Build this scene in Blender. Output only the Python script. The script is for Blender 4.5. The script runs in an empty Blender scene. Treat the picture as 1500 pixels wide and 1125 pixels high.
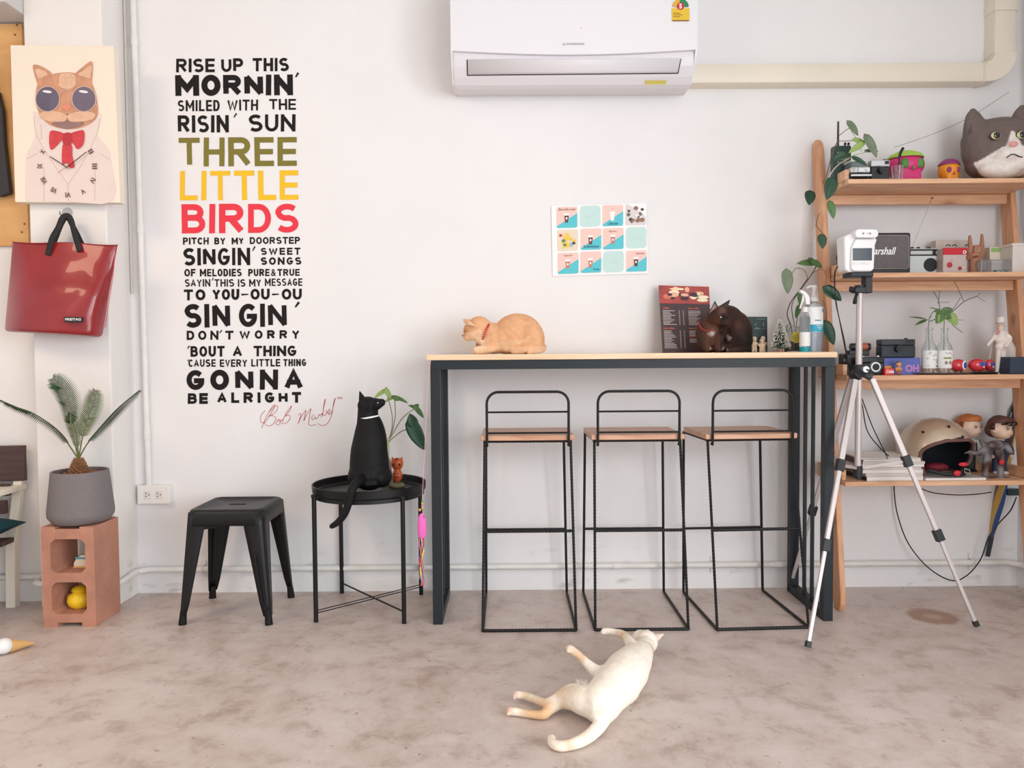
import bpy, bmesh, math, random
from mathutils import Vector as V, Matrix, noise
SC = bpy.context.scene
COL = SC.collection
PI = math.pi
random.seed(7)

# ---------------------------------------------------------------- camera
F = 1100.0
CAM_LOC = V((0, -3.34, 1.055))
CAM_ROT = (Matrix.Rotation(math.radians(-.3), 3, 'Z') @ Matrix.Rotation(math.radians(90 - 2.2), 3, 'X')
           @ Matrix.Rotation(math.radians(-.4), 3, 'Z'))
cd = bpy.data.cameras.new('camera')
cd.sensor_width = 36; cd.lens = F / 1500 * 36; cd.clip_start = .05
cam = bpy.data.objects.new('camera', cd); COL.objects.link(cam)
cam.matrix_world = Matrix.Translation(CAM_LOC) @ CAM_ROT.to_4x4()
SC.camera = cam

# ---------------------------------------------------------------- light and exposure
SC.view_settings.view_transform = 'Standard'
SC.view_settings.look = 'None'
SC.view_settings.gamma = 1
SC.view_settings.use_curve_mapping = False
SC.view_settings.exposure = -.06
W = bpy.data.worlds.new('sky'); SC.world = W; W.use_nodes = True
W.node_tree.nodes['Background'].inputs[0].default_value = (.88, .95, 1, 1)
W.node_tree.nodes['Background'].inputs[1].default_value = .98

def area(name, loc, target, sx, sy, power, col):
    l = bpy.data.lights.new(name, 'AREA'); l.shape = 'RECTANGLE'
    l.size = sx; l.size_y = sy; l.energy = power; l.color = col
    o = bpy.data.objects.new(name, l); COL.objects.link(o)
    o.location = loc
    o.rotation_euler = (V(target) - V(loc)).to_track_quat('-Z', 'Y').to_euler()
    return o
area('shopfront_daylight', (2.8, -4.9, 1.45), (1.7, 0, .6), 3.2, 2.4, 130, (.93, .972, 1))
area('pillar_side_fill', (4.3, -4.3, 1.7), (-1.6, -.1, 1.3), 1.6, 1.8, 96, (.90, .96, 1))  # unseen fill light added at the right to brighten the pillar's side face
area('left_room_lamp', (-2.5, -2.6, 2.75), (-2.2, -1.8, 0), .9, .9, 30, (1, .70, .48))

# ---------------------------------------------------------------- helpers
def P(px, py, Y):
    """world point at depth plane y=Y measured at photo pixel (px, py)"""
    d = CAM_ROT @ V(((px - 750) / F, -(py - 562.5) / F, -1))
    return CAM_LOC + d * ((Y - CAM_LOC.y) / d.y)
def PZ(px, py, z):
    d = CAM_ROT @ V(((px - 750) / F, -(py - 562.5) / F, -1))
    return CAM_LOC + d * ((z - CAM_LOC.z) / d.z)
def PX(px, py, X):
    d = CAM_ROT @ V(((px - 750) / F, -(py - 562.5) / F, -1))
    return CAM_LOC + d * ((X - CAM_LOC.x) / d.x)
def S(Y): return (Y + 3.34) / F

def lin(c):
    if isinstance(c, str): c = tuple(int(c[i:i + 2], 16) for i in (0, 2, 4))
    return tuple((v / 255 / 12.92) if v / 255 <= .04045 else ((v / 255 + .055) / 1.055) ** 2.4 for v in c) + (1,)

MATS = {}
def mat(name, col, rough=.5, metal=0, var=0, vs=8, bump=0, bs=60, coat=0, trans=0, ior=1.45, alpha=1, sheen=0, stretch=None, emit=0, attr=False, spec=None):
    if name in MATS: return MATS[name]
    m = bpy.data.materials.new(name); m.use_nodes = True
    nt = m.node_tree; b = nt.nodes['Principled BSDF']
    c = lin(col)
    b.inputs['Base Color'].default_value = c
    b.inputs['Roughness'].default_value = rough
    b.inputs['Metallic'].default_value = metal
    b.inputs['Coat Weight'].default_value = coat
    b.inputs['Transmission Weight'].default_value = trans
    b.inputs['IOR'].default_value = ior
    b.inputs['Alpha'].default_value = alpha
    b.inputs['Sheen Weight'].default_value = sheen
    if spec is not None: b.inputs['Specular IOR Level'].default_value = spec
    if emit:
        b.inputs['Emission Color'].default_value = c; b.inputs['Emission Strength'].default_value = emit
    tc = nt.nodes.new('ShaderNodeTexCoord'); src = tc.outputs['Object']
    if stretch:
        mp = nt.nodes.new('ShaderNodeMapping'); mp.inputs['Scale'].default_value = stretch
        nt.links.new(src, mp.inputs[0]); src = mp.outputs[0]
    colout = None
    if attr:
        a = nt.nodes.new('ShaderNodeAttribute'); a.attribute_name = 'Col'; colout = a.outputs['Color']
        nt.links.new(colout, b.inputs['Base Color'])
    if var:
        n = nt.nodes.new('ShaderNodeTexNoise'); n.inputs['Scale'].default_value = vs; n.inputs['Detail'].default_value = 5
        nt.links.new(src, n.inputs['Vector'])
        r = nt.nodes.new('ShaderNodeMapRange'); r.inputs[1].default_value = .3; r.inputs[2].default_value = .7
        r.inputs[3].default_value = 1 - var; r.inputs[4].default_value = 1 + var * .6
        nt.links.new(n.outputs[0], r.inputs[0])
        mx = nt.nodes.new('ShaderNodeMix'); mx.data_type = 'RGBA'; mx.blend_type = 'MULTIPLY'; mx.inputs[0].default_value = 1
        if colout: nt.links.new(colout, mx.inputs[6])
        else: mx.inputs[6].default_value = c
        nt.links.new(r.outputs[0], mx.inputs[7]); nt.links.new(mx.outputs[2], b.inputs['Base Color'])
    if bump:
        n2 = nt.nodes.new('ShaderNodeTexNoise'); n2.inputs['Scale'].default_value = bs; n2.inputs['Detail'].default_value = 4
        nt.links.new(src, n2.inputs['Vector'])
        bp = nt.nodes.new('ShaderNodeBump'); bp.inputs['Strength'].default_value = min(1, bump); bp.inputs['Distance'].default_value = .003
        nt.links.new(n2.outputs[0], bp.inputs['Height']); nt.links.new(bp.outputs[0], b.inputs['Normal'])
    MATS[name] = m
    return m

def wood(name, c1, c2, stretch, rough=.5, vs=9, bump=.15):
    if name in MATS: return MATS[name]
    m = bpy.data.materials.new(name); m.use_nodes = True; nt = m.node_tree; b = nt.nodes['Principled BSDF']
    tc = nt.nodes.new('ShaderNodeTexCoord'); mp = nt.nodes.new('ShaderNodeMapping'); mp.inputs['Scale'].default_value = stretch
    nt.links.new(tc.outputs['Object'], mp.inputs[0])
    n = nt.nodes.new('ShaderNodeTexNoise'); n.inputs['Scale'].default_value = vs; n.inputs['Detail'].default_value = 6; n.inputs['Distortion'].default_value = .6
    nt.links.new(mp.outputs[0], n.inputs['Vector'])
    cr = nt.nodes.new('ShaderNodeValToRGB'); cr.color_ramp.elements[0].position = .3; cr.color_ramp.elements[1].position = .68
    cr.color_ramp.elements[0].color = lin(c2); cr.color_ramp.elements[1].color = lin(c1)
    nt.links.new(n.outputs[0], cr.inputs[0])
    # sparse knots
    vo = nt.nodes.new('ShaderNodeTexVoronoi'); vo.inputs['Scale'].default_value = 2.2
    mp2 = nt.nodes.new('ShaderNodeMapping'); mp2.inputs['Scale'].default_value = tuple(1.6 if s < 1 else 2.6 for s in stretch)
    nt.links.new(tc.outputs['Object'], mp2.inputs[0]); nt.links.new(mp2.outputs[0], vo.inputs['Vector'])
    mr = nt.nodes.new('ShaderNodeMapRange'); mr.inputs[1].default_value = .05; mr.inputs[2].default_value = .13
    mr.inputs[3].default_value = .55; mr.inputs[4].default_value = 1
    nt.links.new(vo.outputs['Distance'], mr.inputs[0])
    mx = nt.nodes.new('ShaderNodeMix'); mx.data_type = 'RGBA'; mx.blend_type = 'MULTIPLY'; mx.inputs[0].default_value = 1
    nt.links.new(cr.outputs[0], mx.inputs[6]); nt.links.new(mr.outputs[0], mx.inputs[7])
    nt.links.new(mx.outputs[2], b.inputs['Base Color'])
    b.inputs['Roughness'].default_value = rough
    bp = nt.nodes.new('ShaderNodeBump'); bp.inputs['Strength'].default_value = bump; bp.inputs['Distance'].default_value = .002
    nt.links.new(n.outputs[0], bp.inputs['Height']); nt.links.new(bp.outputs[0], b.inputs['Normal'])
    MATS[name] = m
    return m

WM = {}
def link(o, parent):
    COL.objects.link(o)
    if parent is not None:
        o.parent = parent; WM[o.name] = WM[parent.name]
    else: WM[o.name] = Matrix.Identity(4)

def tag(o, label=None, cat=None, group=None, kind=None):
    if label: o['label'] = label
    if cat: o['category'] = cat
    if group: o['group'] = group
    if kind: o['kind'] = kind
    return o

def thing(name, label, cat, loc, rz=0, group=None):
    o = bpy.data.objects.new(name, None); COL.objects.link(o); o.empty_display_size = .05
    o.location = loc; o.rotation_euler = (0, 0, rz)
    WM[o.name] = Matrix.Translation(V(loc)) @ Matrix.Rotation(rz, 4, 'Z')
    return tag(o, label, cat, group)

class MB:
    def __init__(s, M=None):
        s.v = []; s.f = []; s.mi = []; s.M = M; s.m = 0
    def add(s, vs, fs):
        b = len(s.v)
        s.v += [(s.M @ V(p)) if s.M is not None else V(p) for p in vs]
        s.f += [tuple(b + i for i in f) for f in fs]; s.mi += [s.m] * len(fs)
        return s
    def box(s, c, size, rot=None):
        c = V(c); h = [x / 2 for x in size]
        vs = [V((x * h[0], y * h[1], z * h[2])) for x in (-1, 1) for y in (-1, 1) for z in (-1, 1)]
        if rot is not None: vs = [rot @ p for p in vs]
        return s.add([c + p for p in vs], [(0, 1, 3, 2), (4, 6, 7, 5), (0, 4, 5, 1), (2, 3, 7, 6), (0, 2, 6, 4), (1, 5, 7, 3)])
    def bb(s, a, b):
        a = V(a); b = V(b)
        return s.box((a + b) / 2, [abs(b[i] - a[i]) for i in range(3)])
    def bar(s, p, q, w, d, up=(0, 1, 0)):
        """rectangular bar from p to q, w along (dir x up), d along up-ish"""
        p = V(p); q = V(q); z = (q - p).normalized(); u = V(up); x = z.cross(u).normalized(); y = x.cross(z)
        R = Matrix((x, y, z)).transposed()
        return s.box((p + q) / 2, (w, d, (q - p).length), R)
    def cyl(s, p, q, r0, r1=None, n=12, caps=True):
        return s.tube([p, q], [r0, r0 if r1 is None else r1], n, caps)
    def tube(s, pts, r, n=8, caps=True, closed=False):
        pts = [V(p) for p in pts]; k = len(pts)
        if not isinstance(r, (list, tuple)): r = [r] * k
        t0 = (pts[1] - pts[0]).normalized()
        u = t0.orthogonal().normalized(); vs = []; fs = []
        for i, p in enumerate(pts):
            if closed: t = pts[(i + 1) % k] - pts[i - 1]
            elif i == 0: t = pts[1] - pts[0]
            elif i == k - 1: t = pts[-1] - pts[-2]
            else: t = (pts[i + 1] - p).normalized() + (p - pts[i - 1]).normalized()
            if t.length < 1e-9: t = t0
            t = t.normalized(); u = (u - t * u.dot(t))
            u = u.normalized() if u.length > 1e-6 else t.orthogonal().normalized()
            w = t.cross(u)
            for j in range(n):
                a = 2 * PI * j / n; vs.append(p + (u * math.cos(a) + w * math.sin(a)) * r[i])
        for i in range(k if closed else k - 1):
            for j in range(n):
                a = i * n + j; b = i * n + (j + 1) % n; c = ((i + 1) % k) * n
                fs.append((a, b, c + (j + 1) % n, c + j))
        if caps and not closed:
            fs.append(tuple(range(n))[::-1]); fs.append(tuple((k - 1) * n + j for j in range(n)))
        return s.add(vs, fs)
    def sph(s, c, r, nu=16, nv=10, rot=None):
        c = V(c)
        if not isinstance(r, (list, tuple)): r = (r, r, r)
        vs = []; fs = []
        for i in range(nv + 1):
            th = PI * i / nv
            for j in range(nu):
                ph = 2 * PI * j / nu
                p = V((r[0] * math.sin(th) * math.cos(ph), r[1] * math.sin(th) * math.sin(ph), r[2] * math.cos(th)))
                vs.append(c + (rot @ p if rot is not None else p))
        for i in range(nv):
            for j in range(nu):
                a = i * nu + j; b = i * nu + (j + 1) % nu
                fs.append((a, a + nu, b + nu, b))
        return s.add(vs, fs)
    def lathe(s, prof, c, n=24, rot=None, sc=(1, 1), close=False):
        c = V(c); vs = []; fs = []; k = len(prof)
        for (r, z) in prof:
            for j in range(n):
                a = 2 * PI * j / n; p = V((r * math.cos(a) * sc[0], r * math.sin(a) * sc[1], z))
                vs.append(c + (rot @ p if rot is not None else p))
        for i in range(k - 1 + (1 if close else 0)):
            for j in range(n):
                a = i * n + j; b = i * n + (j + 1) % n; d = ((i + 1) % k) * n
                fs.append((a, b, d + (j + 1) % n, d + j))
        return s.add(vs, fs)
    def prism(s, poly, ext):
        poly = [V(p) for p in poly]; n = len(poly); e = V(ext)
        fs = [tuple(range(n))[::-1], tuple(range(n, 2 * n))] + [(i, (i + 1) % n, n + (i + 1) % n, n + i) for i in range(n)]
        return s.add(poly + [p + e for p in poly], fs)
    def poly(s, pts): return s.add(pts, [tuple(range(len(pts)))])
    def grid(s, rows):
        n = len(rows[0]); vs = [p for r in rows for p in r]
        return s.add(vs, [(i * n + j, i * n + j + 1, (i + 1) * n + j + 1, (i + 1) * n + j) for i in range(len(rows) - 1) for j in range(n - 1)])
    def build(s, name, m, parent=None, bevel=0, smooth=True, sub=0, label=None, ang=38, fix=True, solid=0, seg=2):
        me = bpy.data.meshes.new(name); me.from_pydata([tuple(p) for p in s.v], [], s.f)
        for i, p in enumerate(me.polygons): p.material_index = s.mi[i]
        ms = m if isinstance(m, (list, tuple)) else [m]
        for x in ms: me.materials.append(x)
        bm = bmesh.new(); bm.from_mesh(me)
        bmesh.ops.remove_doubles(bm, verts=bm.verts, dist=1e-6)
        if fix: bmesh.ops.recalc_face_normals(bm, faces=bm.faces)
        if smooth and not bevel:
            for f in bm.faces: f.smooth = True
            if not sub:
                for e in bm.edges:
                    if len(e.link_faces) == 2 and e.calc_face_angle(0) > math.radians(ang): e.smooth = False
        bm.to_mesh(me); bm.free()
        if parent is not None: me.transform(WM[parent.name].inverted())
        o = bpy.data.objects.new(name, me); link(o, parent)
        if solid:
            md = o.modifiers.new('s', 'SOLIDIFY'); md.thickness = solid; md.offset = 0
        if sub:
            md = o.modifiers.new('u', 'SUBSURF'); md.levels = sub; md.render_levels = sub
        if bevel:
            md = o.modifiers.new('b', 'BEVEL'); md.width = bevel; md.segments = seg; md.limit_method = 'ANGLE'; md.angle_limit = math.radians(35)
        if label: o['label'] = label
        return o

def struct(name, mb, m, **k):
    o = mb.build(name, m, None, **k); o['kind'] = 'structure'; return o

def evaluated(o):
    bpy.context.view_layer.update()
    dg = bpy.context.evaluated_depsgraph_get()
    return bpy.data.meshes.new_from_object(o.evaluated_get(dg), depsgraph=dg)

def sculpt(name, mb, m, parent, voxel, it, colfn=None, label=None, fac=.5):
    """union of overlapping primitives fused into one continuous smooth skin"""
    t = mb.build('tmp', m, None)
    r = t.modifiers.new('r', 'REMESH'); r.mode = 'VOXEL'; r.voxel_size = voxel
    q = t.modifiers.new('q', 'SMOOTH'); q.factor = fac; q.iterations = it
    me = evaluated(t); bpy.data.objects.remove(t)
    me.name = name
    for p in me.polygons: p.use_smooth = True
    if colfn:
        at = me.color_attributes.new('Col', 'FLOAT_COLOR', 'POINT')
        for i, v in enumerate(me.vertices): at.data[i].color = lin(colfn(v.co, v.normal))
    if not me.materials: me.materials.append(m)
    if parent is not None: me.transform(WM[parent.name].inverted())
    o = bpy.data.objects.new(name, me); link(o, parent)
    if label: o['label'] = label
    return o

def mixc(a, b, t):
    t = max(0, min(1, t)); return tuple(a[i] * (1 - t) + b[i] * t for i in range(3))

_tc = {}
def text_tris(s, off):
    k = (s, off)
    if k not in _tc:
        c = bpy.data.curves.new('t', 'FONT'); c.body = s; c.offset = off; c.resolution_u = 3
        o = bpy.data.objects.new('t', c); COL.objects.link(o)
        me = evaluated(o); bpy.data.objects.remove(o)
        vs = [v.co.copy() for v in me.vertices]; fs = [tuple(p.vertices) for p in me.polygons]
        x0 = min(v.x for v in vs); x1 = max(v.x for v in vs); y0 = min(v.y for v in vs); y1 = max(v.y for v in vs)
        vs = [((v.x - x0) / (x1 - x0), (v.y - y0) / (y1 - y0)) for v in vs]
        bpy.data.meshes.remove(me)
        _tc[k] = (vs, fs)
    return _tc[k]
def text(mb, s, x0, x1, y0, y1, Y, off=.03, slope=0, shear=0, plane=None):
    """lettering fitted to the box measured in the photo, on the plane y=Y (or a plane function)"""
    vs, fs = text_tris(s, off)
    g = plane or (lambda a, b: P(a, b, Y))
    out = []
    for (u, w) in vs:
        x = x0 + u * (x1 - x0) + shear * w * (y1 - y0); y = y1 + (y0 - y1) * w + slope * u * (x1 - x0)
        out.append(g(x, y))
    mb.add(out, fs)
def dup(o, parent=None):
    c = o.copy(); COL.objects.link(c)
    if parent is not None: c.parent = parent
    for ch in list(o.children): dup(ch, c)
    return c
def rrect(x0, x1, y0, y1, r, n=4):
    out = []
    for cx, cy, a0 in ((x1 - r, y0 + r, -90), (x1 - r, y1 - r, 0), (x0 + r, y1 - r, 90), (x0 + r, y0 + r, 180)):
        for i in range(n + 1):
            a = math.radians(a0 + 90 * i / n); out.append((cx + r * math.cos(a), cy + r * math.sin(a)))
    return out
def spline(pts, n=6):
    pts = [V(p) for p in pts]; out = []
    for i in range(len(pts) - 1):
        p0 = pts[max(0, i - 1)]; p1 = pts[i]; p2 = pts[i + 1]; p3 = pts[min(len(pts) - 1, i + 2)]
        for k in range(n):
            t = k / n
            out.append(.5 * ((2 * p1) + (p2 - p0) * t + (2 * p0 - 5 * p1 + 4 * p2 - p3) * t * t + (3 * p1 - p0 - 3 * p2 + p3) * t ** 3))
    out.append(pts[-1]); return out

# ================================================================ THE ROOM
def wallmat(name, col, warm=None, stains=0):
    m = bpy.data.materials.new(name); m.use_nodes = True; nt = m.node_tree; b = nt.nodes['Principled BSDF']
    geo = nt.nodes.new('ShaderNodeNewGeometry')
    n = nt.nodes.new('ShaderNodeTexNoise'); n.inputs['Scale'].default_value = 1.7; n.inputs['Detail'].default_value = 8; n.inputs['Roughness'].default_value = .6
    nt.links.new(geo.outputs['Position'], n.inputs['Vector'])
    cr = nt.nodes.new('ShaderNodeValToRGB'); cr.color_ramp.elements[0].position = .3; cr.color_ramp.elements[1].position = .7
    c = lin(col); cr.color_ramp.elements[0].color = tuple(x * .95 for x in c[:3]) + (1,); cr.color_ramp.elements[1].color = c
    nt.links.new(n.outputs[0], cr.inputs[0]); out = cr.outputs[0]
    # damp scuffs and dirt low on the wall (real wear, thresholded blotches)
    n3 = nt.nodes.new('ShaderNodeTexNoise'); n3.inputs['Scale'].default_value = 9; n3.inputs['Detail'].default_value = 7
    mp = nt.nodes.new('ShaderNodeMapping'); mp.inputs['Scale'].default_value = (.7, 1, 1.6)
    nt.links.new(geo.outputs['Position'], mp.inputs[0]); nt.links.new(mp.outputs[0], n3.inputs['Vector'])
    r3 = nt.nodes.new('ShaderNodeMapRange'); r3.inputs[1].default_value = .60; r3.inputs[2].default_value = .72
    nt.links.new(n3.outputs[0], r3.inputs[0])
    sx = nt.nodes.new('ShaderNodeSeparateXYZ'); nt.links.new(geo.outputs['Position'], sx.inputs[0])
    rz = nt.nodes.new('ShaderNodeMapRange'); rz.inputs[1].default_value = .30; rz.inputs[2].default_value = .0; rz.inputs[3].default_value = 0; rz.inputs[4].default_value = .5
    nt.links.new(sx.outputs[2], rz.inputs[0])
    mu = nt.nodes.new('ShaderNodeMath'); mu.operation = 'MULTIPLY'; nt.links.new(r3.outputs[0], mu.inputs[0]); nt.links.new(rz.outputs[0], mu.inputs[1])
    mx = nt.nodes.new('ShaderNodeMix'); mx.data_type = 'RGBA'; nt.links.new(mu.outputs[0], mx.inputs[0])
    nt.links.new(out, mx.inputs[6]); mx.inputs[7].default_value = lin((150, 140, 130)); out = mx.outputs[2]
    nt.links.new(out, b.inputs['Base Color']); b.inputs['Roughness'].default_value = .62
    n2 = nt.nodes.new('ShaderNodeTexNoise'); n2.inputs['Scale'].default_value = 22; n2.inputs['Detail'].default_value = 6
    nt.links.new(geo.outputs['Position'], n2.inputs['Vector'])
    bp = nt.nodes.new('ShaderNodeBump'); bp.inputs['Strength'].default_value = .25; bp.inputs['Distance'].default_value = .004
    nt.links.new(n2.outputs[0], bp.inputs['Height']); nt.links.new(bp.outputs[0], b.inputs['Normal'])
    return m
M_wall = wallmat('white_painted_plaster', (238, 235, 235))
M_pillar = wallmat('cream_painted_plaster', (238, 232, 228))
M_ceil = mat('ceiling_paint', (236, 234, 230), .7)

def floormat():
    m = bpy.data.materials.new('polished_concrete'); m.use_nodes = True; nt = m.node_tree; b = nt.nodes['Principled BSDF']
    geo = nt.nodes.new('ShaderNodeNewGeometry'); pos = geo.outputs['Position']
    def nz(scale, det, rough, dist=0, mapping=None):
        n = nt.nodes.new('ShaderNodeTexNoise'); n.inputs['Scale'].default_value = scale; n.inputs['Detail'].default_value = det
        n.inputs['Roughness'].default_value = rough; n.inputs['Distortion'].default_value = dist
        if mapping:
            mp = nt.nodes.new('ShaderNodeMapping'); mp.inputs['Scale'].default_value = mapping
            nt.links.new(pos, mp.inputs[0]); nt.links.new(mp.outputs[0], n.inputs['Vector'])
        else: nt.links.new(pos, n.inputs['Vector'])
        return n.outputs[0]
    def mix(f, a, c, bt='MIX'):
        mx = nt.nodes.new('ShaderNodeMix'); mx.data_type = 'RGBA'; mx.blend_type = bt
        for i, x in ((0, f), (6, a), (7, c)):
            if hasattr(x, 'is_linked'): nt.links.new(x, mx.inputs[i])
            else: mx.inputs[i].default_value = x
        return mx.outputs[2]
    def rng(x, a, b_, c=0, d=1):
        r = nt.nodes.new('ShaderNodeMapRange')
        for i, v in ((1, a), (2, b_), (3, c), (4, d)): r.inputs[i].default_value = v
        nt.links.new(x, r.inputs[0]); return r.outputs[0]
    A = nz(2.2, 10, .66, .4); B = nz(9, 12, .72, .3); C = nz(30, 5, .62, .2); D = nz(17, 6, .66, .5)
    c = mix(rng(A, .34, .66), lin((186, 166, 156)), lin((210, 196, 190)))
    c = mix(rng(B, .42, .66, 0, .55), c, lin((222, 211, 205)))
    c = mix(rng(B, .47, .33, 0, .5), c, lin((150, 128, 116)))
    c = mix(rng(C, .64, .70, 0, .55), c, lin((112, 94, 84)))
    c = mix(rng(D, .64, .72, 0, .4), c, lin((226, 222, 216)))
    # brown patched ring where something was fixed to the floor
    rp = PZ(1366, 903, 0)
    mp = nt.nodes.new('ShaderNodeMapping'); mp.vector_type = 'POINT'
    mp.inputs['Location'].default_value = (-rp.x * 1, -rp.y * 1, 0); mp.inputs['Scale'].default_value = (1, 1, 1)
    nt.links.new(pos, mp.inputs[0])
    ln = nt.nodes.new('ShaderNodeVectorMath'); ln.operation = 'LENGTH'; nt.links.new(mp.outputs[0], ln.inputs[0])
    ad = nt.nodes.new('ShaderNodeMath'); ad.operation = 'MULTIPLY_ADD'; nt.links.new(nz(30, 5, .6), ad.inputs[0]); ad.inputs[1].default_value = .05; nt.links.new(ln.outputs['Value'], ad.inputs[2])
    c = mix(rng(ad.outputs[0], .13, .105, 0, .9), c, lin((158, 122, 98)))
    c = mix(rng(ad.outputs[0], .065, .05, 0, .6), c, lin((186, 166, 148)))
    nt.links.new(c, b.inputs['Base Color'])
    nt.links.new(rng(B, .3, .7, .34, .52), b.inputs['Roughness'])
    bp = nt.nodes.new('ShaderNodeBump'); bp.inputs['Strength'].default_value = .35; bp.inputs['Distance'].default_value = .002
    nt.links.new(B, bp.inputs['Height']); nt.links.new(bp.outputs[0], b.inputs['Normal'])
    return m
XR = P(1489, 858, 0).x
struct('floor', MB().bb((-4.6, -7.5, -.1), (XR + .15, .15, 0)), floormat())
struct('ceiling', MB().bb((-4.6, -6.2, 3.0), (XR + .15, .15, 3.1)), M_ceil)
struct('wall_back', MB().bb((-1.75, 0, 0), (XR + .15, .15, 3.0)), M_wall)
struct('wall_right', MB().bb((XR, -2.3, 0), (XR + .15, 0, 3.0)), M_wall)
YP = -.19; XPR = P(172, 888, YP).x; XPL = P(55, 700, YP).x
struct('wall_pillar', MB().bb((XPL, YP, 0), (XPR, .15, 3.0)), M_pillar, bevel=.006)
YL = -.10
struct('wall_left', MB().bb((-4.6, YL, 0), (XPL, .15, 3.0)), M_pillar)
zb = P(10, 35, YL).z
struct('trim_1', MB().bb((-4.6, -.30, zb), (XPL, YL, 3.0)), mat('beam_paint', (206, 200, 198), .6), bevel=.005)

M_pvc = mat('white_pvc', (232, 228, 224), .4, var=.05, vs=20)
# low pipe that follows the wall, rounds the pillar and goes on along both side walls
z0 = P(640, 831, -.02).z; rp_ = .0135
pts = [(XR - .02, -1.4, z0), (XR - .02, -.06, z0), (XR - .06, -.02, z0)]
pts += [(XPR + .05, -.02, z0), (XPR + .018, -.05, z0), (XPR + .018, YP - .005, z0 - .004), (XPR - .01, YP - .018, z0 - .004), (XPL + .01, YP - .018, z0 - .004), (XPL - .02, YP + .0, z0 - .004), (XPL - .03, YL - .018, z0), (-4.5, YL - .018, z0)]
mb = MB().tube(pts, rp_, 12)
for px in (905, 1140): 
    q = P(px, 831, -.02); mb.cyl((q.x - .02, -.02, z0), (q.x + .02, -.02, z0), rp_ + .002, n=12)
mb.cyl((XPR + .018, -.06, z0), (XPR + .018, -.10, z0), rp_ + .002, n=12)
struct('trim_2', mb, M_pvc)
for i, px in enumerate((300, 1043, 1420)):
    x = P(px, 831, 0).x
    m2 = MB().box((x, -.004, z0 + .026), (.016, .008, .024)).box((x, -.004, z0 - .026), (.016, .008, .024)).tube([(x, -.002, z0 + .018), (x, -.03, z0 + .012), (x, -.037, z0), (x, -.03, z0 - .012), (x, -.002, z0 - .018)], .003, 6)
    struct('trim_%d' % (3 + i), m2, M_pvc)
# vertical conduit down to the socket box
a = P(194, 0, -.014); c_ = P(218, 711, -.014)
xc = (a.x + c_.x) / 2
mb = MB().tube([(a.x, -.014, 2.98), (c_.x, -.014, c_.z)], .0125, 12)
for py in (60, 335, 636):
    t = (P(200, py, -.014).z - c_.z) / (2.98 - c_.z); x = c_.x + (a.x - c_.x) * t; z = P(200, py, -.014).z
    mb.cyl((x, -.014, z - .02), (x, -.014, z + .02), .015, n=12)
struct('trim_6', mb, M_pvc)
mb = MB().tube([(XPR + .008, -.012, 2.98), (XPR + .008, -.012, P(190, 430, -.01).z)], .006, 8)
struct('trim_7', mb, mat('old_paint', (205, 196, 188), .6))

# socket box
a = P(201, 711, -.03); b2 = P(249, 738, -.03)
t = thing('wall_socket', 'white double wall socket box at foot of the white conduit', 'socket', ((a.x + b2.x) / 2, 0, b2.z))
MB().bb((a.x, -.032, b2.z), (b2.x, 0, a.z)).build('box', mat('socket_plastic', (236, 231, 226), .35), t, bevel=.003)
M_hole = mat('black_gap', (22, 20, 20), .6)
for k in (0, 1):
    fx = a.x + (b2.x - a.x) * (.32 + .36 * k); fz = (a.z + b2.z) / 2
    f = MB().box((fx, -.033, fz), (.030, .004, .036)).build('socket_plate', mat('socket_face', (226, 221, 216), .35), t, bevel=.001)
    h = MB()
    for dx, dz in ((-.006, .007), (-.006, -.007), (.007, 0)): h.cyl((fx + dx, -.0362, fz + dz), (fx + dx, -.034, fz + dz), .0026, n=8)
    h.build('socket_hole', M_hole, f)

# beige duct from the air conditioner
M_duct = mat('beige_duct_plastic', (232, 222, 206), .42, var=.03, vs=4)
q0 = P(1010, 92, -.07); q1 = P(1010, 122, -.07); xe = P(1443, 110, -.07).x
def ductprof(h, d, r=.014):  # (y,z) section, back at wall
    return [(0, -h / 2), (-d + r, -h / 2), (-d + r * .3, -h / 2 + r * .3), (-d, -h / 2 + r), (-d, h / 2 - r), (-d + r * .3, h / 2 - r * .3), (-d + r, h / 2), (0, h / 2)]
zc = (q0.z + q1.z) / 2; hh = q0.z - q1.z
t = thing('pipe_duct', 'beige plastic pipe duct running along the wall and up the corner', 'duct', (q0.x, 0, zc))
MB().prism([(q0.x - .06, y, zc + z) for y, z in ductprof(hh, .07)], (xe - q0.x + .06, 0, 0)).build('horizontal_cover', M_duct, t)
xv0 = P(1457, 50, -.07).x; xv1 = P(1490, 50, -.07).x
xv1 = min(xv1, XR - .004)
mb = MB()
pr = ductprof(xv1 - xv0, .07)
mb.prism([((xv0 + xv1) / 2 + z, y, zc + hh * .8) for y, z in pr], (0, 0, 2.99 - zc - hh * .8)).build('vertical_cover', M_duct, t)
mb = MB(); hw = (xv1 - xv0) / 2
rows = []
for i in range(9):
    u = i / 8 * PI / 2
    R = .035
    cx = xe - .004; 
    # sweep section around the elbow
    ctr = V((xv0 - R, 0, zc + hh / 2 + R)); 
    row = []
    for y, z in ductprof(1, .075):
        rad = R + (0.5 - z) * (hh * (1 - i / 8) + 2 * hw * i / 8) 
        row.append((ctr.x + rad * math.sin(u), y, ctr.z - rad * math.cos(u)))
    rows.append(row)
mb.grid(rows)
mb.build('elbow', M_duct, t); mb = MB()
mb.prism([(xe - .006, y, zc + z) for y, z in ductprof(hh + .006, .074)], (xv0 - .035 - xe + .008, 0, 0))
mb.build('coupling', M_duct, t); mb = MB()
mb.prism([((xv0 + xv1) / 2 + z, y, zc + hh / 2 + .035) for y, z in ductprof(2 * hw + .004, .074)], (0, 0, .03))
mb.build('coupling', M_duct, t); mb = MB()
zz = P(1470, 15, -.07).z
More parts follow.
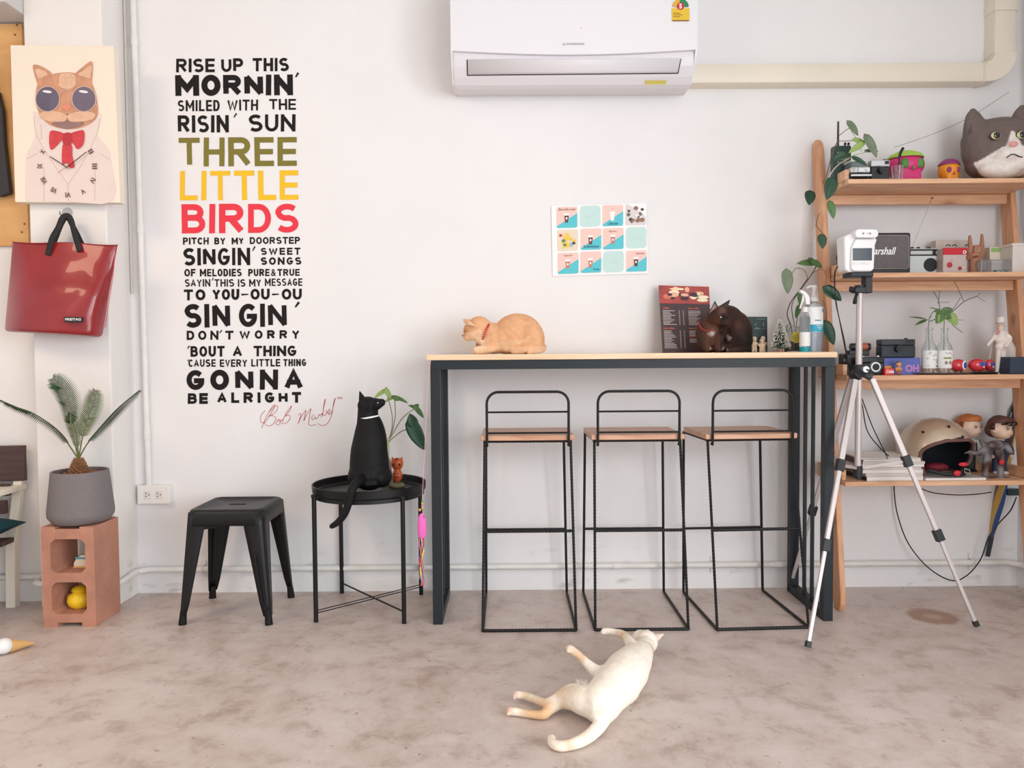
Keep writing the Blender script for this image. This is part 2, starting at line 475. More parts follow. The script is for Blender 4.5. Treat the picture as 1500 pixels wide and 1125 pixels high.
mb.prism([((xv0 + xv1) / 2 + z, y, zz) for y, z in ductprof(2 * hw + .006, .075)], (0, 0, .07))
mb.build('coupling', M_duct, t)
# thin pipes in the right corner
mb = MB().tube([(XR - .02, -.10, 2.98), (XR - .02, -.10, P(1493, 250, -.1).z - .3)], .011, 10)
struct('trim_8', mb, M_pvc)
wire = thing('hanging_wire', 'thin grey wire sagging from the corner duct to the top shelf', 'wire', P(1478, 135, -.05))
MB().tube(spline([P(1478, 135, -.04), P(1420, 172, -.05), P(1370, 195, -.08), P(1310, 216, -.10)], 5), .0012, 5).build('strand', mat('grey_wire', (150, 146, 145), .5), wire)

# air conditioner
M_ac = mat('ac_plastic', (232, 229, 233), .3)
M_ac2 = mat('ac_lower_plastic', (226, 221, 225), .35)
zA = P(840, 74, -.24).z; xl = P(660, 60, -.24).x; xr = P(1022, 60, -.24).x
t = thing('air_conditioner', 'white wall mounted split air conditioner at top centre', 'air conditioner', ((xl + xr) / 2, 0, zA))
prof = [(-.001, 2.60), (-.19, 2.60), (-.215, 2.56), (-.218, zA + .01), (-.216, zA - .02), (-.205, zA - .05), (-.18, zA - .085), (-.155, zA - .108), (-.13, zA - .115), (-.001, zA - .10)]
MB().prism([(xl + .006, y, z) for y, z in prof], (xr - xl - .012, 0, 0)).build('body', M_ac2, t, bevel=.006)
# front panel with a bowed lower edge
rows = []
n = 24
for r, (yy, zz) in enumerate(((-.2, 2.605), (-.226, 2.59), (-.236, 2.5), (-.238, 2.42), (-.236, None), (-.216, None))):
    row = []
    for i in range(n + 1):
        u = i / n; x = xl + (xr - xl) * u
        ze = zA + .004 - .018 * math.sin(PI * u)
        row.append((x, yy, zz if zz else ze))
    rows.append(row)
MB().grid(rows).build('front_panel', M_ac, t)
for x in (xl, xr):
    MB().prism([(x, -.001, 2.60), (x, -.2, 2.605), (x, -.226, 2.59), (x, -.238, 2.45), (x, -.236, zA + .004), (x, -.2, zA - .05), (x, -.155, zA - .105), (x, -.001, zA - .1)], (.007 if x == xl else -.007, 0, 0)).build('side_cover', M_ac, t)
# flap
def acs(px, py):   # point on the lower front curve
    for Y in [(-.222 + .002 * k) for k in range(60)]:
        p = P(px, py, Y)
        # interpolate profile
        for (y1, z1), (y2, z2) in zip(prof[3:-1], prof[4:]):
            if z2 <= p.z <= z1:
                yy = y1 + (y2 - y1) * (z1 - p.z) / (z1 - z2)
                if Y >= yy - .004: return V((p.x, yy, p.z))
    return P(px, py, -.2)
L = [acs(683 + (999 - 683) * 0, 88), acs(684, 111)]; Rr = [acs(998, 86), acs(993, 108)]
off = V((0, -.006, -.002))
rows = []
for i in range(7):
    u = i / 6; a_ = acs(683.5 + .8 * u, 87.5 + 22.3 * u); b_ = acs(998.2 - 4.6 * u, 85.5 + 21.3 * u)
    rows.append([a_ + V((.004, -.0045, 0)), b_ + V((-.004, -.0045, 0))])
MB().grid(rows).build('louvre', M_ac2, t, solid=.003, ang=60)
rows2 = [[r[0] + V((-.004, .0025, -.003 * (i / 6))), r[1] + V((.004, .0025, -.003 * (i / 6)))] for i, r in enumerate(rows)]
MB().grid(rows2).build('louvre_gap', M_hole, t, solid=.001, ang=60)
M_yel = mat('yellow_label', (226, 188, 52), .5); M_yel2 = mat('pale_yellow_label', (214, 200, 98), .5)
a = acs(945, 118); b2 = acs(975, 125)
MB().poly([(a.x, a.y - .003, a.z), (a.x, b2.y - .003, b2.z), (b2.x, b2.y - .003, b2.z), (b2.x, a.y - .003, a.z)]).build('yellow_sticker', M_yel2, t)
YS = -.2395
st = MB().poly([P(984, 12, YS), P(984, 31, YS), P(1010, 31, YS), P(1010, 12, YS)]).build('energy_sticker', M_yel, t, label='yellow and green energy rating sticker')
mb = MB(); 
def fan(mb, cx, cy, r0, r1, a0, a1, Y, n=10, asp=1):
    for i in range(n):
        u = [math.radians(a0 + (a1 - a0) * (i + k) / n) for k in (0, 1)]
        mb.poly([P(cx + r * math.cos(x), cy - asp * r * math.sin(x), Y) for r, x in ((r0, u[0]), (r1, u[0]), (r1, u[1]), (r0, u[1]))])
fan(mb, 997, 10, 6, 12, 0, 100, YS - .0006); mb.build('green_arc', mat('green_print', (30, 130, 80), .5), st)
mb = MB(); fan(mb, 997, 10, 6, 12, 100, 180, YS - .0006); mb.build('orange_arc', mat('orange_print', (224, 170, 60), .5), st)
mb = MB(); fan(mb, 997, 9, 0, 5.5, 0, 360, YS - .0012, 16); mb.build('red_disc', mat('red_print', (196, 44, 48), .5), st)
M_white = mat('white_print', (245, 244, 242), .5)
mb = MB(); text(mb, '5', 995, 999, 5.5, 12.5, YS - .0018); mb.build('numeral', M_white, st)
mb = MB().poly([P(985, 29.5, YS - .0006), P(985, 31, YS - .0006), P(1009, 31, YS - .0006), P(1009, 29.5, YS - .0006)])
for k in range(3): mb.poly([P(986, 19 + 2.5 * k, YS - .0006), P(986, 19.8 + 2.5 * k, YS - .0006), P(996 + 4 * (k % 2), 19.8 + 2.5 * k, YS - .0006), P(996 + 4 * (k % 2), 19 + 2.5 * k, YS - .0006)])
mb.build('small_print', mat('maroon_print', (120, 60, 40), .5), st)
M_grey = mat('grey_print', (178, 176, 182), .5)
mb = MB()
mb.poly([P(826, 62, YS), P(828, 66, YS), P(824, 66, YS)])
for k in range(9): mb.poly([P(830 + k * 3, 62.8, YS), P(830 + k * 3, 65.4, YS), P(832 + k * 3, 65.4, YS), P(832 + k * 3, 62.8, YS)])
mb.build('maker_mark', M_grey, t)
mb = MB().cyl(P(852, 41, -.2375), P(852, 41, -.24), .005, n=12); mb.build('indicator_light', mat('pink_led', (250, 214, 220), .4), t)


from mathutils.geometry import delaunay_2d_cdt
# ---- hand-painted block capitals built from strokes
def _arc(cx, cy, rx, ry, a0, a1, n=10):
    return [(cx + rx * math.cos(math.radians(a0 + (a1 - a0) * i / n)), cy + ry * math.sin(math.radians(a0 + (a1 - a0) * i / n))) for i in range(n + 1)]
GL = {
 'I': (.0, [[(0, 0), (0, 1)]]), 'L': (.75, [[(0, 1), (0, 0), (1, 0)]]), 'T': (.9, [[(0, 1), (1, 1)], [(.5, 1), (.5, 0)]]),
 'H': (.9, [[(0, 0), (0, 1)], [(1, 0), (1, 1)], [(0, .5), (1, .5)]]), 'E': (.8, [[(1, 1), (0, 1), (0, 0), (1, 0)], [(0, .5), (.94, .5)]]), 'F': (.75, [[(1, 1), (0, 1), (0, 0)], [(0, .52), (.85, .52)]]),
 'N': (1.0, [[(0, 0), (0, 1)], [(0, 1), (1, 0)], [(1, 0), (1, 1)]]), 'M': (1.35, [[(0, 0), (0, 1)], [(0, 1), (.5, .3), (1, 1)], [(1, 1), (1, 0)]]),
 'W': (1.5, [[(0, 1), (.25, 0), (.5, .85), (.75, 0), (1, 1)]]), 'V': (.95, [[(0, 1), (.5, 0), (1, 1)]]), 'A': (1.0, [[(0, 0), (.5, 1), (1, 0)], [(.2, .32), (.8, .32)]]),
 'Y': (.95, [[(0, 1), (.5, .45), (1, 1)], [(.5, .45), (.5, 0)]]), 'O': (1.0, [_arc(.5, .5, .5, .5, 90, 450, 24)]), 'C': (.85, [_arc(.55, .5, .55, .5, 45, 315, 16)]),
 'G': (.95, [_arc(.52, .5, .52, .5, 48, 330, 16) + [(1, .45)], [(1, .45), (.6, .45)]]), 'U': (.9, [[(0, 1), (0, .38)] + _arc(.5, .38, .5, .38, 180, 360, 12) + [(1, 1)]]),
 'D': (.9, [[(0, 0), (0, 1), (.45, 1)] + _arc(.45, .5, .55, .5, 90, -90, 12) + [(0, 0)]]),
 'P': (.85, [[(0, 0), (0, 1), (.6, 1)] + _arc(.6, .73, .4, .27, 90, -90, 10) + [(0, .46)]]),
 'R': (.98, [[(0, 0), (0, 1), (.6, 1)] + _arc(.6, .75, .36, .25, 90, -90, 10) + [(0, .5)], [(.45, .5), (.98, 0)]]),
 'B': (.92, [[(0, 0), (0, 1), (.55, 1)] + _arc(.55, .77, .36, .23, 90, -90, 8) + [(0, .54)], [(.5, .54), (.6, .54)] + _arc(.6, .27, .40, .27, 90, -90, 8) + [(0, 0)]]),
 'S': (.92, [_arc(.5, .75, .5, .25, 42, 180, 10)[0:] + _arc(.5, .75, .48, .25, 180, 262, 5)[1:] + _arc(.5, .25, .5, .27, 82, 0, 5) + _arc(.5, .25, .5, .25, 0, -140, 10)[1:]]),
 '&': (.95, [[(1, 0), (.25, .72)] + _arc(.48, .8, .25, .2, 200, -20, 8) + [(.2, .42)] + _arc(.4, .22, .38, .22, 150, 320, 8) + [(.98, .42)]]),
}
def capword(mb, s, x0, x1, y0, y1, Y, t, slope=0, seedk=0):
    """fits a word of block capitals, stroke t px, into the measured box"""
    rr = random.Random(hash_(s) + seedk); H = y1 - y0
    nat = [GL[c][0] * H * .62 for c in s]; free = x1 - x0 - len(s) * t
    gap = min(.55 * H, max(.13 * H, (free - sum(nat) * 1.05) / max(1, len(s) - 1)))
    k = (free - gap * (len(s) - 1)) / max(1e-6, sum(nat))
    x = x0; li = 0
    for c, w in zip(s, nat):
        cv = []; cf = []
        W_ = w * k; tt = t * rr.uniform(.94, 1.08); lean = rr.uniform(-.012, .02)
        for pl in GL[c][1]:
            pts = [V((x + t / 2 + u * W_ + lean * (.5 - v) * H, y1 - t / 2 - v * (H - t))) for u, v in pl]
            pts = [q for i, q in enumerate(pts) if i == 0 or (q - pts[i - 1]).length > 1e-3]
            closed = (pts[0] - pts[-1]).length < 1e-3
            if closed: pts = pts[:-1]
            n = len(pts); L_, R_ = [], []
            for i in range(n):
                a = pts[i - 1] if (i or closed) else None; b = pts[(i + 1) % n] if (i < n - 1 or closed) else None
                p = pts[i].copy()
                if a is None: d1 = d2 = (b - p).normalized(); p -= d1 * t * .5 * (1 if abs(d1.x) < .02 or abs(d1.y) < .02 else .3)
                elif b is None: d1 = d2 = (p - a).normalized(); p += d1 * t * .5 * (1 if abs(d1.x) < .02 or abs(d1.y) < .02 else .3)
                else: d1 = (p - a).normalized(); d2 = (b - p).normalized()
                bi = d1 + d2
                if bi.length < .2: bi = d1
                bi.normalize(); nn = V((-bi.y, bi.x)); m_ = min(1.6, 1 / max(.35, abs(nn.dot(V((-d1.y, d1.x))))))
                L_.append(p + nn * tt / 2 * m_); R_.append(p - nn * tt / 2 * m_)
            b0 = len(cv); cv += L_ + R_
            fs = [(i, i + 1, n + i + 1, n + i) for i in range(n - 1)] + ([(n - 1, 0, n, 2 * n - 1)] if closed else [])
            for q4 in fs:
                ar = sum(cv[b0 + q4[k]].x * cv[b0 + q4[(k + 1) % 4]].y - cv[b0 + q4[(k + 1) % 4]].x * cv[b0 + q4[k]].y for k in range(4))
                q5 = [b0 + k for k in q4]; cf.append(q5 if ar > 0 else q5[::-1])
        ov, oe, of_, _, _, src_ = delaunay_2d_cdt(cv, [], cf, 0, 1e-4)
        of_ = [q6 for q6, k6 in zip(of_, src_) if k6]
        mb.add([P(q.x, q.y + slope * (q.x - x0), Y) for q in ov], [tuple(q6) for q6 in of_])
        x += t + W_ + gap
def hash_(s): return sum(ord(c) * (i + 3) for i, c in enumerate(s))

# ================================================================ WALL LETTERING
INK = mat('black_wall_paint', (30, 25, 25), .7, spec=.25); OLV = mat('olive_wall_paint', (122, 114, 38), .55)
YLW = mat('yellow_wall_paint', (240, 190, 22), .55); RED = mat('red_wall_paint', (232, 48, 68), .55)
YW = -.0015
LINES = [
 (INK, 4.1, [('RISE', 258, 314.5, 86, 106), ('UP', 324, 356, 85.5, 105.5), ('THIS', 370, 423, 85, 104.5)], []),
 (INK, 8.2, [('MORNIN', 257, 429, 110, 140.5)], [(437, 106.5, 433, 113, 3.4)]),
 (INK, 2.9, [('SMILED', 260.5, 321.7, 146.8, 163), ('WITH', 333, 378, 146, 162), ('THE', 394.4, 433.5, 145, 161)], []),
 (INK, 4.9, [('RISIN', 260.5, 335, 169, 194.3), ('SUN', 364.4, 432.8, 167.7, 193)], [(346.5, 166, 342.5, 172, 2.6)]),
 (OLV, 7.8, [('THREE', 262, 434.7, 201.7, 244)], []),
 (YLW, 7.2, [('LITTLE', 263.6, 437, 250.5, 293.5)], []),
 (RED, 8.9, [('BIRDS', 266, 437.6, 299, 342)], []),
 (INK, 2.3, [('PITCH', 268, 305.8, 348, 358.3), ('BY', 314, 330, 348, 358), ('MY', 339.4, 356.8, 348, 358), ('DOORSTEP', 365.9, 439.4, 347.3, 357.6)], []),
 (INK, 4.9, [('SINGIN', 268.6, 366.4, 363.5, 389)], [(373.5, 361, 370, 367.5, 2.4)]),
 (INK, 2.5, [('SWEET', 382, 440, 363, 373.5)], []),
 (INK, 2.6, [('SONGS', 382, 441.4, 377, 388)], []),
 (INK, 2.3, [('OF', 270, 286.5, 394, 405), ('MELODIES', 292.8, 354, 394, 405), ('PURE', 363.7, 394.8, 394, 404.7), ('&', 397, 404.3, 394, 404.5), ('TRUE', 406.4, 439, 394, 404.3)], []),
 (INK, 2.0, [('SAYIN', 270.8, 308, 409, 420), ('THIS', 314, 343, 409, 420), ('IS', 348.5, 359.5, 409, 420), ('MY', 365, 382.4, 409, 420), ('MESSAGE', 388, 442.8, 408, 419)], [(312.5, 407, 310.5, 411, 1.6)]),
 (INK, 3.9, [('TO', 269.4, 300.8, 424, 440), ('YOU', 311, 350.4, 423.5, 439.5), ('OU', 367, 395, 423, 439), ('OU', 412.7, 442, 423, 439)], [(353.5, 431.5, 363.7, 431.2, 2.8), (398.6, 431.3, 408.6, 431, 2.8)]),
 (INK, 7.2, [('SIN', 270.5, 337, 445.5, 480), ('GIN', 350, 420, 445, 479)], [(438, 442.5, 432.5, 450, 3.8)]),
 (INK, 3.1, [('DON', 273.5, 320, 484.5, 498), ('T', 330, 342, 484.5, 497.5), ('WORRY', 350.7, 438.6, 484, 496.5)], [(325, 483.5, 321.5, 488, 2)]),
 (INK, 3.6, [('BOUT', 279, 329, 507, 522.7), ('A', 341, 354.6, 507, 522.5), ('THING', 371.4, 434, 506.5, 522)], [(277.5, 506.5, 274.5, 511, 2)]),
 (INK, 2.2, [('CAUSE', 276, 316, 526.5, 537.5), ('EVERY', 322, 362, 526.5, 537.5), ('LITTLE', 368, 410.5, 526, 537), ('THING', 415, 448.5, 526, 536.5)], [(276.5, 526.5, 274.5, 529.5, 1.5)]),
 (INK, 7.9, [('GONNA', 273, 443.6, 542, 571.5)], []),
 (INK, 4.2, [('BE', 275, 304.4, 576, 591.7), ('ALRIGHT', 318, 441, 575, 590.5)], []),
]
mural = thing('wall_lettering', 'tall column of painted capital letters on the white wall', 'lettering', P(350, 590, 0))
for m_, off_, words, strokes in LINES:
    lab = {OLV.name: 'olive green word', YLW.name: 'yellow word', RED.name: 'red word'}.get(m_.name)
    for (s_, x0, x1, y0, y1) in words:
        mb = MB()
        if s_ == '&': text(mb, s_, x0, x1, y0, y1, YW, .015)
        else: capword(mb, s_, x0, x1, y0, y1, YW, off_, slope=-.006)
        mb.build('painted_word', m_, mural, fix=False, smooth=False, label=lab)
    for (x0, y0, x1, y1, w) in strokes:
        mb = MB()
        d = V((x1 - x0, y1 - y0)).normalized(); nn = V((-d.y, d.x)) * w / 2
        mb.poly([P(x0 + nn.x, y0 + nn.y, YW), P(x1 + nn.x * .6, y1 + nn.y * .6, YW), P(x1 - nn.x * .6, y1 - nn.y * .6, YW), P(x0 - nn.x, y0 - nn.y, YW)])
        mb.build('painted_stroke', m_, mural, fix=False, smooth=False)
# signature, thin red brush line (crop coordinates measured in the photo)
SIG = [
 [(556, 1080), (575, 1030), (605, 975), (622, 955), (625, 965), (605, 1000), (578, 1040), (556, 1050), (550, 1030), (556, 1005), (575, 985)],
 [(600, 990), (625, 960), (640, 962), (636, 985), (606, 1010), (590, 1015), (615, 1012), (632, 1025), (622, 1050), (600, 1066), (580, 1062), (570, 1045)],
 [(640, 1040), (632, 1052), (640, 1062), (655, 1050), (652, 1032), (640, 1036), (655, 1042), (668, 1030)],
 [(664, 1058), (680, 1010), (708, 968), (715, 960), (705, 985), (682, 1015), (700, 1008), (708, 1025), (690, 1048), (672, 1055)],
 [(752, 1010), (758, 1000), (765, 1005), (756, 1035), (748, 1055), (766, 1020), (785, 990), (792, 985), (786, 1010), (780, 1040), (795, 1008), (810, 985), (818, 975), (812, 1005), (808, 1035), (806, 1058), (820, 1064), (845, 1058)],
 [(838, 1008), (828, 1010), (822, 1025), (830, 1034), (840, 1018), (844, 1030), (856, 1020), (860, 1005), (866, 1010), (872, 1004), (880, 1000), (878, 1012)],
 [(872, 1022), (880, 1000), (890, 950), (896, 925), (890, 935), (884, 975), (882, 1005), (892, 1010), (902, 995), (898, 985), (912, 1000), (920, 985), (914, 978), (908, 995), (916, 1006), (930, 990), (945, 930), (950, 918), (940, 935), (930, 1000), (915, 1040), (895, 1060), (872, 1064), (856, 1052)],
 [(958, 918), (970, 912), (985, 918), (970, 921), (958, 918)],
]
mb = MB()
for st_ in SIG:
    mb.tube(spline([P(230 + x / 3.6286, 330 + y / 3.6286, -.0012) for x, y in st_], 4), .0011, 4)
mb.build('signature', mat('thin_red_paint', (196, 84, 76), .55), mural, label='thin red handwritten signature')

# ================================================================ POSTER
t = thing('tile_poster', 'white poster with a grid of pastel coffee pictures on the wall', 'poster', P(880, 404, 0))
YQ = -.006
def pp(u, v, Y=YQ):   # u,v in crop pixels of the 1500x1050 zoom, origin (780,280), scale 7.5
    return P(780 + u / 7.5, 280 + v / 7.5, Y)
MB().prism([pp(205, 165, -.004), pp(222, 935, -.003), pp(1272, 905, -.004), pp(1250, 130, -.005)], (0, -.0012, 0)).build('sheet', mat('poster_paper', (247, 244, 244), .5), t)
PINK = mat('pink_print', (240, 202, 192), .5); TEAL = mat('teal_print', (86, 196, 208), .5); MINT = mat('mint_print', (196, 224, 220), .5)
M_cupw = mat('cup_white_print', (250, 246, 244), .5); M_brn = mat('cup_brown_print', (110, 60, 56), .5); M_cop = mat('cup_copper_print', (196, 128, 108), .5)
M_txt = mat('dark_teal_print', (40, 92, 104), .5); M_rtx = mat('rose_script_print', (160, 92, 84), .5)
TL = [[(265, 175), (520, 163), (768, 155), (1020, 147)], [(272, 428), (528, 415), (773, 410), (1025, 398)], [(278, 680), (528, 668), (775, 662), (1027, 655)]]
KIND = [['c', 'm', 'c', 'p'], ['p2', 'c', 'c', 'm'], ['c', 'c', 'm', 'c']]
TX = {(0, 0): ('Black coffee orange', 285, 470, 188, 222, 0), (0, 2): ('Coffee latte', 825, 940, 340, 372, 1), (1, 1): ('Black coffee honey brown soda', 558, 725, 590, 635, 1), (1, 2): ('Espresso', 840, 925, 430, 456, 0),
      (2, 0): ('Cappuccino', 340, 438, 696, 722, 0), (2, 1): ('Mocha', 670, 735, 845, 870, 1), (2, 3): ('Americano', 1135, 1228, 672, 694, 0)}
for r in range(3):
    for c in range(4):
        u, v = TL[r][c]; k = KIND[r][c]; w, h = 228, 232
        sl = -.03
        Rp = [(x, y + sl * (x - u)) for x, y in rrect(u, u + w, v, v + h, 42 if k == 'm' else 18)]
        base = MB().poly([pp(x, y) for x, y in Rp])
        col = {'c': PINK, 'm': MINT, 'p': mat('photo_grey_print', (222, 212, 212), .5), 'p2': mat('photo_cream_print', (232, 214, 190), .5)}[k]
        o = base.build('picture_tile', col, t, label={'c': None, 'm': 'pale mint tile with white script', 'p': 'photo tile of cups', 'p2': 'photo tile of yellow fruit'}[k])
        if k == 'c':
            MB().poly([pp(x, y, YQ - .0005) for x, y in [(u + 3, v + h - 22), (u + w, v + 65), (u + w, v + h - 16 - 7), (u + w - 14, v + h - 8), (u + 14, v + h + -1), (u + 3, v + h - 10)]]).build('blue_corner', TEAL, o)
            cx, cy = u + w * .48, v + h * .52
            if (r, c) == (1, 1): cx += 0
            bt = {(0, 0): M_brn, (0, 2): M_cupw, (1, 1): M_brn, (1, 2): M_cop, (2, 0): M_cop, (2, 1): M_cop, (2, 3): mat('cup_dark_print', (84, 46, 52), .5)}[(r, c)]
            MB().poly([pp(cx - 24, cy - 26, YQ - .001), pp(cx - 16, cy + 50, YQ - .001), pp(cx + 16, cy + 49, YQ - .001), pp(cx + 26, cy - 28, YQ - .001)]).build('printed_cup', bt, o)
            MB().poly([pp(cx - 30, cy - 28, YQ - .0015), pp(cx + 31, cy - 30, YQ - .0015), pp(cx + 27, cy - 52, YQ - .0015), pp(cx - 25, cy - 50, YQ - .0015)]).build('printed_lid', M_cupw, o)
            MB().poly([pp(cx - 8, cy - 8, YQ - .0015), pp(cx - 8, cy + 14, YQ - .0015), pp(cx + 9, cy + 13, YQ - .0015), pp(cx + 9, cy - 9, YQ - .0015)]).build('printed_mark', M_cupw, o)
            if (r, c) in TX:
                s_, x0, x1, y0, y1, dk = TX[(r, c)]
                mb = MB(); text(mb, s_, x0, x1, y0, y1, 0, 0.0, slope=-.03, shear=.15, plane=lambda a, b: pp(a, b, YQ - .002))
                mb.build('script', M_txt if dk else M_rtx, o, fix=False, smooth=False)
        elif k == 'm':
            mb = MB(); xs = [(u + 60 + 14 * i, v + h * .5 + (26 if i % 2 else -22) - i * 1.2) for i in range(9)]
            mb.tube(spline([pp(x, y, YQ - .0008) for x, y in xs], 4), .0006, 4); mb.build('script', M_white, o)
        else:
            rnd = random.Random(5 + c)
            cs = [(70, 64, 66), (150, 110, 90), (240, 236, 234), (120, 108, 100)] if k == 'p' else [(240, 200, 60), (236, 214, 120), (200, 70, 66), (70, 60, 70), (110, 140, 60), (150, 180, 210)]
            for i in range(14):
                rr = rnd.uniform(14, 34); x = u + rnd.uniform(30, w - 36); y = v + rnd.uniform(34, h - 40)
                if k == 'p2': cc = cs[0 if x > u + 90 and rnd.random() < .8 else rnd.randrange(len(cs))]
                else: cc = cs[rnd.randrange(4)]
                MB().poly([pp(x + rr * math.cos(a * PI / 5), y + rr * .9 * math.sin(a * PI / 5), YQ - .0006 - .00012 * i) for a in range(10)]).build('photo_print', mat('photo_%d_%d_%d' % cc, cc, .5), o)

# ================================================================ BAR TABLE
M_steel = mat('dark_slate_steel', (37, 43, 48), .45, spec=.35, metal=.0, bump=.1, bs=200)
M_lwood = wood('pale_bar_wood', (240, 212, 178), (222, 186, 148), (.35, 5, 5), .45)
M_seat = wood('stool_seat_wood', (222, 176, 144), (194, 140, 110), (.5, 7, 5), .35)
M_pine = wood('pine_shelf_wood', (236, 190, 152), (208, 152, 116), (.5, 5, 5), .5)
M_pinev = wood('pine_rail_wood', (228, 174, 134), (200, 140, 102), (5, 5, .5), .5)
YF = -.43; YB = -.045; bw = .038
xl = P(632, 700, YF).x; xr = P(1222, 700, YF).x
zt = P(900, 517.6, YF).z; ztb = P(900, 526, YF).z
bar = thing('bar_table', 'long high bar table with dark steel frame and pale wooden top', 'table', ((xl + xr) / 2, (YF + YB) / 2, 0))
MB().bb((xl - .014, YF - .006, ztb), (xr + .006, YB + .03, zt)).build('tabletop', M_lwood, bar, bevel=.0025)
BEAMH = .036
MB().bb((xl, YF, ztb - BEAMH), (xr, YF + bw, ztb - .0005)).build('front_beam', M_steel, bar, bevel=.0012)
MB().bb((xl, YB - bw, ztb - BEAMH), (xr, YB, ztb - .0005)).build('rear_beam', M_steel, bar, bevel=.0012)
for x in (xl, xr - bw):
    for y in (YF, YB - bw):
        MB().bb((x, y, 0), (x + bw, y + bw, ztb - BEAMH)).build('leg', M_steel, bar, bevel=.0012)
    MB().bb((x, YF + bw, 0), (x + bw, YB - bw, .036)).build('floor_rail', M_steel, bar, bevel=.0012)
    MB().bb((x, YF + bw, ztb - BEAMH), (x + bw, YB - bw, ztb - .0005)).build('side_beam', M_steel, bar, bevel=.0012)
    for y in (YF + .155, YF + .235):
        MB().bb((x + .013, y, .036), (x + .026, y + .013, ztb - BEAMH)).build('side_post', M_steel, bar, bevel=.001)
TOPZ = zt

# ================================================================ BAR STOOLS
M_rebar = mat('black_iron', (30, 28, 29), .5, bump=.1, bs=150, spec=.3)
M_rod = mat('black_smooth_rod', (24, 23, 24), .45, spec=.35)
def rebar(mb, p, q, r=.0052):
    """ribbed reinforcing bar"""
    p = V(p); q = V(q); L = (q - p).length; n = max(6, int(L / .0065)); pts = []; rs = []
    for i in range(n + 1):
        pts.append(p.lerp(q, i / n)); rs.append(r * (1.14 if i % 2 else .92))
    return mb.tube(pts, rs, 8)
def bar_stool(fx, label, skew=0, rot=0):
    """origin on the floor under the middle of the front floor bar; camera side is the backrest"""
    y0 = 0; y1 = .455; w = .178; wt = .168; yt = .10; ytb = .415; zs = .718
    t = thing('bar_stool', label, 'stool', (fx, -.515, 0), rot, 'iron bar stools at the long table')
    M = WM[t.name]
    def mk(): return MB(M)
    sk = skew
    fl = [(-w, y0, .006), (w, y0, .006), (w, y1, .006), (-w, y1, .006)]
    tp = [(-wt + sk, yt, zs), (wt + sk, yt, zs), (wt + sk - .004, ytb, zs), (-wt + sk - .004, ytb, zs)]
    for i in range(4):
        m = rebar(mk(), fl[i], tp[i]) if i < 2 else mk().cyl(fl[i], tp[i], .0058, n=10)
        m.build('leg', M_rebar, t)
    m = rebar(mk(), fl[0], fl[1], .0062); m.build('floor_bar', M_rebar, t)
    mk().cyl(fl[1], fl[2], .0058, n=10).build('floor_bar', M_rebar, t)
    mk().cyl(fl[0], fl[3], .0058, n=10).build('floor_bar', M_rebar, t)
    def at(i, z):
        a, b = V(fl[i]), V(tp[i]); u = (z - a.z) / (b.z - a.z); return a.lerp(b, u)
    zf = .375
    rebar(mk(), at(0, zf), at(1, zf), .006).build('footrest', M_rebar, t)
    rebar(mk(), at(3, .292), at(2, .292), .0055).build('footrest', M_rebar, t)
    m = rebar(mk(), tp[0], tp[1]); m.cyl(tp[1], tp[2], .0055, n=8).cyl(tp[2], tp[3], .0055, n=8).cyl(tp[3], tp[0], .0055, n=8)
    m.build('seat_frame', M_rebar, t)
    sw = .182
    mk().bb((-sw + sk, yt - .022, zs + .005), (sw + sk, ytb - .03, zs + .026)).build('seat', M_seat, t, bevel=.004)
    # backrest hoop, hooked under the seat
    hw = .158; yb = yt - .029; zt_ = zs + .195
    pts = [(-hw + sk, yb + .012, zs - .012), (-hw + sk, yb, zs - .014), (-hw + sk, yb - .002, zs), (-hw + sk, yb - .004, zs + .14)]
    for k in range(7):
        a = PI - k / 6 * PI / 2; pts.append((-hw + sk + .045 + .045 * math.cos(a), yb - .005, zt_ - .045 + .045 * math.sin(a)))
    for k in range(7):
        a = PI / 2 - k / 6 * PI / 2; pts.append((hw + sk - .045 + .045 * math.cos(a), yb - .005, zt_ - .045 + .045 * math.sin(a)))
    pts += [(hw + sk, yb - .004, zs + .14), (hw + sk, yb - .002, zs), (hw + sk, yb, zs - .014), (hw + sk, yb + .012, zs - .012)]
    mk().tube(pts, .0052, 10).build('back_hoop', M_rod, t)
    for dz in (.117, .036):
        mk().cyl((-hw + sk, yb - .003, zs + dz), (hw + sk, yb - .003, zs + dz), .0038, n=8).build('back_rod', M_rod, t)
    return t
f1 = (PZ(711, 927, .006).x + PZ(841, 927, .006).x) / 2
f2 = (PZ(879, 927, .006).x + PZ(1006, 926, .006).x) / 2
f3 = (PZ(1057, 923, .006).x + PZ(1184, 923, .006).x) / 2
bar_stool(f1, 'wood seat iron bar stool at the left end of the row, below the orange cat')
bar_stool(f2, 'middle bar stool of the row, its floor bar behind the lying cat')
bar_stool(f3, 'bar stool at the right end of the row, nearest the tripod', skew=-.018, rot=.05)

# ================================================================ METAL STOOL
M_blk = mat('black_powder_coat', (25, 25, 26), .42, spec=.4, bump=.08, bs=300)
cx = (PZ(263, 917, 0).x + PZ(397, 917, 0).x) / 2
t = thing('metal_stool', 'low black pressed metal stool with slotted seat, against the wall', 'stool', (cx, -.262, 0))
M = WM[t.name]
hs = .152; zs = .455
def sq(h, r, n=5):
    return rrect(-h, h, -h, h, r, n)
mb = MB(M)
ring = []
for h, z in ((hs, zs - .062), (hs - .001, zs - .03), (hs - .002, zs - .014), (hs - .007, zs - .004), (hs - .016, zs), (hs - .024, zs - .001), (hs - .030, zs - .006)):
    ring.append([(x, y, z) for x, y in sq(h, .04 if h > .14 else .03)])
n = len(ring[0])
for r in ring: r.append(r[0])
mb.grid(ring)
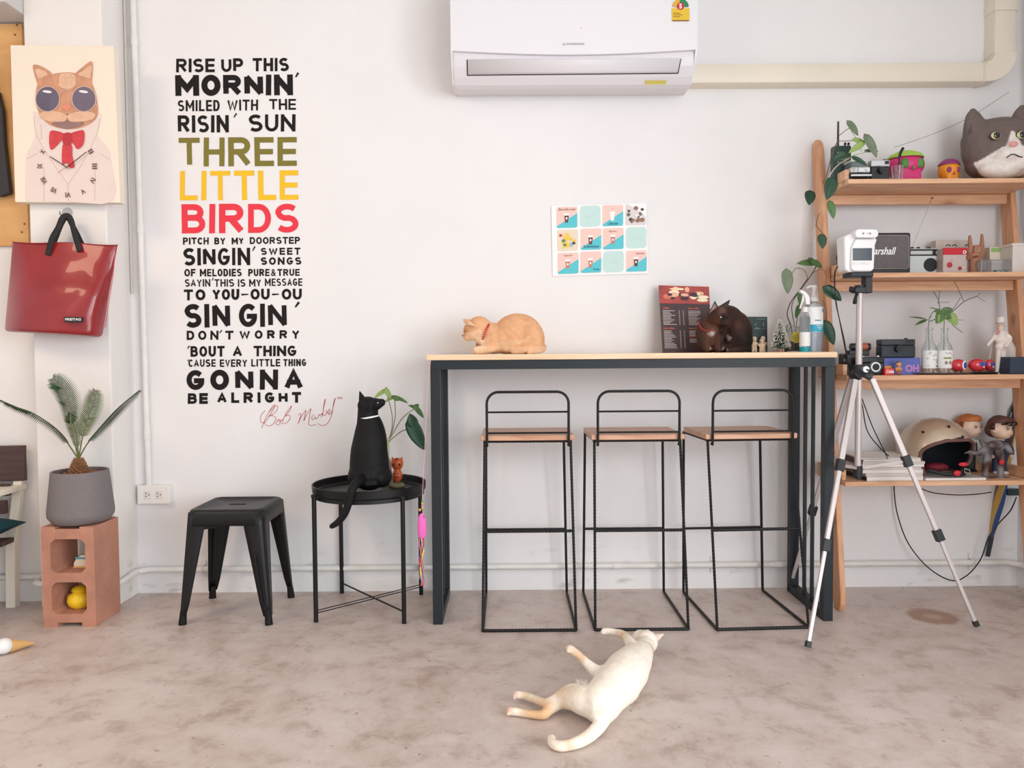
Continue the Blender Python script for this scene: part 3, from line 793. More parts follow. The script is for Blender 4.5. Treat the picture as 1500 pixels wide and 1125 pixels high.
# inner top plate with a slot
top = [V((x, y)) for x, y in sq(hs - .030, .03)]; slot = [V((.026 * math.copysign(1, math.cos(a)) * (1) + .011 * math.cos(a), .011 * math.sin(a))) for a in [2 * PI * (i + .5) / n for i in range(n)]]
# match start angle
slot = slot[-(n // 4):] + slot[:-(n // 4)]
best = min(range(n), key=lambda k: sum((top[i].normalized() - slot[(i + k) % n].normalized()).length for i in range(n)))
slot = [slot[(i + best) % n] for i in range(n)]
zz = zs - .006
rw = [[(p.x, p.y, zz) for p in top], [(p.x, p.y, zz) for p in slot], [(p.x, p.y, zz - .012) for p in slot]]
for r in rw: r.append(r[0])
mb.grid(rw)
mb.build('seat', M_blk, t, solid=.0015)
MB(M).box((0, 0, zs - .05), (.26, .26, .002)).build('seat_underside', M_blk, t)
feet = [PZ(263, 916, .0), PZ(396, 916, 0), PZ(431, 873, 0), PZ(311, 874, 0)]
sg = [(-1, -1), (1, -1), (1, 1), (-1, 1)]
for (sx, sy), ft in zip(sg, feet):
    m = MB()
    R0 = WM[t.name].translation
    topc = R0 + V((sx * (hs - .004), sy * (hs - .004), zs - .012)); bot = V((ft.x, ft.y - (0 if sy < 0 else .01), .035))
    rows = []
    for i in range(9):
        u = i / 8; c = topc.lerp(bot, u)
        wd = .082 * (1 - u) ** 1.0 + .030 * u
        if u > .96: wd = .026
        cc = .02 * (1 - u) + .010 * u
        # angle (L) section with a rounded nose pointing outwards
        sec = [(0, wd), (0, cc), (cc * .3, cc * .3), (cc, 0), (wd, 0)]
        rows.append([c + V((-sx * a, -sy * b, 0)) for a, b in sec])
    m.grid(rows); lg = m.build('leg', M_blk, t, solid=.003, ang=80)
    MB().cyl(bot + V((-sx * .012, -sy * .012, .02)), V((bot.x - sx * .008, bot.y - sy * .008, 0)), .0125, .0155, n=14).build('foot_cap', mat('black_rubber', (22, 22, 23), .6, spec=.3), lg)
    # pressed groove with a raised rim
    if sy < 0:
        a = topc.lerp(bot, .42) + V((-sx * .030, -.004, 0)); b = topc.lerp(bot, .86) + V((-sx * .018, -.003, 0))
        if sx > 0:
            ax = (b - a).normalized(); side = V((1, 0, 0)); pts = []
            for k in range(12):
                an = PI * k / 11; pts.append(a - ax * .008 * math.sin(an) + side * .006 * math.cos(an))
            for k in range(12):
                an = PI * k / 11; pts.append(b + ax * .008 * math.sin(an) - side * .006 * math.cos(an))
            MB().tube(pts, .0026, 6, closed=True).build('pressed_groove', M_blk, lg)
R0 = WM[t.name].translation
for a, b in (((-1, -1), (1, 1)), ((1, -1), (-1, 1))):
    MB().bar(R0 + V((a[0] * .145, a[1] * .145, .375)), R0 + V((b[0] * .145, b[1] * .145, .375)), .004, .014, (0, 0, 1)).build('cross_brace', M_blk, t)

# ================================================================ TRAY TABLE
M_tray = mat('black_tray_metal', (20, 20, 21), .36, spec=.4)
c = P(541, 700, -.25); zt = .53
t = thing('tray_table', 'round black metal tray table on thin legs, carrying the black cat', 'table', (c.x, -.25, 0))
O = V((c.x, -.25, 0)); Rr_ = .228
MB().lathe([(0, zt - .030), (Rr_ - .004, zt - .030), (Rr_ + .002, zt - .024), (Rr_ + .004, zt + .004), (Rr_ + .001, zt + .006), (Rr_ - .002, zt + .003), (Rr_ - .005, zt - .022), (Rr_ - .010, zt - .026), (0, zt - .026)], O, 64).build('tray', M_tray, t)
TRAYZ = zt - .026
MB().lathe([(Rr_ - .012, zt - .046), (Rr_ - .004, zt - .046), (Rr_ - .004, zt - .031), (Rr_ - .012, zt - .031)], O, 64, close=True).build('ring', M_tray, t)
fts = [PZ(463, 911, 0), PZ(592, 913, 0), PZ(617, 871, 0), PZ(501, 869, 0)]
tops = []
for i, f in enumerate(fts):
    d = (f - O); d.z = 0
    tp_ = O + d.normalized() * (Rr_ - .001) + V((0, 0, zt - .02))
    tops.append(tp_)
    MB().cyl((f.x, f.y, 0), (f.x, f.y, zt - .028 if d.length < Rr_ + .004 else zt - .028), .0092, n=14).build('leg', M_tray, t)
    MB().box((f.x, f.y, zt - .026), (.018, .018, .012)).build('tray_clip', M_tray, t)
for a, b, z in ((0, 2, .040), (1, 3, .046)):
    for off in ((0.005, -.005) if a == 0 else (0,)):
        p, q = fts[a], fts[b]; MB().bar((p.x, p.y, z + off), (q.x, q.y, z + off), .004, .006 if a else .003, (0, 0, 1)).build('cross_bar', M_tray, t)

# ================================================================ LEFT SIDE: BLOCK, POT, PALM
M_terra = mat('terracotta_block', (186, 132, 110), .9, var=.16, vs=14, bump=.8, bs=140)
bl = PZ(64, 919, 0); brr = PZ(140, 919, 0); z1 = P(100, 772, bl.y).z
bx0, bx1 = bl.x, brr.x; by0 = bl.y; by1 = by0 + .195
if by1 > YP - .045: by1 = YP - .045
blk = thing('hollow_block', 'terracotta coloured hollow cement block standing on end under the pot', 'block', ((bx0 + bx1) / 2, (by0 + by1) / 2, 0))
m = MB(); th = .035; zb1 = .018
holes = [(.052, .178), (.215, z1 - .048)]
m.bb((bx0, by0, zb1), (bx0 + th, by1, z1 - .008)); m.bb((bx1 - th, by0, zb1), (bx1, by1, z1 - .008))
m.bb((bx0 + th, by0, zb1), (bx1 - th, by1, holes[0][0])); m.bb((bx0 + th, by0, holes[0][1]), (bx1 - th, by1, holes[1][0])); m.bb((bx0 + th, by0, holes[1][1]), (bx1 - th, by1, z1 - .008))
for xa, xb in ((bx0, bx0 + .055), (bx1 - .055, bx1)):
    m.bb((xa, by0, 0), (xb, by1, zb1)); m.bb((xa, by0, z1 - .008), (xb, by1, z1))
for h0, h1 in holes:
    for xs, d in ((bx0 + th, 1), (bx1 - th, -1)):
        for zz, e in ((h0, 1), (h1, -1)):
            m.prism([(xs, by0, zz), (xs + d * .018, by0, zz), (xs, by0, zz + e * .018)], (0, by1 - by0, 0))
m.build('block_body', M_terra, blk, fix=True, smooth=False)
def torus(mb, c, R, r, n=16, k=8): mb.lathe([(R + r * math.cos(2 * PI * i / k), r * math.sin(2 * PI * i / k)) for i in range(k)], c, n, close=True); return mb
# yellow teapot-like toy and little boot in the hollows
M_yl = mat('yellow_plastic', (244, 200, 40), .35)
q = V(((bx0 + bx1) / 2 - .004, by0 + .085, holes[0][0]))
t = thing('yellow_jar', 'yellow round jar with lid inside the lower hollow of the block', 'jar', q)
MB().lathe([(0, 0), (.030, 0), (.044, .012), (.050, .032), (.044, .052), (.030, .062), (.026, .066), (.0, .066)], q, 24).build('bowl', M_yl, t)
MB().lathe([(0, .066), (.030, .066), (.033, .072), (.026, .082), (.010, .088), (0, .089)], q, 24).build('lid', M_yl, t)
MB().tube(spline([q + V((-.045, 0, .05)), q + V((-.052, 0, .036)), q + V((-.047, 0, .02))], 4), .004, 8).build('handle', M_yl, t)
q = V(((bx0 + bx1) / 2 + .020, by0 + .09, holes[1][0]))
t = thing('mini_shoe', 'small cream and teal shoe ornament in the upper hollow of the block', 'ornament', q)
MB().prism([(q.x - .038, q.y - .022, q.z + .004), (q.x + .03, q.y - .022, q.z + .004), (q.x + .03, q.y - .022, q.z + .052), (q.x - .010, q.y - .022, q.z + .052), (q.x - .030, q.y - .022, q.z + .036), (q.x - .040, q.y - .022, q.z + .018)], (0, .05, 0)).build('upper', mat('cream_rubber', (232, 220, 200), .5), t, bevel=.004)
MB().bb((q.x - .040, q.y - .024, q.z), (q.x + .032, q.y + .030, q.z + .008)).build('sole', mat('ochre_sole', (214, 176, 110), .6), t, bevel=.002)
MB().bb((q.x - .030, q.y - .0235, q.z + .036), (q.x + .031, q.y + .029, q.z + .044)).build('stripe', mat('teal_stripe', (90, 160, 172), .5), t)
MB().tube(spline([q + V((.026, .01, .05)), q + V((.012, .0, .064)), q + V((.014, .01, .078))], 4), .004, 6).build('string', mat('maroon_cord', (120, 60, 50), .7), t)

M_pot = mat('grey_stone_pot', (122, 114, 114), .7, var=.05, vs=60, bump=.3, bs=220)
pc = V(((bx0 + bx1) / 2 + .004, (by0 + by1) / 2, z1))
pot = thing('plant_pot', 'matt grey tapered plant pot standing on the block', 'pot', pc)
zr = P(110, 694, pc.y - .09).z - z1
MB().lathe([(0, 0), (.085, 0), (.105, .008), (.120, .03), (.1215, .045), (.104, zr), (.097, zr), (.098, zr - .02), (.1, zr - .022), (0, zr - .022)], pc, 48).build('pot_body', M_pot, pot, ang=50)
m = MB(); rnd = random.Random(3)
for i in range(60):
    a = rnd.uniform(0, 2 * PI); r = .095 * rnd.random() ** .5
    m.sph(pc + V((r * math.cos(a), r * math.sin(a), zr - .02)), (rnd.uniform(.008, .014), rnd.uniform(.007, .012), rnd.uniform(.006, .010)), 6, 4)
tag(m.build('pebbles', mat('clay_pebbles', (164, 112, 88), .9, var=.2, vs=40), pot), kind='stuff')
pl = thing('sago_palm', 'small sago palm with four feathery fronds growing in the grey pot', 'plant', pc + V((0, 0, zr - .02)))
tc_ = P(115, 700, pc.y); zt0 = pc.z + zr - .025
m = MB(); trunk_top = P(115, 673, pc.y)
nr = 9
for i in range(nr):
    u = i / nr; z = zt0 + (trunk_top.z - zt0) * u; r = (.036, .036, .035, .032, .028, .025, .022, .018, .014)[i]
    for k in range(11):
        a = 2 * PI * (k + .5 * (i % 2)) / 11
        d = V((math.cos(a), math.sin(a), 0)); b = V((trunk_top.x, pc.y, z))
        m.cyl(b + d * r * .5, b + d * (r + .004) + V((0, 0, .014)), .0075, .002, n=5)
m.lathe([(0, zt0 - .01), (.026, zt0), (.027, zt0 + .02), (.018, zt0 + .04), (.008, trunk_top.z), (0, trunk_top.z + .004)], (trunk_top.x, pc.y, 0), 14)
m.build('trunk', mat('cycad_trunk', (150, 104, 70), .9, var=.3, vs=50), pl)
M_fr = mat('frond_green', (46, 80, 40), .5, var=.25, vs=12); M_fr2 = mat('pale_frond_green', (92, 112, 62), .5, var=.15, vs=12)
M_stem = mat('frond_stem', (110, 112, 66), .5)
def frond(path, leng, m_, facing, droop=0.0, start=.25):
    """path of world points; leaflets leave both sides"""
    pts = spline(path, 10); n = len(pts)
    st_ = MB().tube(pts, [.0032 * (1 - .7 * i / n) for i in range(n)], 6).build('frond', M_stem, pl)
    mb = MB(); k = int(n * start)
    raw = spline(pts[k:], 6); acc = 0; fine = [raw[0]]
    for a_, b_ in zip(raw, raw[1:]):
        acc += (b_ - a_).length
        if acc > .0052: fine.append(b_); acc = 0
    N = len(fine)
    for i in range(N - 1):
        u = i / (N - 1); t_ = (fine[min(N - 1, i + 1)] - fine[i]).normalized()
        L = leng * (math.sin(PI * min(1, .12 + u * .80)) ** .6) * (1 if u < .9 else .8)
        sd = t_.cross(V(facing)).normalized()
        for s_ in (-1, 1):
            d = (sd * s_ + t_ * .55 + V((0, 0, -droop))).normalized(); w = t_ * .0046
            a = fine[i]; q1 = a + d * L * .5 + V(facing) * .004; q2 = a + d * L
            mb.add([a - w * .4, a + w * .4, q1 + w * .5, q2, q1 - w * .5], [(0, 1, 2, 3, 4)])
    tag(mb.build('leaflets', m_, st_, fix=False, solid=.0005), kind='stuff')
yb = pc.y; base = trunk_top
frond([base, P(101, 652, yb - .03), P(82, 628, yb - .06), P(50, 606, yb - .10), P(24, 596, yb - .13), P(-4, 584, yb - .16)], .038, M_fr, (.1, .55, .9), .8)
frond([base, P(109, 645, yb - .01), P(104, 618, yb), P(102, 592, yb + .0), P(92, 568, yb - .01), P(76, 553, yb - .02)], .062, M_fr, (0, -1, .1), 0, .38)
frond([base, P(120, 645, yb - .01), P(128, 615, yb), P(137, 590, yb + .0), P(142, 570, yb - .01)], .052, M_fr2, (.1, -1, .1), 0, .3)
frond([base, P(128, 650, yb), P(152, 622, yb - .02), P(176, 596, yb - .04), P(206, 571, yb - .06)], .030, M_fr, (-.6, .35, .7), .8, .3)
frond([base, P(112, 640, yb + .0), P(106, 618, yb + .01), P(99, 606, yb + .02)], .045, M_fr2, (-.2, -1, .1), 0, .2)

# ================================================================ CLOCK CANVAS
YC = YP - .045
M_can = mat('cream_canvas', (240, 226, 208), .7, bump=.2, bs=500)
c0, c1, c2, c3 = P(15, 66, YC), P(166, 67, YC), P(176, 297, YC), P(22, 296, YC)
t = thing('canvas_clock', 'canvas print clock of a cat in round sunglasses and red bow', 'clock', (c0 + c2) / 2)
MB().prism([c0, c1, c2, c3], (0, .042, 0)).build('canvas', M_can, t, bevel=.002)
def cp(x, y, k=1): return P(x / 3.516, y / 3.516, YC - .0006 * k)
def blob(pts, m_, k, name, par=None, n=4):
    ps = spline([V((a, b, 0)) for a, b in pts] + [V((pts[0][0], pts[0][1], 0))], n)[:-1]
    return MB().poly([cp(p.x, p.y, k) for p in ps]).build(name, m_, par or t, smooth=False, fix=False)
FUR = mat('painted_fur', (206, 150, 118), .7, var=.2, vs=45, stretch=(1, 1, .5)); FUR2 = mat('painted_fur_light', (226, 182, 152), .7, var=.12, vs=40)
SHIRT = mat('painted_shirt', (230, 212, 204), .7, var=.03, vs=10); SHL = mat('painted_fold', (208, 190, 182), .7)
blob([(132, 1036), (134, 820), (160, 750), (182, 690), (172, 600), (185, 575), (345, 640), (510, 580), (515, 640), (502, 700), (560, 770), (572, 830), (586, 1036), (345, 1038)], SHIRT, 1, 'printed_shirt', n=3)
for pts in ([(176, 600), (190, 700), (260, 820), (350, 950)], [(514, 610), (495, 700), (430, 830), (350, 950)], [(350, 950), (352, 1034)], [(225, 860), (228, 1034)], [(490, 860), (488, 1034)], [(210, 640), (215, 720)], [(134, 820), (190, 790)], [(572, 830), (520, 790)]):
    mb = MB(); mb.tube(spline([cp(a, b, 2) for a, b in pts], 4), .0010, 4); mb.build('printed_fold', SHL, t)
blob([(200, 580), (182, 520), (195, 430), (240, 390), (345, 372), (440, 392), (475, 430), (500, 520), (500, 600), (440, 650), (345, 666), (250, 640)], FUR, 3, 'printed_face')
blob([(192, 432), (170, 350), (182, 332), (230, 350), (272, 385), (230, 400)], FUR, 4, 'printed_ear')
blob([(472, 430), (478, 330), (462, 318), (420, 350), (384, 385), (430, 398)], FUR, 4, 'printed_ear')
blob([(196, 405), (182, 356), (225, 365), (245, 385)], FUR2, 5, 'printed_inner_ear'); blob([(466, 405), (470, 340), (425, 365), (404, 385)], FUR2, 5, 'printed_inner_ear')
blob([(300, 440), (310, 385), (345, 376), (385, 388), (388, 440), (345, 460)], FUR2, 5, 'printed_forehead')
blob([(262, 640), (300, 610), (345, 585), (400, 612), (432, 640), (345, 664)], mat('painted_chin', (150, 116, 112), .7, var=.2, vs=30), 5, 'printed_chin')
blob([(200, 585), (260, 570), (330, 585), (345, 600), (330, 625), (262, 625), (215, 612)], FUR2, 5.5, 'printed_cheek'); blob([(345, 600), (362, 585), (430, 572), (488, 585), (480, 612), (430, 625), (362, 625)], FUR2, 5.5, 'printed_cheek')
blob([(316, 545), (342, 538), (366, 548), (343, 572)], mat('painted_nose', (224, 140, 118), .6), 6, 'printed_nose')
LENS = mat('painted_lens', (92, 84, 108), .35, var=.3, vs=9); GL = mat('painted_rim', (226, 196, 186), .5)
for lx in (245, 432):
    mb = MB(); mb.poly([cp(lx + 62 * math.cos(a * PI / 16), 510 + 65 * math.sin(a * PI / 16), 7) for a in range(32)]); mb.build('printed_lens', LENS, t, fix=False)
    mb = MB(); mb.tube([cp(lx + 62 * math.cos(a * PI / 16), 510 + 65 * math.sin(a * PI / 16), 7.5) for a in range(32)], .0014, 6, closed=True); mb.build('printed_rim', GL, t)
    mb = MB(); mb.poly([cp(lx - 2 + 24 * math.cos(a * PI / 8), 472 + 7 * math.sin(a * PI / 8) + 3 * math.cos(a * PI / 8), 8) for a in range(16)]); mb.build('printed_glint', mat('painted_glint', (232, 222, 226), .5), t, fix=False)
mb = MB(); mb.tube(spline([cp(305, 485, 8), cp(338, 462, 8), cp(372, 485, 8)], 4), .0012, 6); mb.build('printed_bridge', GL, t)
BOW = mat('painted_red_bow', (208, 62, 70), .6, var=.15, vs=30)
blob([(320, 720), (262, 772), (256, 680), (300, 676), (345, 690), (392, 676), (432, 674), (430, 740), (398, 768), (372, 735)], BOW, 6, 'printed_bow')
blob([(322, 745), (368, 745), (372, 800), (384, 858), (360, 864), (345, 840), (322, 846), (318, 800)], BOW, 6, 'printed_bow_tail')
blob([(322, 690), (345, 682), (368, 690), (368, 738), (345, 748), (324, 738)], mat('painted_red_knot', (184, 48, 56), .6), 7, 'printed_knot')
NUM = mat('numeral_brown', (104, 60, 56), .6)
for s_, x, y in (('X', 219, 782), ('IX', 204, 854), ('VIII', 226, 930), ('VII', 278, 980), ('VI', 350, 1003), ('V', 427, 986), ('IV', 476, 930), ('III', 487, 856), ('II', 467, 780)):
    mb = MB(); w = {'X': 10, 'V': 10, 'IX': 12, 'II': 10, 'III': 14, 'IV': 13, 'VI': 13, 'VII': 15, 'VIII': 17}[s_]
    an = math.atan2(y - 860, x - 345) + PI / 2
    ca, sa = math.cos(an), math.sin(an)
    text(mb, s_, -w, w, -13, 13, 0, .02, plane=lambda a, b, x=x, y=y, ca=ca, sa=sa: cp(x + a * ca - b * sa, y + a * sa + b * ca, 6.5))
    mb.build('numeral', NUM, t, fix=False, smooth=False)
M_hand = mat('black_clock_hand', (28, 26, 28), .4)
MB().bar(cp(345, 862, 14), cp(258, 806, 14), .0035, .001, (0, 1, 0)).build('hour_hand', M_hand, t)
MB().bar(cp(345, 862, 16), cp(446, 782, 16), .003, .001, (0, 1, 0)).build('minute_hand', M_hand, t)
MB().bar(cp(372, 838, 18), cp(298, 890, 18), .0012, .001, (0, 1, 0)).build('second_hand', mat('red_hand', (190, 50, 60), .4), t)
MB().cyl(cp(345, 862, 1), cp(345, 862, 22), .0035, n=14).build('hub', mat('brass_hub', (120, 96, 70), .4, metal=.6), t)

# ================================================================ RED BAG
M_vinyl = mat('red_vinyl', (148, 30, 36), .34, var=.1, vs=7, coat=.4, bump=.5, bs=9)
M_strap = mat('black_webbing', (40, 38, 40), .8, bump=.5, bs=300)
YB0 = YP - .055
bagc = P(88, 420, YB0)
t = thing('tote_bag', 'glossy red vinyl tote bag with black handles hanging on the pillar', 'bag', (bagc.x, YB0, P(88, 490, YB0).z))
NS = 14; rows = []; NSD = 10
TLp, TRp, BRp, BLp = (18, 354), (173, 358), (150, 495), (6, 486)
for i in range(NS + 1):
    u = i / NS
    lx = TLp[0] + (BLp[0] - TLp[0]) * u; ly = TLp[1] + (BLp[1] - TLp[1]) * u; rx = TRp[0] + (BRp[0] - TRp[0]) * u; ry = TRp[1] + (BRp[1] - TRp[1]) * u
    dep = .016 + .085 * math.sin(PI / 2 * min(1, u * 1.1)) ** 1.2
    front = []; back = []
    for j in range(NSD + 1):
        v = j / NSD; px = lx + (rx - lx) * v; py = ly + (ry - ly) * v
        bulge = math.sin(PI * v) ** .35
        wr = .008 * noise.noise(V((v * 4, u * 5, 1.3))) + .006 * noise.noise(V((v * 9 + u * 6, u * 3, 7)))
        if i == 0: py += 1.2 * math.sin(v * 9)
        front.append(P(px, py, YB0 - dep * bulge + wr)); back.append(P(px, py, YB0 + .012 + .0 * bulge))
    rows.append(front + back[::-1] + [front[0]])
m = MB().grid(rows); n = len(rows[0])
m.add(rows[-1][:-1], [tuple([j, j + 1, 2 * NSD + 1 - j - 1, 2 * NSD + 1 - j]) for j in range(NSD)])
m.build('bag_body', M_vinyl, t, sub=2, ang=180)
rim = [P(TLp[0] + (TRp[0] - TLp[0]) * j / 14, TLp[1] + (TRp[1] - TLp[1]) * j / 14 + 1.2 * math.sin(j / 14 * 9) + .5, YB0 - (.016 * math.sin(PI * j / 14) ** .35 + .002)) for j in range(15)]
MB().tube(rim, .0022, 6).build('rim_piping', M_vinyl, t)
rs = [P(a, b, YB0 - .03 - .05 * k) for a, b, k in ((169, 362, 0), (166, 400, .6), (160, 440, 1), (154, 480, 1.1))]
MB().tube(spline(rs, 4), .0016, 6).build('seam_piping', mat('rose_piping', (196, 84, 96), .4), t)
def strap(pts, w, name='handle'):
    ps = spline(pts, 8); rows = []
    for i, p in enumerate(ps):
        a = ps[min(i + 1, len(ps) - 1)] - ps[max(i - 1, 0)]; sd = V((a.z, 0, -a.x)).normalized()
        rows.append([p - sd * w / 2, p + sd * w / 2])
    return MB().grid(rows).build(name, M_strap, t, solid=.003)
yh = YB0 - .022
strap([P(70, 374, yh - .012), P(76, 350, yh - .008), P(85, 334, yh), P(91, 320, yh + .01), P(98, 316, yh + .012), P(104, 322, yh + .008), P(110, 345, yh), P(117, 368, yh - .012)], .022)
strap([P(74, 368, yh + .02), P(82, 348, yh + .02), P(90, 328, yh + .02), P(98, 318, yh + .02), P(106, 330, yh + .02), P(114, 345, yh + .02), P(122, 362, yh + .02)], .020)
lbq = [P(93.5, 464, YB0 - .117), P(120.5, 464.5, YB0 - .117), P(120, 472.5, YB0 - .122), P(93.5, 472, YB0 - .122)]
lb = MB().prism(lbq, (0, .012, 0)).build('label_patch', mat('black_patch', (30, 28, 30), .5), t, bevel=.001)
mb = MB(); text(mb, 'FREITAG', 95.5, 118.5, 466, 469.5, YB0 - .1235, .02); mb.build('lettering', M_white, lb, fix=False, smooth=False)
hk = P(99, 316, YP); t = thing('adhesive_hook', 'clear round wall hook on the pillar holding the red bag', 'hook', (hk.x, YP, hk.z))
M_clr = mat('clear_plastic', (240, 242, 244), .1, trans=.85)
MB().cyl((hk.x, YP - .0005, hk.z + .012), (hk.x, YP - .006, hk.z + .012), .022, .019, n=20).build('pad', M_clr, t)
MB().tube(spline([(hk.x, YP - .004, hk.z + .005), (hk.x, YP - .03, hk.z - .006), (hk.x, YP - .05, hk.z - .004), (hk.x, YP - .055, hk.z + .008)], 4), .0035, 8).build('hook_arm', mat('hook_metal', (190, 190, 192), .25, metal=1), t)

# ================================================================ FAR LEFT
YW2 = YL - .018
p0, p1 = P(38, 35, YW2), P(42, 360, YW2)
t = thing('plywood_board', 'varnished plywood panel fixed on the far left wall', 'board', (p0.x - .3, YL, p1.z))
M_ply = wood('plywood', (226, 178, 116), (206, 150, 88), (1, 1, 3), .45, vs=3)
MB().bb((p0.x - .75, YW2, p1.z), (min(p1.x, XPL - .003), YL - .001, p0.z)).build('panel', M_ply, t, bevel=.001)
for px, py in ((25, 36.5), (22, 51), (32, 340), (36, 328)):
    q = P(px, py, YW2); MB().cyl((q.x, YW2 + .001, q.z), (q.x, YW2 - .004, q.z), .005, .003, n=8).build('screw', mat('brass_screw', (150, 110, 60), .4, metal=.7), t)
yy = YW2 - .03
t = thing('hanging_pouch', 'dark slim leather pouch hanging on the plywood board', 'pouch', P(0, 285, yy))
pz = [P(-26, 130, yy), P(-4, 132, yy), P(3, 160, yy), P(6, 210, yy), P(11, 255, yy), P(14, 283, yy), P(2, 287, yy), P(-40, 287, yy)]
MB().prism(pz, (0, .026, 0)).build('pouch_body', mat('dark_leather', (52, 48, 50), .6), t, bevel=.006)
MB().tube(spline([P(-22, 132, yy + .01), P(-14, 95, yy + .012), P(-6, 133, yy + .01)], 6), .004, 8).build('strap', M_strap, t)

# chair
ch = PZ(19, 889, 0)
t = thing('garden_chair', 'white framed chair with dark wooden boards at the far left edge', 'chair', (ch.x, ch.y, 0), math.radians(5))
M = WM[t.name]
M_cw = mat('cream_paint', (232, 222, 206), .5, var=.04, vs=10); M_db = wood('dark_brown_board', (82, 56, 52), (64, 42, 40), (.6, 6, 6), .5)
Sx = S(ch.y)
zS = P(10, 790, ch.y).z
w = .54
for x in (0, -w):
    MB(M).bar((x, 0, 0), (x, .012, zS), .038, .04).build('leg', M_cw, t, bevel=.003)
    MB(M).bar((x, .012, zS - .02), (x + (.03 if x == 0 else -.03), .055, P(45, 656, ch.y).z - .02), .036, .03).build('back_post', M_cw, t, bevel=.003)
    MB(M).bar((x, -.44, 0), (x, -.44, P(20, 716, ch.y).z - .012), .038, .04).build('leg', M_cw, t, bevel=.003)
    MB(M).bar((x, -.42, zS - .03), (x, 0, zS - .03), .03, .04).build('side_rail', M_cw, t, bevel=.003)
za = P(20, 716, ch.y).z
for x in (0, -w):
    MB(M).bar((x - .02 , -.47, za + .0), (x + .015, .06, za), .055, .024, (0, 0, 1)).build('armrest', M_cw, t, bevel=.005)
MB(M).bar((-w, 0, za - .0), (.0, 0, za), .022, .03).build('back_rail', M_cw, t, bevel=.003)
for a, b, xr_ in ((654, 706, .052), (709, 726, .004), (733, 752, -.012)):
    za_, zb_ = P(20, a, ch.y).z, P(20, b, ch.y).z
    MB(M).bb((-w - .04, -.012 if a > 700 else .02, zb_), (xr_, .012 if a > 700 else .045, za_)).build('back_board', M_db, t, bevel=.003)
for k in range(4):
    y = -.42 + k * .105
    MB(M).bb((-w - .02, y, zS - .008), (.022, y + .09, zS + .012)).build('seat_slat', M_db, t, bevel=.002)
# cushion
q = M @ V((-.19, -.17, zS + .012))
t2 = thing('cushion', 'dark teal cushion lying on the garden chair seat', 'cushion', q)
rows = []
N = 12
for i in range(N + 1):
    row = []
    for j in range(N + 1):
        u = i / N * 2 - 1; v = j / N * 2 - 1
        h = .055 * ((1 - u * u) * (1 - v * v)) ** .4
        pinch = 1 - .10 * (1 - abs(u)) * abs(v) - .1 * (1 - abs(v)) * abs(u)
        row.append((u * .23 * (1 - .1 * (1 - v * v)) , v * .21 * (1 - .1 * (1 - u * u)), h))
    rows.append(row)
mq = Matrix.Translation(q + V((0, 0, .056)))
m = MB(mq).grid(rows); m.grid([[(x, y, -h) for x, y, h in r] for r in rows])
m.build('cushion_body', mat('teal_cloth', (14, 66, 74), .85, bump=.5, bs=200), t2)

# ice cream toy on the floor
q = PZ(18, 953, 0)
a = PZ(50, 941, .012); b = PZ(14, 948, .02)
t = thing('ice_cream_toy', 'toy ice cream cone lying on the floor at the left edge', 'toy', (q.x, q.y, 0))
ax = (b - a).normalized()
a.z = .010; b.z = .024
m = MB(); m.cyl(a, b, .004, .024, n=20); m.build('cone', mat('waffle_cone', (226, 178, 112), .7, bump=1, bs=120), t)
m = MB(); m.sph(b + ax * .018 + V((0, 0, .004)), (.030, .030, .028), 16, 10); m.sph(b + ax * .042 + V((0, 0, .002)), (.026, .024, .025), 14, 8); m.sph(b + ax * .06, .018, 12, 8)
sculpt('ice_cream', m, mat('cream_white', (244, 240, 238), .4), t, .004, 3)

# ================================================================ CATS
def furmat(name, rough=.75):
    return mat(name, (200, 200, 200), rough, attr=True, var=.10, vs=55, bump=.35, bs=260, sheen=0, spec=.2)
class Cat:
    def __init__(s, Y): s.Y = Y; s.mb = MB()
    def p(s, x, y, d=0): return P(x, y, s.Y + d)
    def k(s, d=0): return S(s.Y + d)
    def e(s, x, y, d, rx, ry, rd, a=0):
        k = s.k(d); R = Matrix.Rotation(math.radians(a), 3, 'Y')
        s.mb.sph(s.p(x, y, d), (rx * k, rd, ry * k), 20, 14, R); return s
    def c(s, pts, n=10):
        """limb through (px,py,depth,radius_px)"""
        ps = [s.p(a, b, d) for a, b, d, r in pts]; k = 6
        pp_ = spline(ps, k); rr = []
        for i in range(len(pts) - 1):
            for j in range(k): rr.append((pts[i][3] + (pts[i + 1][3] - pts[i][3]) * j / k) * s.k(pts[i][2]))
        rr.append(pts[-1][3] * s.k(pts[-1][2]))
        s.mb.tube(pp_, rr, n)
        s.mb.sph(ps[0], rr[0], 10, 8); s.mb.sph(ps[-1], rr[-1], 10, 8); return s
def ear(name, m, mi, par, b0, b1, tip, depth, bulge=.3):
    """thin cupped ear from two base points to a tip, with a lighter inside"""
    b0, b1, tip, dv = V(b0), V(b1), V(tip), V(depth)
    rows = []; N = 6
    for i in range(N + 1):
        u = i / N; L = b0.lerp(tip, u); R_ = b1.lerp(tip, u); row = []
        for j in range(N + 1):
            v = j / N; row.append(L.lerp(R_, v) + dv * math.sin(PI * v) * (1 - u) + (b1 - b0).normalized() * 0)
        rows.append(row)
    o = MB().grid(rows).build(name, m, par, solid=.003, sub=1, fix=False)
    c = (b0 + b1 + tip) / 3
    rows2 = [[c + (p - c) * .68 - dv * .12 for p in r] for r in rows]
    MB().grid(rows2).build('inner_ear', mi, o, solid=.001, fix=False)
    return o

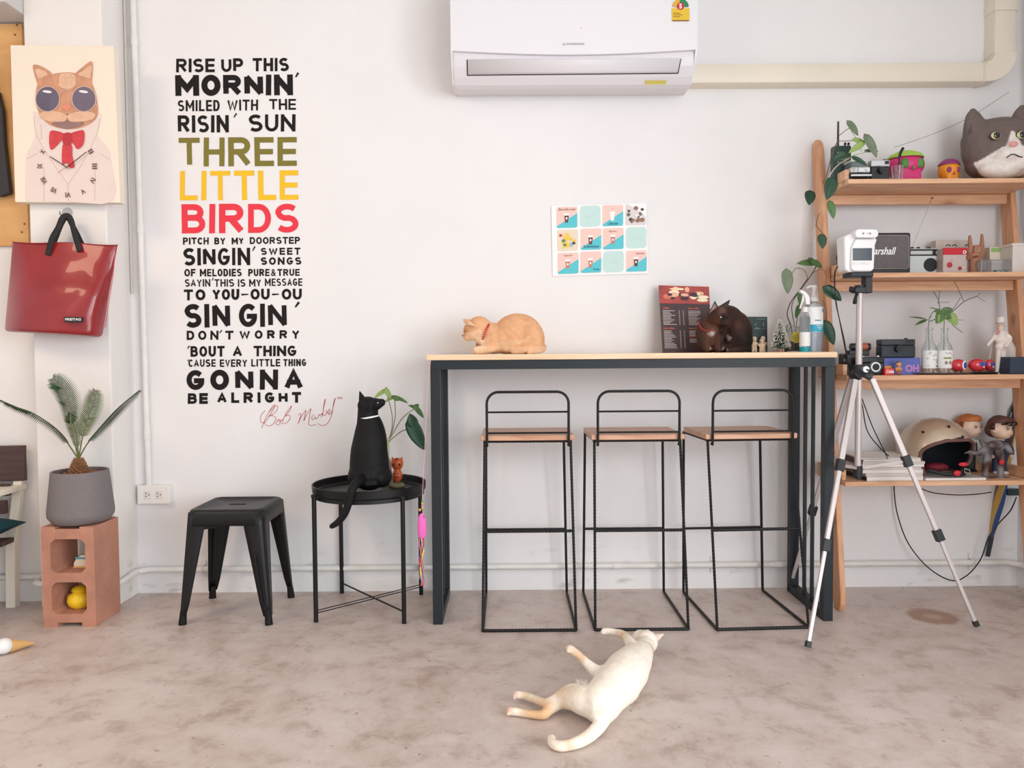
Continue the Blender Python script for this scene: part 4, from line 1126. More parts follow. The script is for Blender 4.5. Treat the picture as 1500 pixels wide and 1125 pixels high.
# ---- black cat, seen from behind, on the tray table
Yk = -.33
t = thing('black_cat', 'black cat with white collar sitting on the tray table, back turned', 'cat', (P(541, 710, Yk).x, Yk, TRAYZ))
c = Cat(Yk)
c.c([(541, 690, 0, 29), (541, 676, 0, 28.5), (541, 660, 0, 27), (542, 645, .005, 25), (542, 632, .01, 22.5), (541, 621, .01, 19.5), (539, 610, .01, 15.5), (539, 598, .01, 14.5)], 20)
c.e(524, 697, -.01, 14, 17, .07).e(560, 698, -.01, 14, 16, .07).e(541, 694, 0, 31, 20, .085)
c.e(539, 594, .005, 15.5, 13.5, .04).e(550, 592, .0, 11, 9, .03).c([(549, 593, 0, 8.5), (559, 589.5, 0, 6.2)])
c.c([(548, 650, .06, 10), (553, 680, .09, 8), (556, 704, .09, 7)]).c([(530, 650, .06, 10), (533, 680, .09, 8), (534, 704, .09, 7)])
c.e(541, 705, 0, 30, 7, .09)
c.c([(532, 702, -.06, 9), (524, 705, -.125, 7.5), (516, 716, -.160, 6.8), (511, 735, -.165, 6.3), (505, 752, -.165, 6), (496, 764, -.165, 5.4), (486, 771, -.165, 4.4)])
M_bf = mat('black_fur', (17, 15, 16), .65, attr=False, var=.3, vs=30, bump=.3, bs=260, spec=.3)
body = sculpt('body', c.mb, M_bf, t, .0045, 8)
for v in body.data.vertices: pass
M_bei = mat('black_cat_inner_ear', (84, 68, 68), .7); M_ear_red = mat('reddish_ear_skin', (96, 60, 58), .6)  # inner ear colours, reddish brown for the upright ear
ear('ear', M_bf, M_ear_red, t, c.p(525.5, 588, .0), c.p(536, 583, .005), c.p(526.5, 572, 0), (0, -.008, 0))
ear('ear', M_bf, M_bei, t, c.p(536, 590, -.030), c.p(550, 588, -.028), c.p(541, 604, -.040), (0, -.006, .004))
kk = c.k()
MB().sph(c.p(553.5, 590, -.028), .0028, 10, 8).build('eye', mat('cat_eye_grey', (180, 176, 150), .15, coat=1), t)
MB().sph(c.p(564, 588, -.0), (.0035, .005, .003), 10, 8).build('nose', mat('black_nose', (20, 18, 18), .4), t)
cc = c.p(540, 611, .01); m = MB()
R = Matrix.Rotation(math.radians(-9), 3, 'Y')
m.lathe([(.0415, -.003), (.0435, -.003), (.0435, .003), (.0415, .003)], cc, 32, R, (1, 1.02), close=True); m.build('collar', mat('white_collar', (232, 230, 228), .5), t)

# ---- orange cat loafing on the bar
Yo = -.27
t = thing('orange_cat', 'ginger cat with red collar crouching on the bar, facing left', 'cat', (P(740, 519, Yo).x, Yo, TOPZ))
c = Cat(Yo)
c.e(759, 491, 0, 37, 32, .080, 4).e(745, 497, 0, 34, 22, .072).e(781, 496, 0, 17, 23, .078).e(726, 498, 0, 24, 20, .062, -20)
c.e(774, 489, -.01, 19, 19, .070).c([(724, 491, 0, 18), (714, 487, 0, 16.5), (706, 483, 0, 16)])
c.e(702, 480, 0, 17.5, 17, .046).e(693, 484, 0, 14.5, 14.5, .040).c([(692, 489, 0, 9.5), (685.5, 492, 0, 8)]).e(708, 498, 0, 12, 11, .045)
c.c([(728, 505, -.03, 10), (714, 511, -.045, 7.5), (698, 513.5, -.05, 6.5)]).c([(728, 507, .04, 9), (712, 512, .045, 7), (700, 514, .045, 6)])
c.c([(785, 505, -.05, 10), (766, 512, -.062, 6.5), (752, 514, -.062, 5)]).e(760, 511, 0, 36, 8, .07)
c.c([(790, 510, .03, 6), (796, 508, .0, 5), (793, 513, -.04, 4.5), (775, 515.5, -.075, 4)])
OR = (226, 172, 130); ORL = (240, 206, 172); ORD = (200, 134, 90)
def oc(co, n):
    x = co.x; z = co.z; base = OR
    q = noise.noise(V((x * 22 + co.y * 6, co.y * 9, z * 7)))
    base = mixc(base, ORD, max(0, q) * .55)
    pf = c.p(688, 486); d = (V((co.x, 0, co.z)) - V((pf.x, 0, pf.z))).length
    base = mixc((206, 152, 112), base, (d - .012) / .03)
    ch_ = c.p(700, 502); d = (V((co.x, 0, co.z)) - V((ch_.x, 0, ch_.z))).length
    base = mixc(ORL, base, (d - .02) / .04)
    if n.z < -.2: base = mixc(base, ORL, .5)
    if z < TOPZ + .03: base = mixc(base, ORL, .35)
    return base
M_of = furmat('ginger_fur')
sculpt('body', c.mb, M_of, t, .0045, 8, oc)
M_ore = mat('ginger_ear_fur', (226, 180, 140), .7); M_pk = mat('pale_inner_ear', (240, 214, 204), .7)
ear('ear', M_ore, M_pk, t, c.p(682, 476, -.036), c.p(699, 479, -.040), c.p(684, 467, -.050), (0, -.008, 0))
ear('ear', M_ore, M_pk, t, c.p(680, 474, .020), c.p(694, 468, .026), c.p(677.5, 467.5, .03), (0, -.004, 0))
M_eyea = mat('amber_cat_eye', (120, 92, 40), .12, coat=1); M_nose = mat('pink_cat_nose', (176, 110, 98), .5)
for dd in (-.026, .026): MB().sph(c.p(681.0, 485, dd), (.0045, .0035, .0045), 10, 8).build('eye', M_eyea, t)
MB().sph(c.p(677.2, 491.5, 0), (.003, .005, .003), 10, 8).build('nose', M_nose, t)
# red collar slanting round the neck
ca, cb = c.p(717.5, 473, 0), c.p(705, 504, 0); mid = (ca + cb) / 2; ax = (cb - ca).normalized()
u2 = V((0, 1, 0)); hl = (cb - ca).length / 2 + .001
pts = [mid + ax * hl * math.cos(2 * PI * i / 28) + u2 * .053 * math.sin(2 * PI * i / 28) for i in range(28)]
nrm = ax.cross(u2)
rows = [[p - nrm * .004 for p in pts + [pts[0]]], [p + nrm * .004 for p in pts + [pts[0]]]]
cl = MB().grid(rows).build('collar', mat('red_collar', (196, 44, 44), .5), t, solid=.0025)
m = MB()
for i in range(19, 27): m.sph(pts[i] * 1 + (pts[i] - mid).normalized() * .0012, .0014, 6, 5)
m.build('collar_studs', M_white, cl)
MB().sph(c.p(699, 505, -.030), .006, 12, 8).build('bell', mat('copper_bell', (176, 100, 76), .3, metal=.6), cl)

# ---- brown cat crouching before the menu
Yb = -.25
t = thing('brown_cat', 'dark brown cat crouching on the bar in front of the menu', 'cat', (P(1060, 516, Yb).x, Yb, TOPZ))
c = Cat(Yb)
c.e(1078, 486, .02, 23, 31, .078, -6).e(1066, 474, .03, 24, 27, .065).e(1040, 488, .0, 21, 24, .062).e(1082, 499, .02, 19.5, 17, .08)
c.e(1052, 463, -.05, 16.5, 15, .042).e(1058, 469, -.065, 11, 10, .036).c([(1060, 470, -.07, 8), (1064, 474, -.09, 6.2)])
c.c([(1045, 478, -.01, 17), (1050, 468, -.03, 14)]).e(1036, 497, -.02, 15, 18, .05)
c.c([(1034, 492, -.05, 9), (1034, 505, -.065, 7), (1036, 511, -.075, 5.5)]).c([(1052, 495, -.05, 9), (1051, 506, -.065, 7), (1052, 511.5, -.075, 5.5)])
c.e(1062, 509, .0, 36, 8, .07).c([(1092, 508, .0, 8), (1080, 512, -.07, 6), (1068, 513, -.085, 5)])
BR = (50, 34, 30); BRL = (98, 62, 46); BRD = (26, 19, 20)
def spot(co, px, py, r0, r1, col, base, yb=None):
    pf = c.p(px, py); d = (V((co.x, 0, co.z)) - V((pf.x, 0, pf.z))).length
    if yb is not None and co.y > yb: return base
    d += .012 * noise.noise(co * 45) + .006 * noise.noise(co * 110)
    return mixc(col, base, (d - r0) / (r1 - r0))
def bc(co, n):
    base = mixc(BR, BRL, .5 + .7 * noise.noise(V((co.x * 14, co.y * 10, co.z * 14))) if co.x < c.p(1046, 480).x else .15)
    base = spot(co, 1096, 500, .02, .08, BRD, base)
    base = spot(co, 1050, 455, .008, .03, (98, 70, 62), base, -.26)
    base = spot(co, 1052, 466, .006, .016, BRD, base, -.28)
    base = spot(co, 1064, 476, .004, .014, (96, 72, 66), base, -.28)
    base = spot(co, 1037, 489, .002, .020, (190, 178, 172), base, -.27)
    base = spot(co, 1065, 496, .001, .012, (196, 180, 168), base, -.27)
    base = spot(co, 1074, 476, .004, .03, (84, 54, 42), base, -.24)
    for px in (1036, 1052): base = spot(co, px, 512, .004, .012, (196, 170, 150), base, -.29)
    return base
M_brf = furmat('brown_fur', .6)
sculpt('body', c.mb, M_brf, t, .0045, 7, bc)
M_bre = mat('brown_ear_fur', (62, 46, 42), .7); M_bri = mat('mauve_inner_ear', (150, 118, 116), .7)
ear('ear', M_bre, M_bri, t, c.p(1036, 463, -.080), c.p(1052, 450, -.080), c.p(1047.5, 440, -.070), (0, .008, 0))
ear('ear', M_bre, M_bre, t, c.p(1052, 449, -.06), c.p(1065, 454, -.055), c.p(1070, 438.5, -.04), (0, .008, 0))
MB().sph(c.p(1056.5, 465, -.092), (.0045, .003, .0045), 12, 8).build('eye', mat('pale_green_eye', (190, 204, 190), .1, coat=1), t)
MB().sph(c.p(1064, 466, -.088), (.003, .003, .004), 12, 8).build('eye', mat('pale_green_eye', (190, 204, 190), .1, coat=1), t)
MB().sph(c.p(1064.5, 475.5, -.112), (.004, .003, .003), 10, 8).build('nose', mat('black_nose', (20, 18, 18), .4), t)
MB().tube(spline([c.p(1023, 471, -.02), c.p(1026, 479, -.045), c.p(1033, 484, -.06), c.p(1046, 484, -.07)], 5), .003, 6).build('collar', mat('dark_red_collar', (150, 44, 40), .5), t)

# ---- cream cat lying on the floor
q = PZ(890, 1030, 0)
t = thing('cream_cat', 'cream coloured cat stretched out on the floor, belly up', 'cat', (q.x, q.y, 0))
mb = MB()
def FP(x, y, z): return PZ(x, y, z)
def fs(x, y, z, r, e=None):
    p = FP(x, y, z); mb.sph(p, e or (r, r, r), 18, 12); return p
def fl_(pts, n=12):
    ps = [FP(a, b, z) for a, b, z, r in pts]; k = 6; pp_ = spline(ps, k); rr = []
    for i in range(len(pts) - 1):
        for j in range(k): rr.append(pts[i][3] + (pts[i + 1][3] - pts[i][3]) * j / k)
    rr.append(pts[-1][3]); mb.tube(pp_, rr, n); mb.sph(ps[0], rr[0], 12, 8); mb.sph(ps[-1], rr[-1], 12, 8)
fl_([(880, 1030, .060, .058), (890, 1017, .062, .060), (905, 1001, .066, .066), (918, 984, .066, .067), (930, 968, .060, .056), (940, 955, .052, .038)], 18)
fs(880, 1030, .052, .054); fs(908, 1002, .055, .064); fs(922, 983, .055, .062)
fl_([(938, 957, .05, .036), (944, 948, .046, .036)])
fs(947, 940, .048, .042, (.040, .046, .040)); fs(938, 935.5, .052, .031); fs(933.5, 932, .052, .017)
# hind legs
fl_([(876, 1031, .055, .050), (856, 1026, .06, .044), (838, 1023, .052, .034), (820, 1026, .036, .026), (803, 1040, .020, .017), (796, 1047, .016, .014), (775, 1046, .014, .0115), (758, 1043, .014, .012), (747, 1042, .014, .0125)])
fl_([(858, 1022, .055, .030), (838, 1014, .055, .026), (815, 1025, .038, .018), (800, 1030, .03, .014), (785, 1025, .026, .0125), (768, 1019, .022, .0125), (757, 1018, .022, .0125)])
# front legs
fl_([(890, 990, .07, .034), (874, 984, .085, .022), (862, 974, .10, .016), (850, 962, .115, .013), (840, 954, .125, .014), (834, 950, .13, .0135)])
fl_([(938, 966, .07, .032), (932, 957, .085, .024), (924, 943, .095, .019), (914, 930.5, .095, .015), (902, 926, .092, .0125), (892, 925, .09, .0125), (885, 925, .09, .013)])
# toes
for (x, y, z) in ((745, 1038, .018), (743.5, 1042, .016), (744, 1046, .014), (753.5, 1015, .026), (752.5, 1019, .024), (754, 1023, .021), (832, 947, .134), (830.5, 950.5, .131), (832, 954.5, .127), (883, 922.5, .094), (881.5, 925.5, .091), (883, 928, .087)):
    fs(x, y, z, .0062)
fl_([(885, 1046, .028, .026), (880, 1060, .022, .021), (868, 1074, .019, .0185), (852, 1085, .018, .017), (835, 1091, .016, .015), (820, 1093, .015, .0145), (810, 1089, .015, .014), (808, 1082, .016, .013)])
CR = (250, 240, 226); CRD = (230, 196, 158)
def spf(co, px, py, z, r0, r1, col, base):
    d = (co - FP(px, py, z)).length; return mixc(col, base, (d - r0) / (r1 - r0))
def cc_(co, n):
    base = CR
    w_ = math.sin(co.x * 95 + co.y * 60 + 3 * noise.noise(co * 18))
    hind = max(0, min(1, (FP(850, 1030, .04).x - co.x) / .08 + .35)) if co.x < FP(868, 1030, .04).x else 0
    base = mixc(base, CRD, hind * (.35 + .25 * w_))
    base = spf(co, 790, 1046, .016, .02, .06, (228, 184, 140), base)
    base = spf(co, 915, 935, .09, .01, .05, (236, 204, 166), base)
    base = spf(co, 932, 958, .08, .01, .04, (240, 212, 176), base)
    base = spf(co, 850, 962, .115, .01, .04, (234, 196, 158), base)
    for a in ((832, 950, .13), (745, 1042, .016), (753, 1019, .024)): base = spf(co, *a, .006, .016, (232, 190, 176), base)
    return base
sculpt('body', mb, furmat('cream_fur', .8), t, .0048, 7, cc_)
M_ce = mat('cream_ear_fur', (244, 224, 206), .7); M_ci = mat('pink_inner_ear', (236, 196, 190), .7)
ear('ear', M_ce, M_ci, t, FP(949, 929, .062), FP(958, 945, .045), FP(974, 928.5, .062), (-.002, .004, .008))
ear('ear', M_ce, M_ci, t, FP(940, 930, .075), FP(950, 929, .07), FP(950, 921.5, .085), (0, .006, 0))
MB().sph(FP(929.5, 930.5, .055), (.004, .004, .003), 10, 8).build('nose', M_nose, t)
for x, y, z in ((934, 926.5, .072), (939, 938.5, .076)):
    MB().sph(FP(x, y, z), (.0045, .003, .0022), 10, 6).build('closed_eye', mat('closed_eye_line', (168, 112, 78), .6), t)
pts = [FP(941, 957, .05) + V((.040 * math.cos(a), .012 * math.cos(a), .040 * math.sin(a))) for a in [2 * PI * i / 24 for i in range(24)]]
MB().tube(pts, .002, 6, closed=True).build('collar', mat('tan_collar', (206, 178, 142), .6), t)
m = MB(); rnd = random.Random(4)
for i in range(70):
    b = FP(rnd.uniform(845, 862), rnd.uniform(1000, 1010), .092 + rnd.uniform(-.012, .0)); d = V((rnd.uniform(-.6, .1), rnd.uniform(-.2, .5), rnd.uniform(.3, 1))).normalized()
    m.cyl(b, b + d * rnd.uniform(.012, .022), .0007, .0001, n=3)
tag(m.build('belly_tuft', mat('white_tuft', (250, 244, 236), .8), t), kind='stuff')

# ================================================================ LEANING SHELF
YSF = -.30
XS0 = P(1241, 398, YSF).x; XS1 = P(1478, 350, -.10).x
ZS = [P(1350, 261.5, YSF).z, P(1350, 399, YSF).z, P(1350, 549.5, YSF).z, P(1350, 705, YSF).z]
shelf = thing('leaning_shelf', 'pine ladder shelf with four open tiers leaning against the right wall end', 'shelf', ((XS0 + XS1) / 2, -.2, 0))
def raily(z): return -.335 + .265 * z / 1.98     # front face of the leaning side board
rt = .024; rd = .088
for x in (XS0 - rt - .002, XS1 + .002):
    pr = [(-.335 + .028, 0), (-.335 + .008, .035), (-.335 + .006, .05)]
    pr = [(raily(0) + .020, 0), (raily(.03) + .004, .03), (raily(.06), .06)]
    pr += [(raily(1.93), 1.93), (raily(1.965) + .012, 1.965), (raily(1.98) + .035, 1.985), (min(-.004, raily(1.96) + rd - .012), 1.965), (min(-.003, raily(1.9) + rd), 1.90)]
    pr += [(raily(.05) + rd, .05), (raily(.0) + rd - .02, 0)]
    MB().prism([(x, y, z) for y, z in pr], (rt, 0, 0)).build('side_rail', M_pinev, shelf, bevel=.004)
for z in ZS:
    yb = min(-.012, raily(z) + rd + (.0 if z > 1.5 else .05)); yb = -.03
    MB().bb((XS0, YSF, z - .019), (XS1, yb, z)).build('shelf_board', M_pine, shelf, bevel=.002)
    m = MB().bb((XS0, YSF + .03, z + .001), (XS0 + .018, yb, z + .045)); m.build('end_lip', M_pine, shelf, bevel=.002)
    m = MB().bb((XS1 - .018, YSF + .03, z + .001), (XS1, yb, z + .045)); m.build('end_lip', M_pine, shelf, bevel=.002)
    MB().bb((XS0 + .018, yb - .018, z + .001), (XS1 - .018, yb, z + .035)).build('back_lip', M_pine, shelf, bevel=.002)
    yc = max(YSF + .02, raily(z) + .015)
    if z > .6: MB().bb((XS0, yc, z - .060), (XS1, yc + .022, z - .020)).build('cross_rail', M_pine, shelf, bevel=.002)
q = P(1229, 732, raily(.45) + .05)
MB().bb((XS0 - rt - .006, q.y - .008, q.z - .03), (XS0 - rt - .002, q.y + .012, q.z + .03)).build('hinge_plate', mat('dull_steel', (130, 124, 120), .4, metal=.8), shelf)

def B(px, tier, Y): return V((P(px, 500, Y).x, Y, ZS[tier] + .0005))
M_bk = mat('black_plastic', (34, 36, 40), .4); M_sil = mat('silver_plastic', (200, 202, 204), .3, metal=.5)
M_wh = mat('white_plastic', (240, 238, 238), .35); M_glass = mat('clear_glass', (246, 250, 250), .03, trans=.95, ior=1.35)
M_dg = mat('dark_green_plastic', (48, 70, 66), .45); M_lens = mat('lens_glass', (14, 18, 26), .05, coat=1)
def rb(p0, p1, Yf, dep, name, m_, par, bev=.002, **k):
    """box whose front face spans two measured corners (px,py)-(px,py) at depth Yf"""
    a = P(p0[0], p0[1], Yf); b = P(p1[0], p1[1], Yf)
    return MB().bb((a.x, Yf, b.z), (b.x, Yf + dep, a.z)).build(name, m_, par, bevel=bev, **k)
def frb(p0, p1, Yf, dep, tier, name, m_, par, bev=.002, **k):
    a = P(p0[0], p0[1], Yf); b = P(p1[0], p1[1], Yf)
    return MB().bb((a.x, Yf, ZS[tier] + .0005), (b.x, Yf + dep, a.z)).build(name, m_, par, bevel=bev, **k)

# ---------------- tier 1 (top)
Y = -.20
t = thing('walkie_talkie', 'dark green handheld radio with stub antenna at the top shelf end', 'radio', B(1234, 0, Y))
frb((1222, 213), (1247, 260), Y, .04, 0, 'radio_body', M_dg, t, .005)
a = P(1227.5, 213, Y + .02); b = P(1227, 178, Y + .02)
MB().cyl((a.x, a.y, a.z - .005), (a.x, a.y, b.z), .0048, .0042, n=12).build('antenna', mat('brown_rubber', (90, 74, 70), .6), t)
m = MB()
for k in (0, 1): q = P(1238 + 5 * k, 210, Y + .02); m = MB().cyl((q.x, q.y, q.z - .008), (q.x, q.y, q.z + .003), .005, n=12); m.build('knob', M_bk, t)
sp = MB()
for r in range(4):
    for k in range(4):
        p = P(1228 + 3.6 * k, 224 + 4.6 * r, Y - .0008); sp.box(p, (.006, .0015, .008))
tag(sp.build('speaker_grille', mat('pale_green_grille', (140, 160, 150), .5), t), kind='stuff')

Y = -.285
t = thing('toy_van', 'small white and black toy camper van at the left of the top shelf', 'toy car', B(1262, 0, Y + .05))
a = B(1244.5, 0, Y); w = (B(1273, 0, Y) - a).x; z = ZS[0]
MB().bb((a.x, Y, z + .010), (a.x + w, Y + .13, z + .030)).build('lower_body', M_bk, t, bevel=.004)
MB().bb((a.x + .001, Y + .002, z + .030), (a.x + w - .001, Y + .128, z + .052)).build('upper_body', mat('cream_white_enamel', (226, 226, 220), .3), t, bevel=.005)
MB().prism([(a.x + .006, Y + .012, z + .052), (a.x + w - .006, Y + .012, z + .052), (a.x + w - .012, Y + .026, z + .078), (a.x + .012, Y + .026, z + .078)], (0, .10, .0)).build('cabin', mat('van_window', (120, 130, 134), .12), t, bevel=.002)
MB().bb((a.x + .006, Y + .018, z + .078), (a.x + w - .006, Y + .13, z + .086)).build('roof', mat('cream_white_enamel', (226, 226, 220), .3), t, bevel=.004)
for s_ in (.17, .83):
    q = V((a.x + w * s_, Y, z + .040)); MB().cyl(q + V((0, .004, 0)), q + V((0, -.003, 0)), .0075, n=14).build('headlight', M_sil, t)
MB().bb((a.x + w * .34, Y - .002, z + .030), (a.x + w * .66, Y + .004, z + .048)).build('grille', M_sil, t, bevel=.001)
MB().bb((a.x - .002, Y - .005, z + .014), (a.x + w + .002, Y + .003, z + .021)).build('bumper', M_sil, t, bevel=.001)
for sx in (.006, w - .006):
    for sy in (.025, .10):
        MB().cyl((a.x + sx - .006, Y + sy, z + .011), (a.x + sx + .006, Y + sy, z + .011), .011, n=14).build('wheel', M_bk, t)

def camera_(name, label, p0, p1, Y, tier, dep, topm, bodym, lens, lr, ring=M_sil, zb=None, extra=0):
    t = thing(name, label, 'camera', B((p0[0] + p1[0]) / 2, tier, Y + dep / 2) if zb is None else V((P((p0[0] + p1[0]) / 2, 500, Y).x, Y + dep / 2, zb)))
    a = P(p0[0], p0[1], Y); b = P(p1[0], p1[1], Y); z0 = (ZS[tier] + .0005) if zb is None else zb
    h = a.z - z0
    MB().bb((a.x, Y, z0), (b.x, Y + dep, z0 + h * .68)).build('camera_body', bodym, t, bevel=.006)
    MB().bb((a.x + .001, Y + .001, z0 + h * .68), (b.x - .001, Y + dep - .001, z0 + h)).build('top_plate', topm, t, bevel=.004)
    q = P(lens[0], lens[1], Y); q = V((q.x, Y, q.z))
    MB().cyl(q + V((0, .003, 0)), q + V((0, -.018, 0)), lr, lr * .94, n=28).build('lens_barrel', ring, t)
    MB().cyl(q + V((0, -.016, 0)), q + V((0, -.0195, 0)), lr * .66, n=24).build('lens', M_lens, t)
    q2 = V((b.x - (b.x - a.x) * .2, Y + dep / 2, z0 + h)); MB().cyl(q2, q2 + V((0, 0, .005)), .007, n=14).build('dial', ring, t)
    q3 = V((a.x + (b.x - a.x) * .25, Y + dep / 2, z0 + h)); MB().cyl(q3, q3 + V((0, 0, .004)), .004, n=12).build('shutter_button', M_sil, t)
    MB().bb((b.x - (b.x - a.x) * .28, Y - .001, z0 + h * .78), (b.x - (b.x - a.x) * .08, Y + .002, z0 + h * .94)).build('viewfinder', M_lens, t)
    return t
camera_('rangefinder_camera', 'silver topped black film camera on the top shelf', (1276, 234), (1304, 261), -.27, 0, .035, M_sil, M_bk, (1290, 250), .014, M_bk)

def skull(label, pxc, Y, w, topz, m_, m_cap, m_eye, green=True):
    base = B(pxc, 0, Y); t = thing('skull_ornament', label, 'ornament', base)
    m = MB(); cz = base.z + topz * .60
    m.sph((base.x, Y, cz), (w, w * .95, topz * .40), 24, 16); m.bb((base.x - w * .55, Y - w * .75, base.z), (base.x + w * .55, Y + w * .5, base.z + topz * .4))
    sculpt('skull', m, m_, t, .005, 4)
    for s_ in (-1, 1):
        MB().sph((base.x + s_ * w * .40, Y - w * .80, cz - topz * .02), (w * .24, w * .14, w * .27), 14, 10).build('eye_socket', m_eye, t)
    MB().prism([(base.x - w * .08, Y - w * .93, cz - topz * .2), (base.x + w * .08, Y - w * .93, cz - topz * .2), (base.x, Y - w * .93, cz - topz * .1)], (0, w * .2, 0)).build('nose_hole', m_eye, t)
    for k in range(4):
        x = base.x + (k - 1.5) * w * .26; MB().bb((x - w * .1, Y - w * .8, base.z + topz * .03), (x + w * .1, Y - w * .7, base.z + topz * .17)).build('tooth', m_, t, bevel=.002)
    m = MB(); m.lathe([(w * .93, 0), (w * .96, .004), (w * .80, topz * .13), (w * .45, topz * .22), (0, topz * .25)], (base.x, Y, base.z + topz * .79), 24); m.build('cap', m_cap, t)
    return t
t = skull('pink strawberry skull with green leafy cap and straw on the top shelf', 1322, -.16, .076, .140, mat('magenta_plastic', (214, 52, 120), .4), mat('lime_plastic', (170, 208, 80), .5), mat('leaf_green_plastic', (84, 140, 66), .5))
a = P(1318, 246, -.255)
m = MB().tube(spline([P(1316, 250, -.27), P(1317, 236, -.268), P(1319, 224, -.265), (P(1323, 217, -.26))], 5), [.003] * 8 + [.006] * 8, 8)
m.build('straw', M_bk, t)
skull('orange skull with purple eyes and purple cap on the top shelf', 1386, -.13, .044, .116, mat('orange_plastic', (240, 152, 44), .4), mat('purple_plastic', (150, 60, 120), .5), mat('plum_plastic', (150, 60, 110), .5))
cup = thing('clear_cup', 'small clear cup between the camera and the pink skull', 'cup', B(1309, 0, -.262))
MB().lathe([(0, 0), (.020, 0), (.024, .058), (.022, .058), (.018, .003), (0, .003)], B(1312, 0, -.262), 24).build('cup_body', M_glass, cup)

# big cat head
Yc = -.17
c = Cat(Yc)
base = B(1466, 0, Yc)
t = thing('cat_head_mask', 'large grey and white cat head mask at the right end of the top shelf', 'mask', base)
c.e(1467, 219, .0, 56, 46, .105).e(1460, 208, 0, 50, 34, .095).e(1466, 243, .0, 50, 22, .095)
c.e(1485, 226, -.085, 23, 13, .045).e(1473, 228, -.085, 16, 11, .04).e(1497, 228, -.085, 16, 11, .04).e(1486, 238, -.075, 20, 14, .04).e(1484, 213, -.10, 9, 10, .028)
c.e(1464, 248, -.055, 30, 14, .05)
sc_ = c.mb
def coneear(x0, x1, yb, xt, yt, d):
    k = c.k(); pts = []
    for i in range(9):
        u = i / 8; x = (x0 + x1) / 2 * (1 - u) + xt * u; y = yb * (1 - u) + yt * u
        w = (x1 - x0) / 2 * (1 - u) ** .6 + 5.5 * u
        sc_.sph(c.p(x, y, d), (w * k, .030 * (1 - u) + .014, 6 * k), 14, 8)
coneear(1411, 1450, 196, 1425, 164, -.01); coneear(1476, 1514, 190, 1497, 159, -.01)
zf = base.z
def hc(co, n):
    g = (116, 102, 98); w_ = (240, 232, 226)
    # work in the mask's own front plane
    dx = (co.x - P(1484, 213, Yc - .1).x); dz = (co.z - P(1484, 213, Yc - .1).z)
    if dz > .058: return g
    if co.y > Yc - .035: return g if co.z > zf + .05 else mixc(g, w_, .0)
    half = None
    if dz > -.004: half = .006 + max(0, (.058 - dz)) * .42 if dz < .062 else 0
    else: half = .034 + min(.06, -dz) * 1.5
    e = half - abs(dx + (.0 if dz > -.05 else .012))
    return mixc(g, w_, .5 + e / .006)
head = sculpt('head', sc_, furmat('mask_paint', .45), t, .0065, 6, hc)
# flat base
for v in head.data.vertices:
    if v.co.z < .001: v.co.z = .001
def front_y(px, py, guess):
    """first surface of the mask along y at the given photo position"""
    best = None
    for k in range(2):
        q = P(px, py, guess); bx = None
        for v in head.data.vertices:
            w = v.co + V(base)
            if abs(w.x - q.x) < .008 and abs(w.z - q.z) < .008 and (bx is None or w.y < bx): bx = w.y
        guess = bx if bx is not None else guess
    return guess
M_eyew = mat('mask_eye_yellow', (214, 206, 150), .1, coat=1); M_pup = mat('pupil_black', (18, 18, 22), .08, coat=1)
for x, y in ((1458, 199), (1496, 198)):
    g = front_y(x, y, Yc - .09); q = P(x, y, g)
    MB().sph(q, (.0235, .008, .0185), 20, 12).build('eye_rim', mat('dark_eye_rim', (60, 52, 52), .4), t)
    e = MB().sph(q + V((0, -.004, 0)), (.0205, .0075, .0155), 20, 12).build('eye', M_eyew, t)
    MB().sph(q + V((.001, -.0085, 0)), (.0150, .005, .0135), 16, 10).build('pupil', M_pup, e)
g = front_y(1485, 211, Yc - .12); q = P(1485, 211, g)
MB().sph(q, (.018, .008, .012), 14, 10).build('nose', mat('pink_nose_paint', (232, 160, 160), .35), t)
MB().tube(spline([P(x, y, front_y(x, y, Yc - .11) - .0005) for x, y in ((1475, 231), (1480, 227), (1486, 226), (1492, 229), (1498, 230))], 4), .0022, 6).build('mouth', M_bk, t)
for xs in ((1420, 1436, 194, 1423, 172), (1488, 1504, 188, 1497, 168)):
    MB().poly([P(xs[0], xs[2], Yc - .038), P(xs[1], xs[2], Yc - .042), P(xs[3], xs[4], Yc - .026)]).build('inner_ear', mat('dark_inner_ear', (96, 84, 82), .6), t, solid=.003)

# ---------------- tier 2
Y = -.22
t = thing('speaker', 'black guitar-amp style speaker with grey cloth front, behind the thermometer', 'speaker', B(1292, 1, Y + .05))
frb((1250, 341), (1334, 398), Y, .10, 1, 'cabinet', M_bk, t, .008)
rb((1253, 345), (1331, 393), Y - .003, .004, 'cloth_front', mat('grey_speaker_cloth', (112, 106, 108), .9, bump=.8, bs=500, var=.1, vs=60), t, .003)
m = MB(); q = [P(x, y, Y - .0035) for x, y in rrect(1252.5, 1331.5, 344.5, 393.5, 4)]
m.tube(q, .0011, 6, closed=True); m.build('piping', mat('pale_piping', (176, 166, 150), .5), t)
m = MB(); text(m, 'Marshall', 1271, 1310, 362, 373, Y - .0042, .02, shear=.25); m.build('lettering', M_white, t, fix=False, smooth=False)

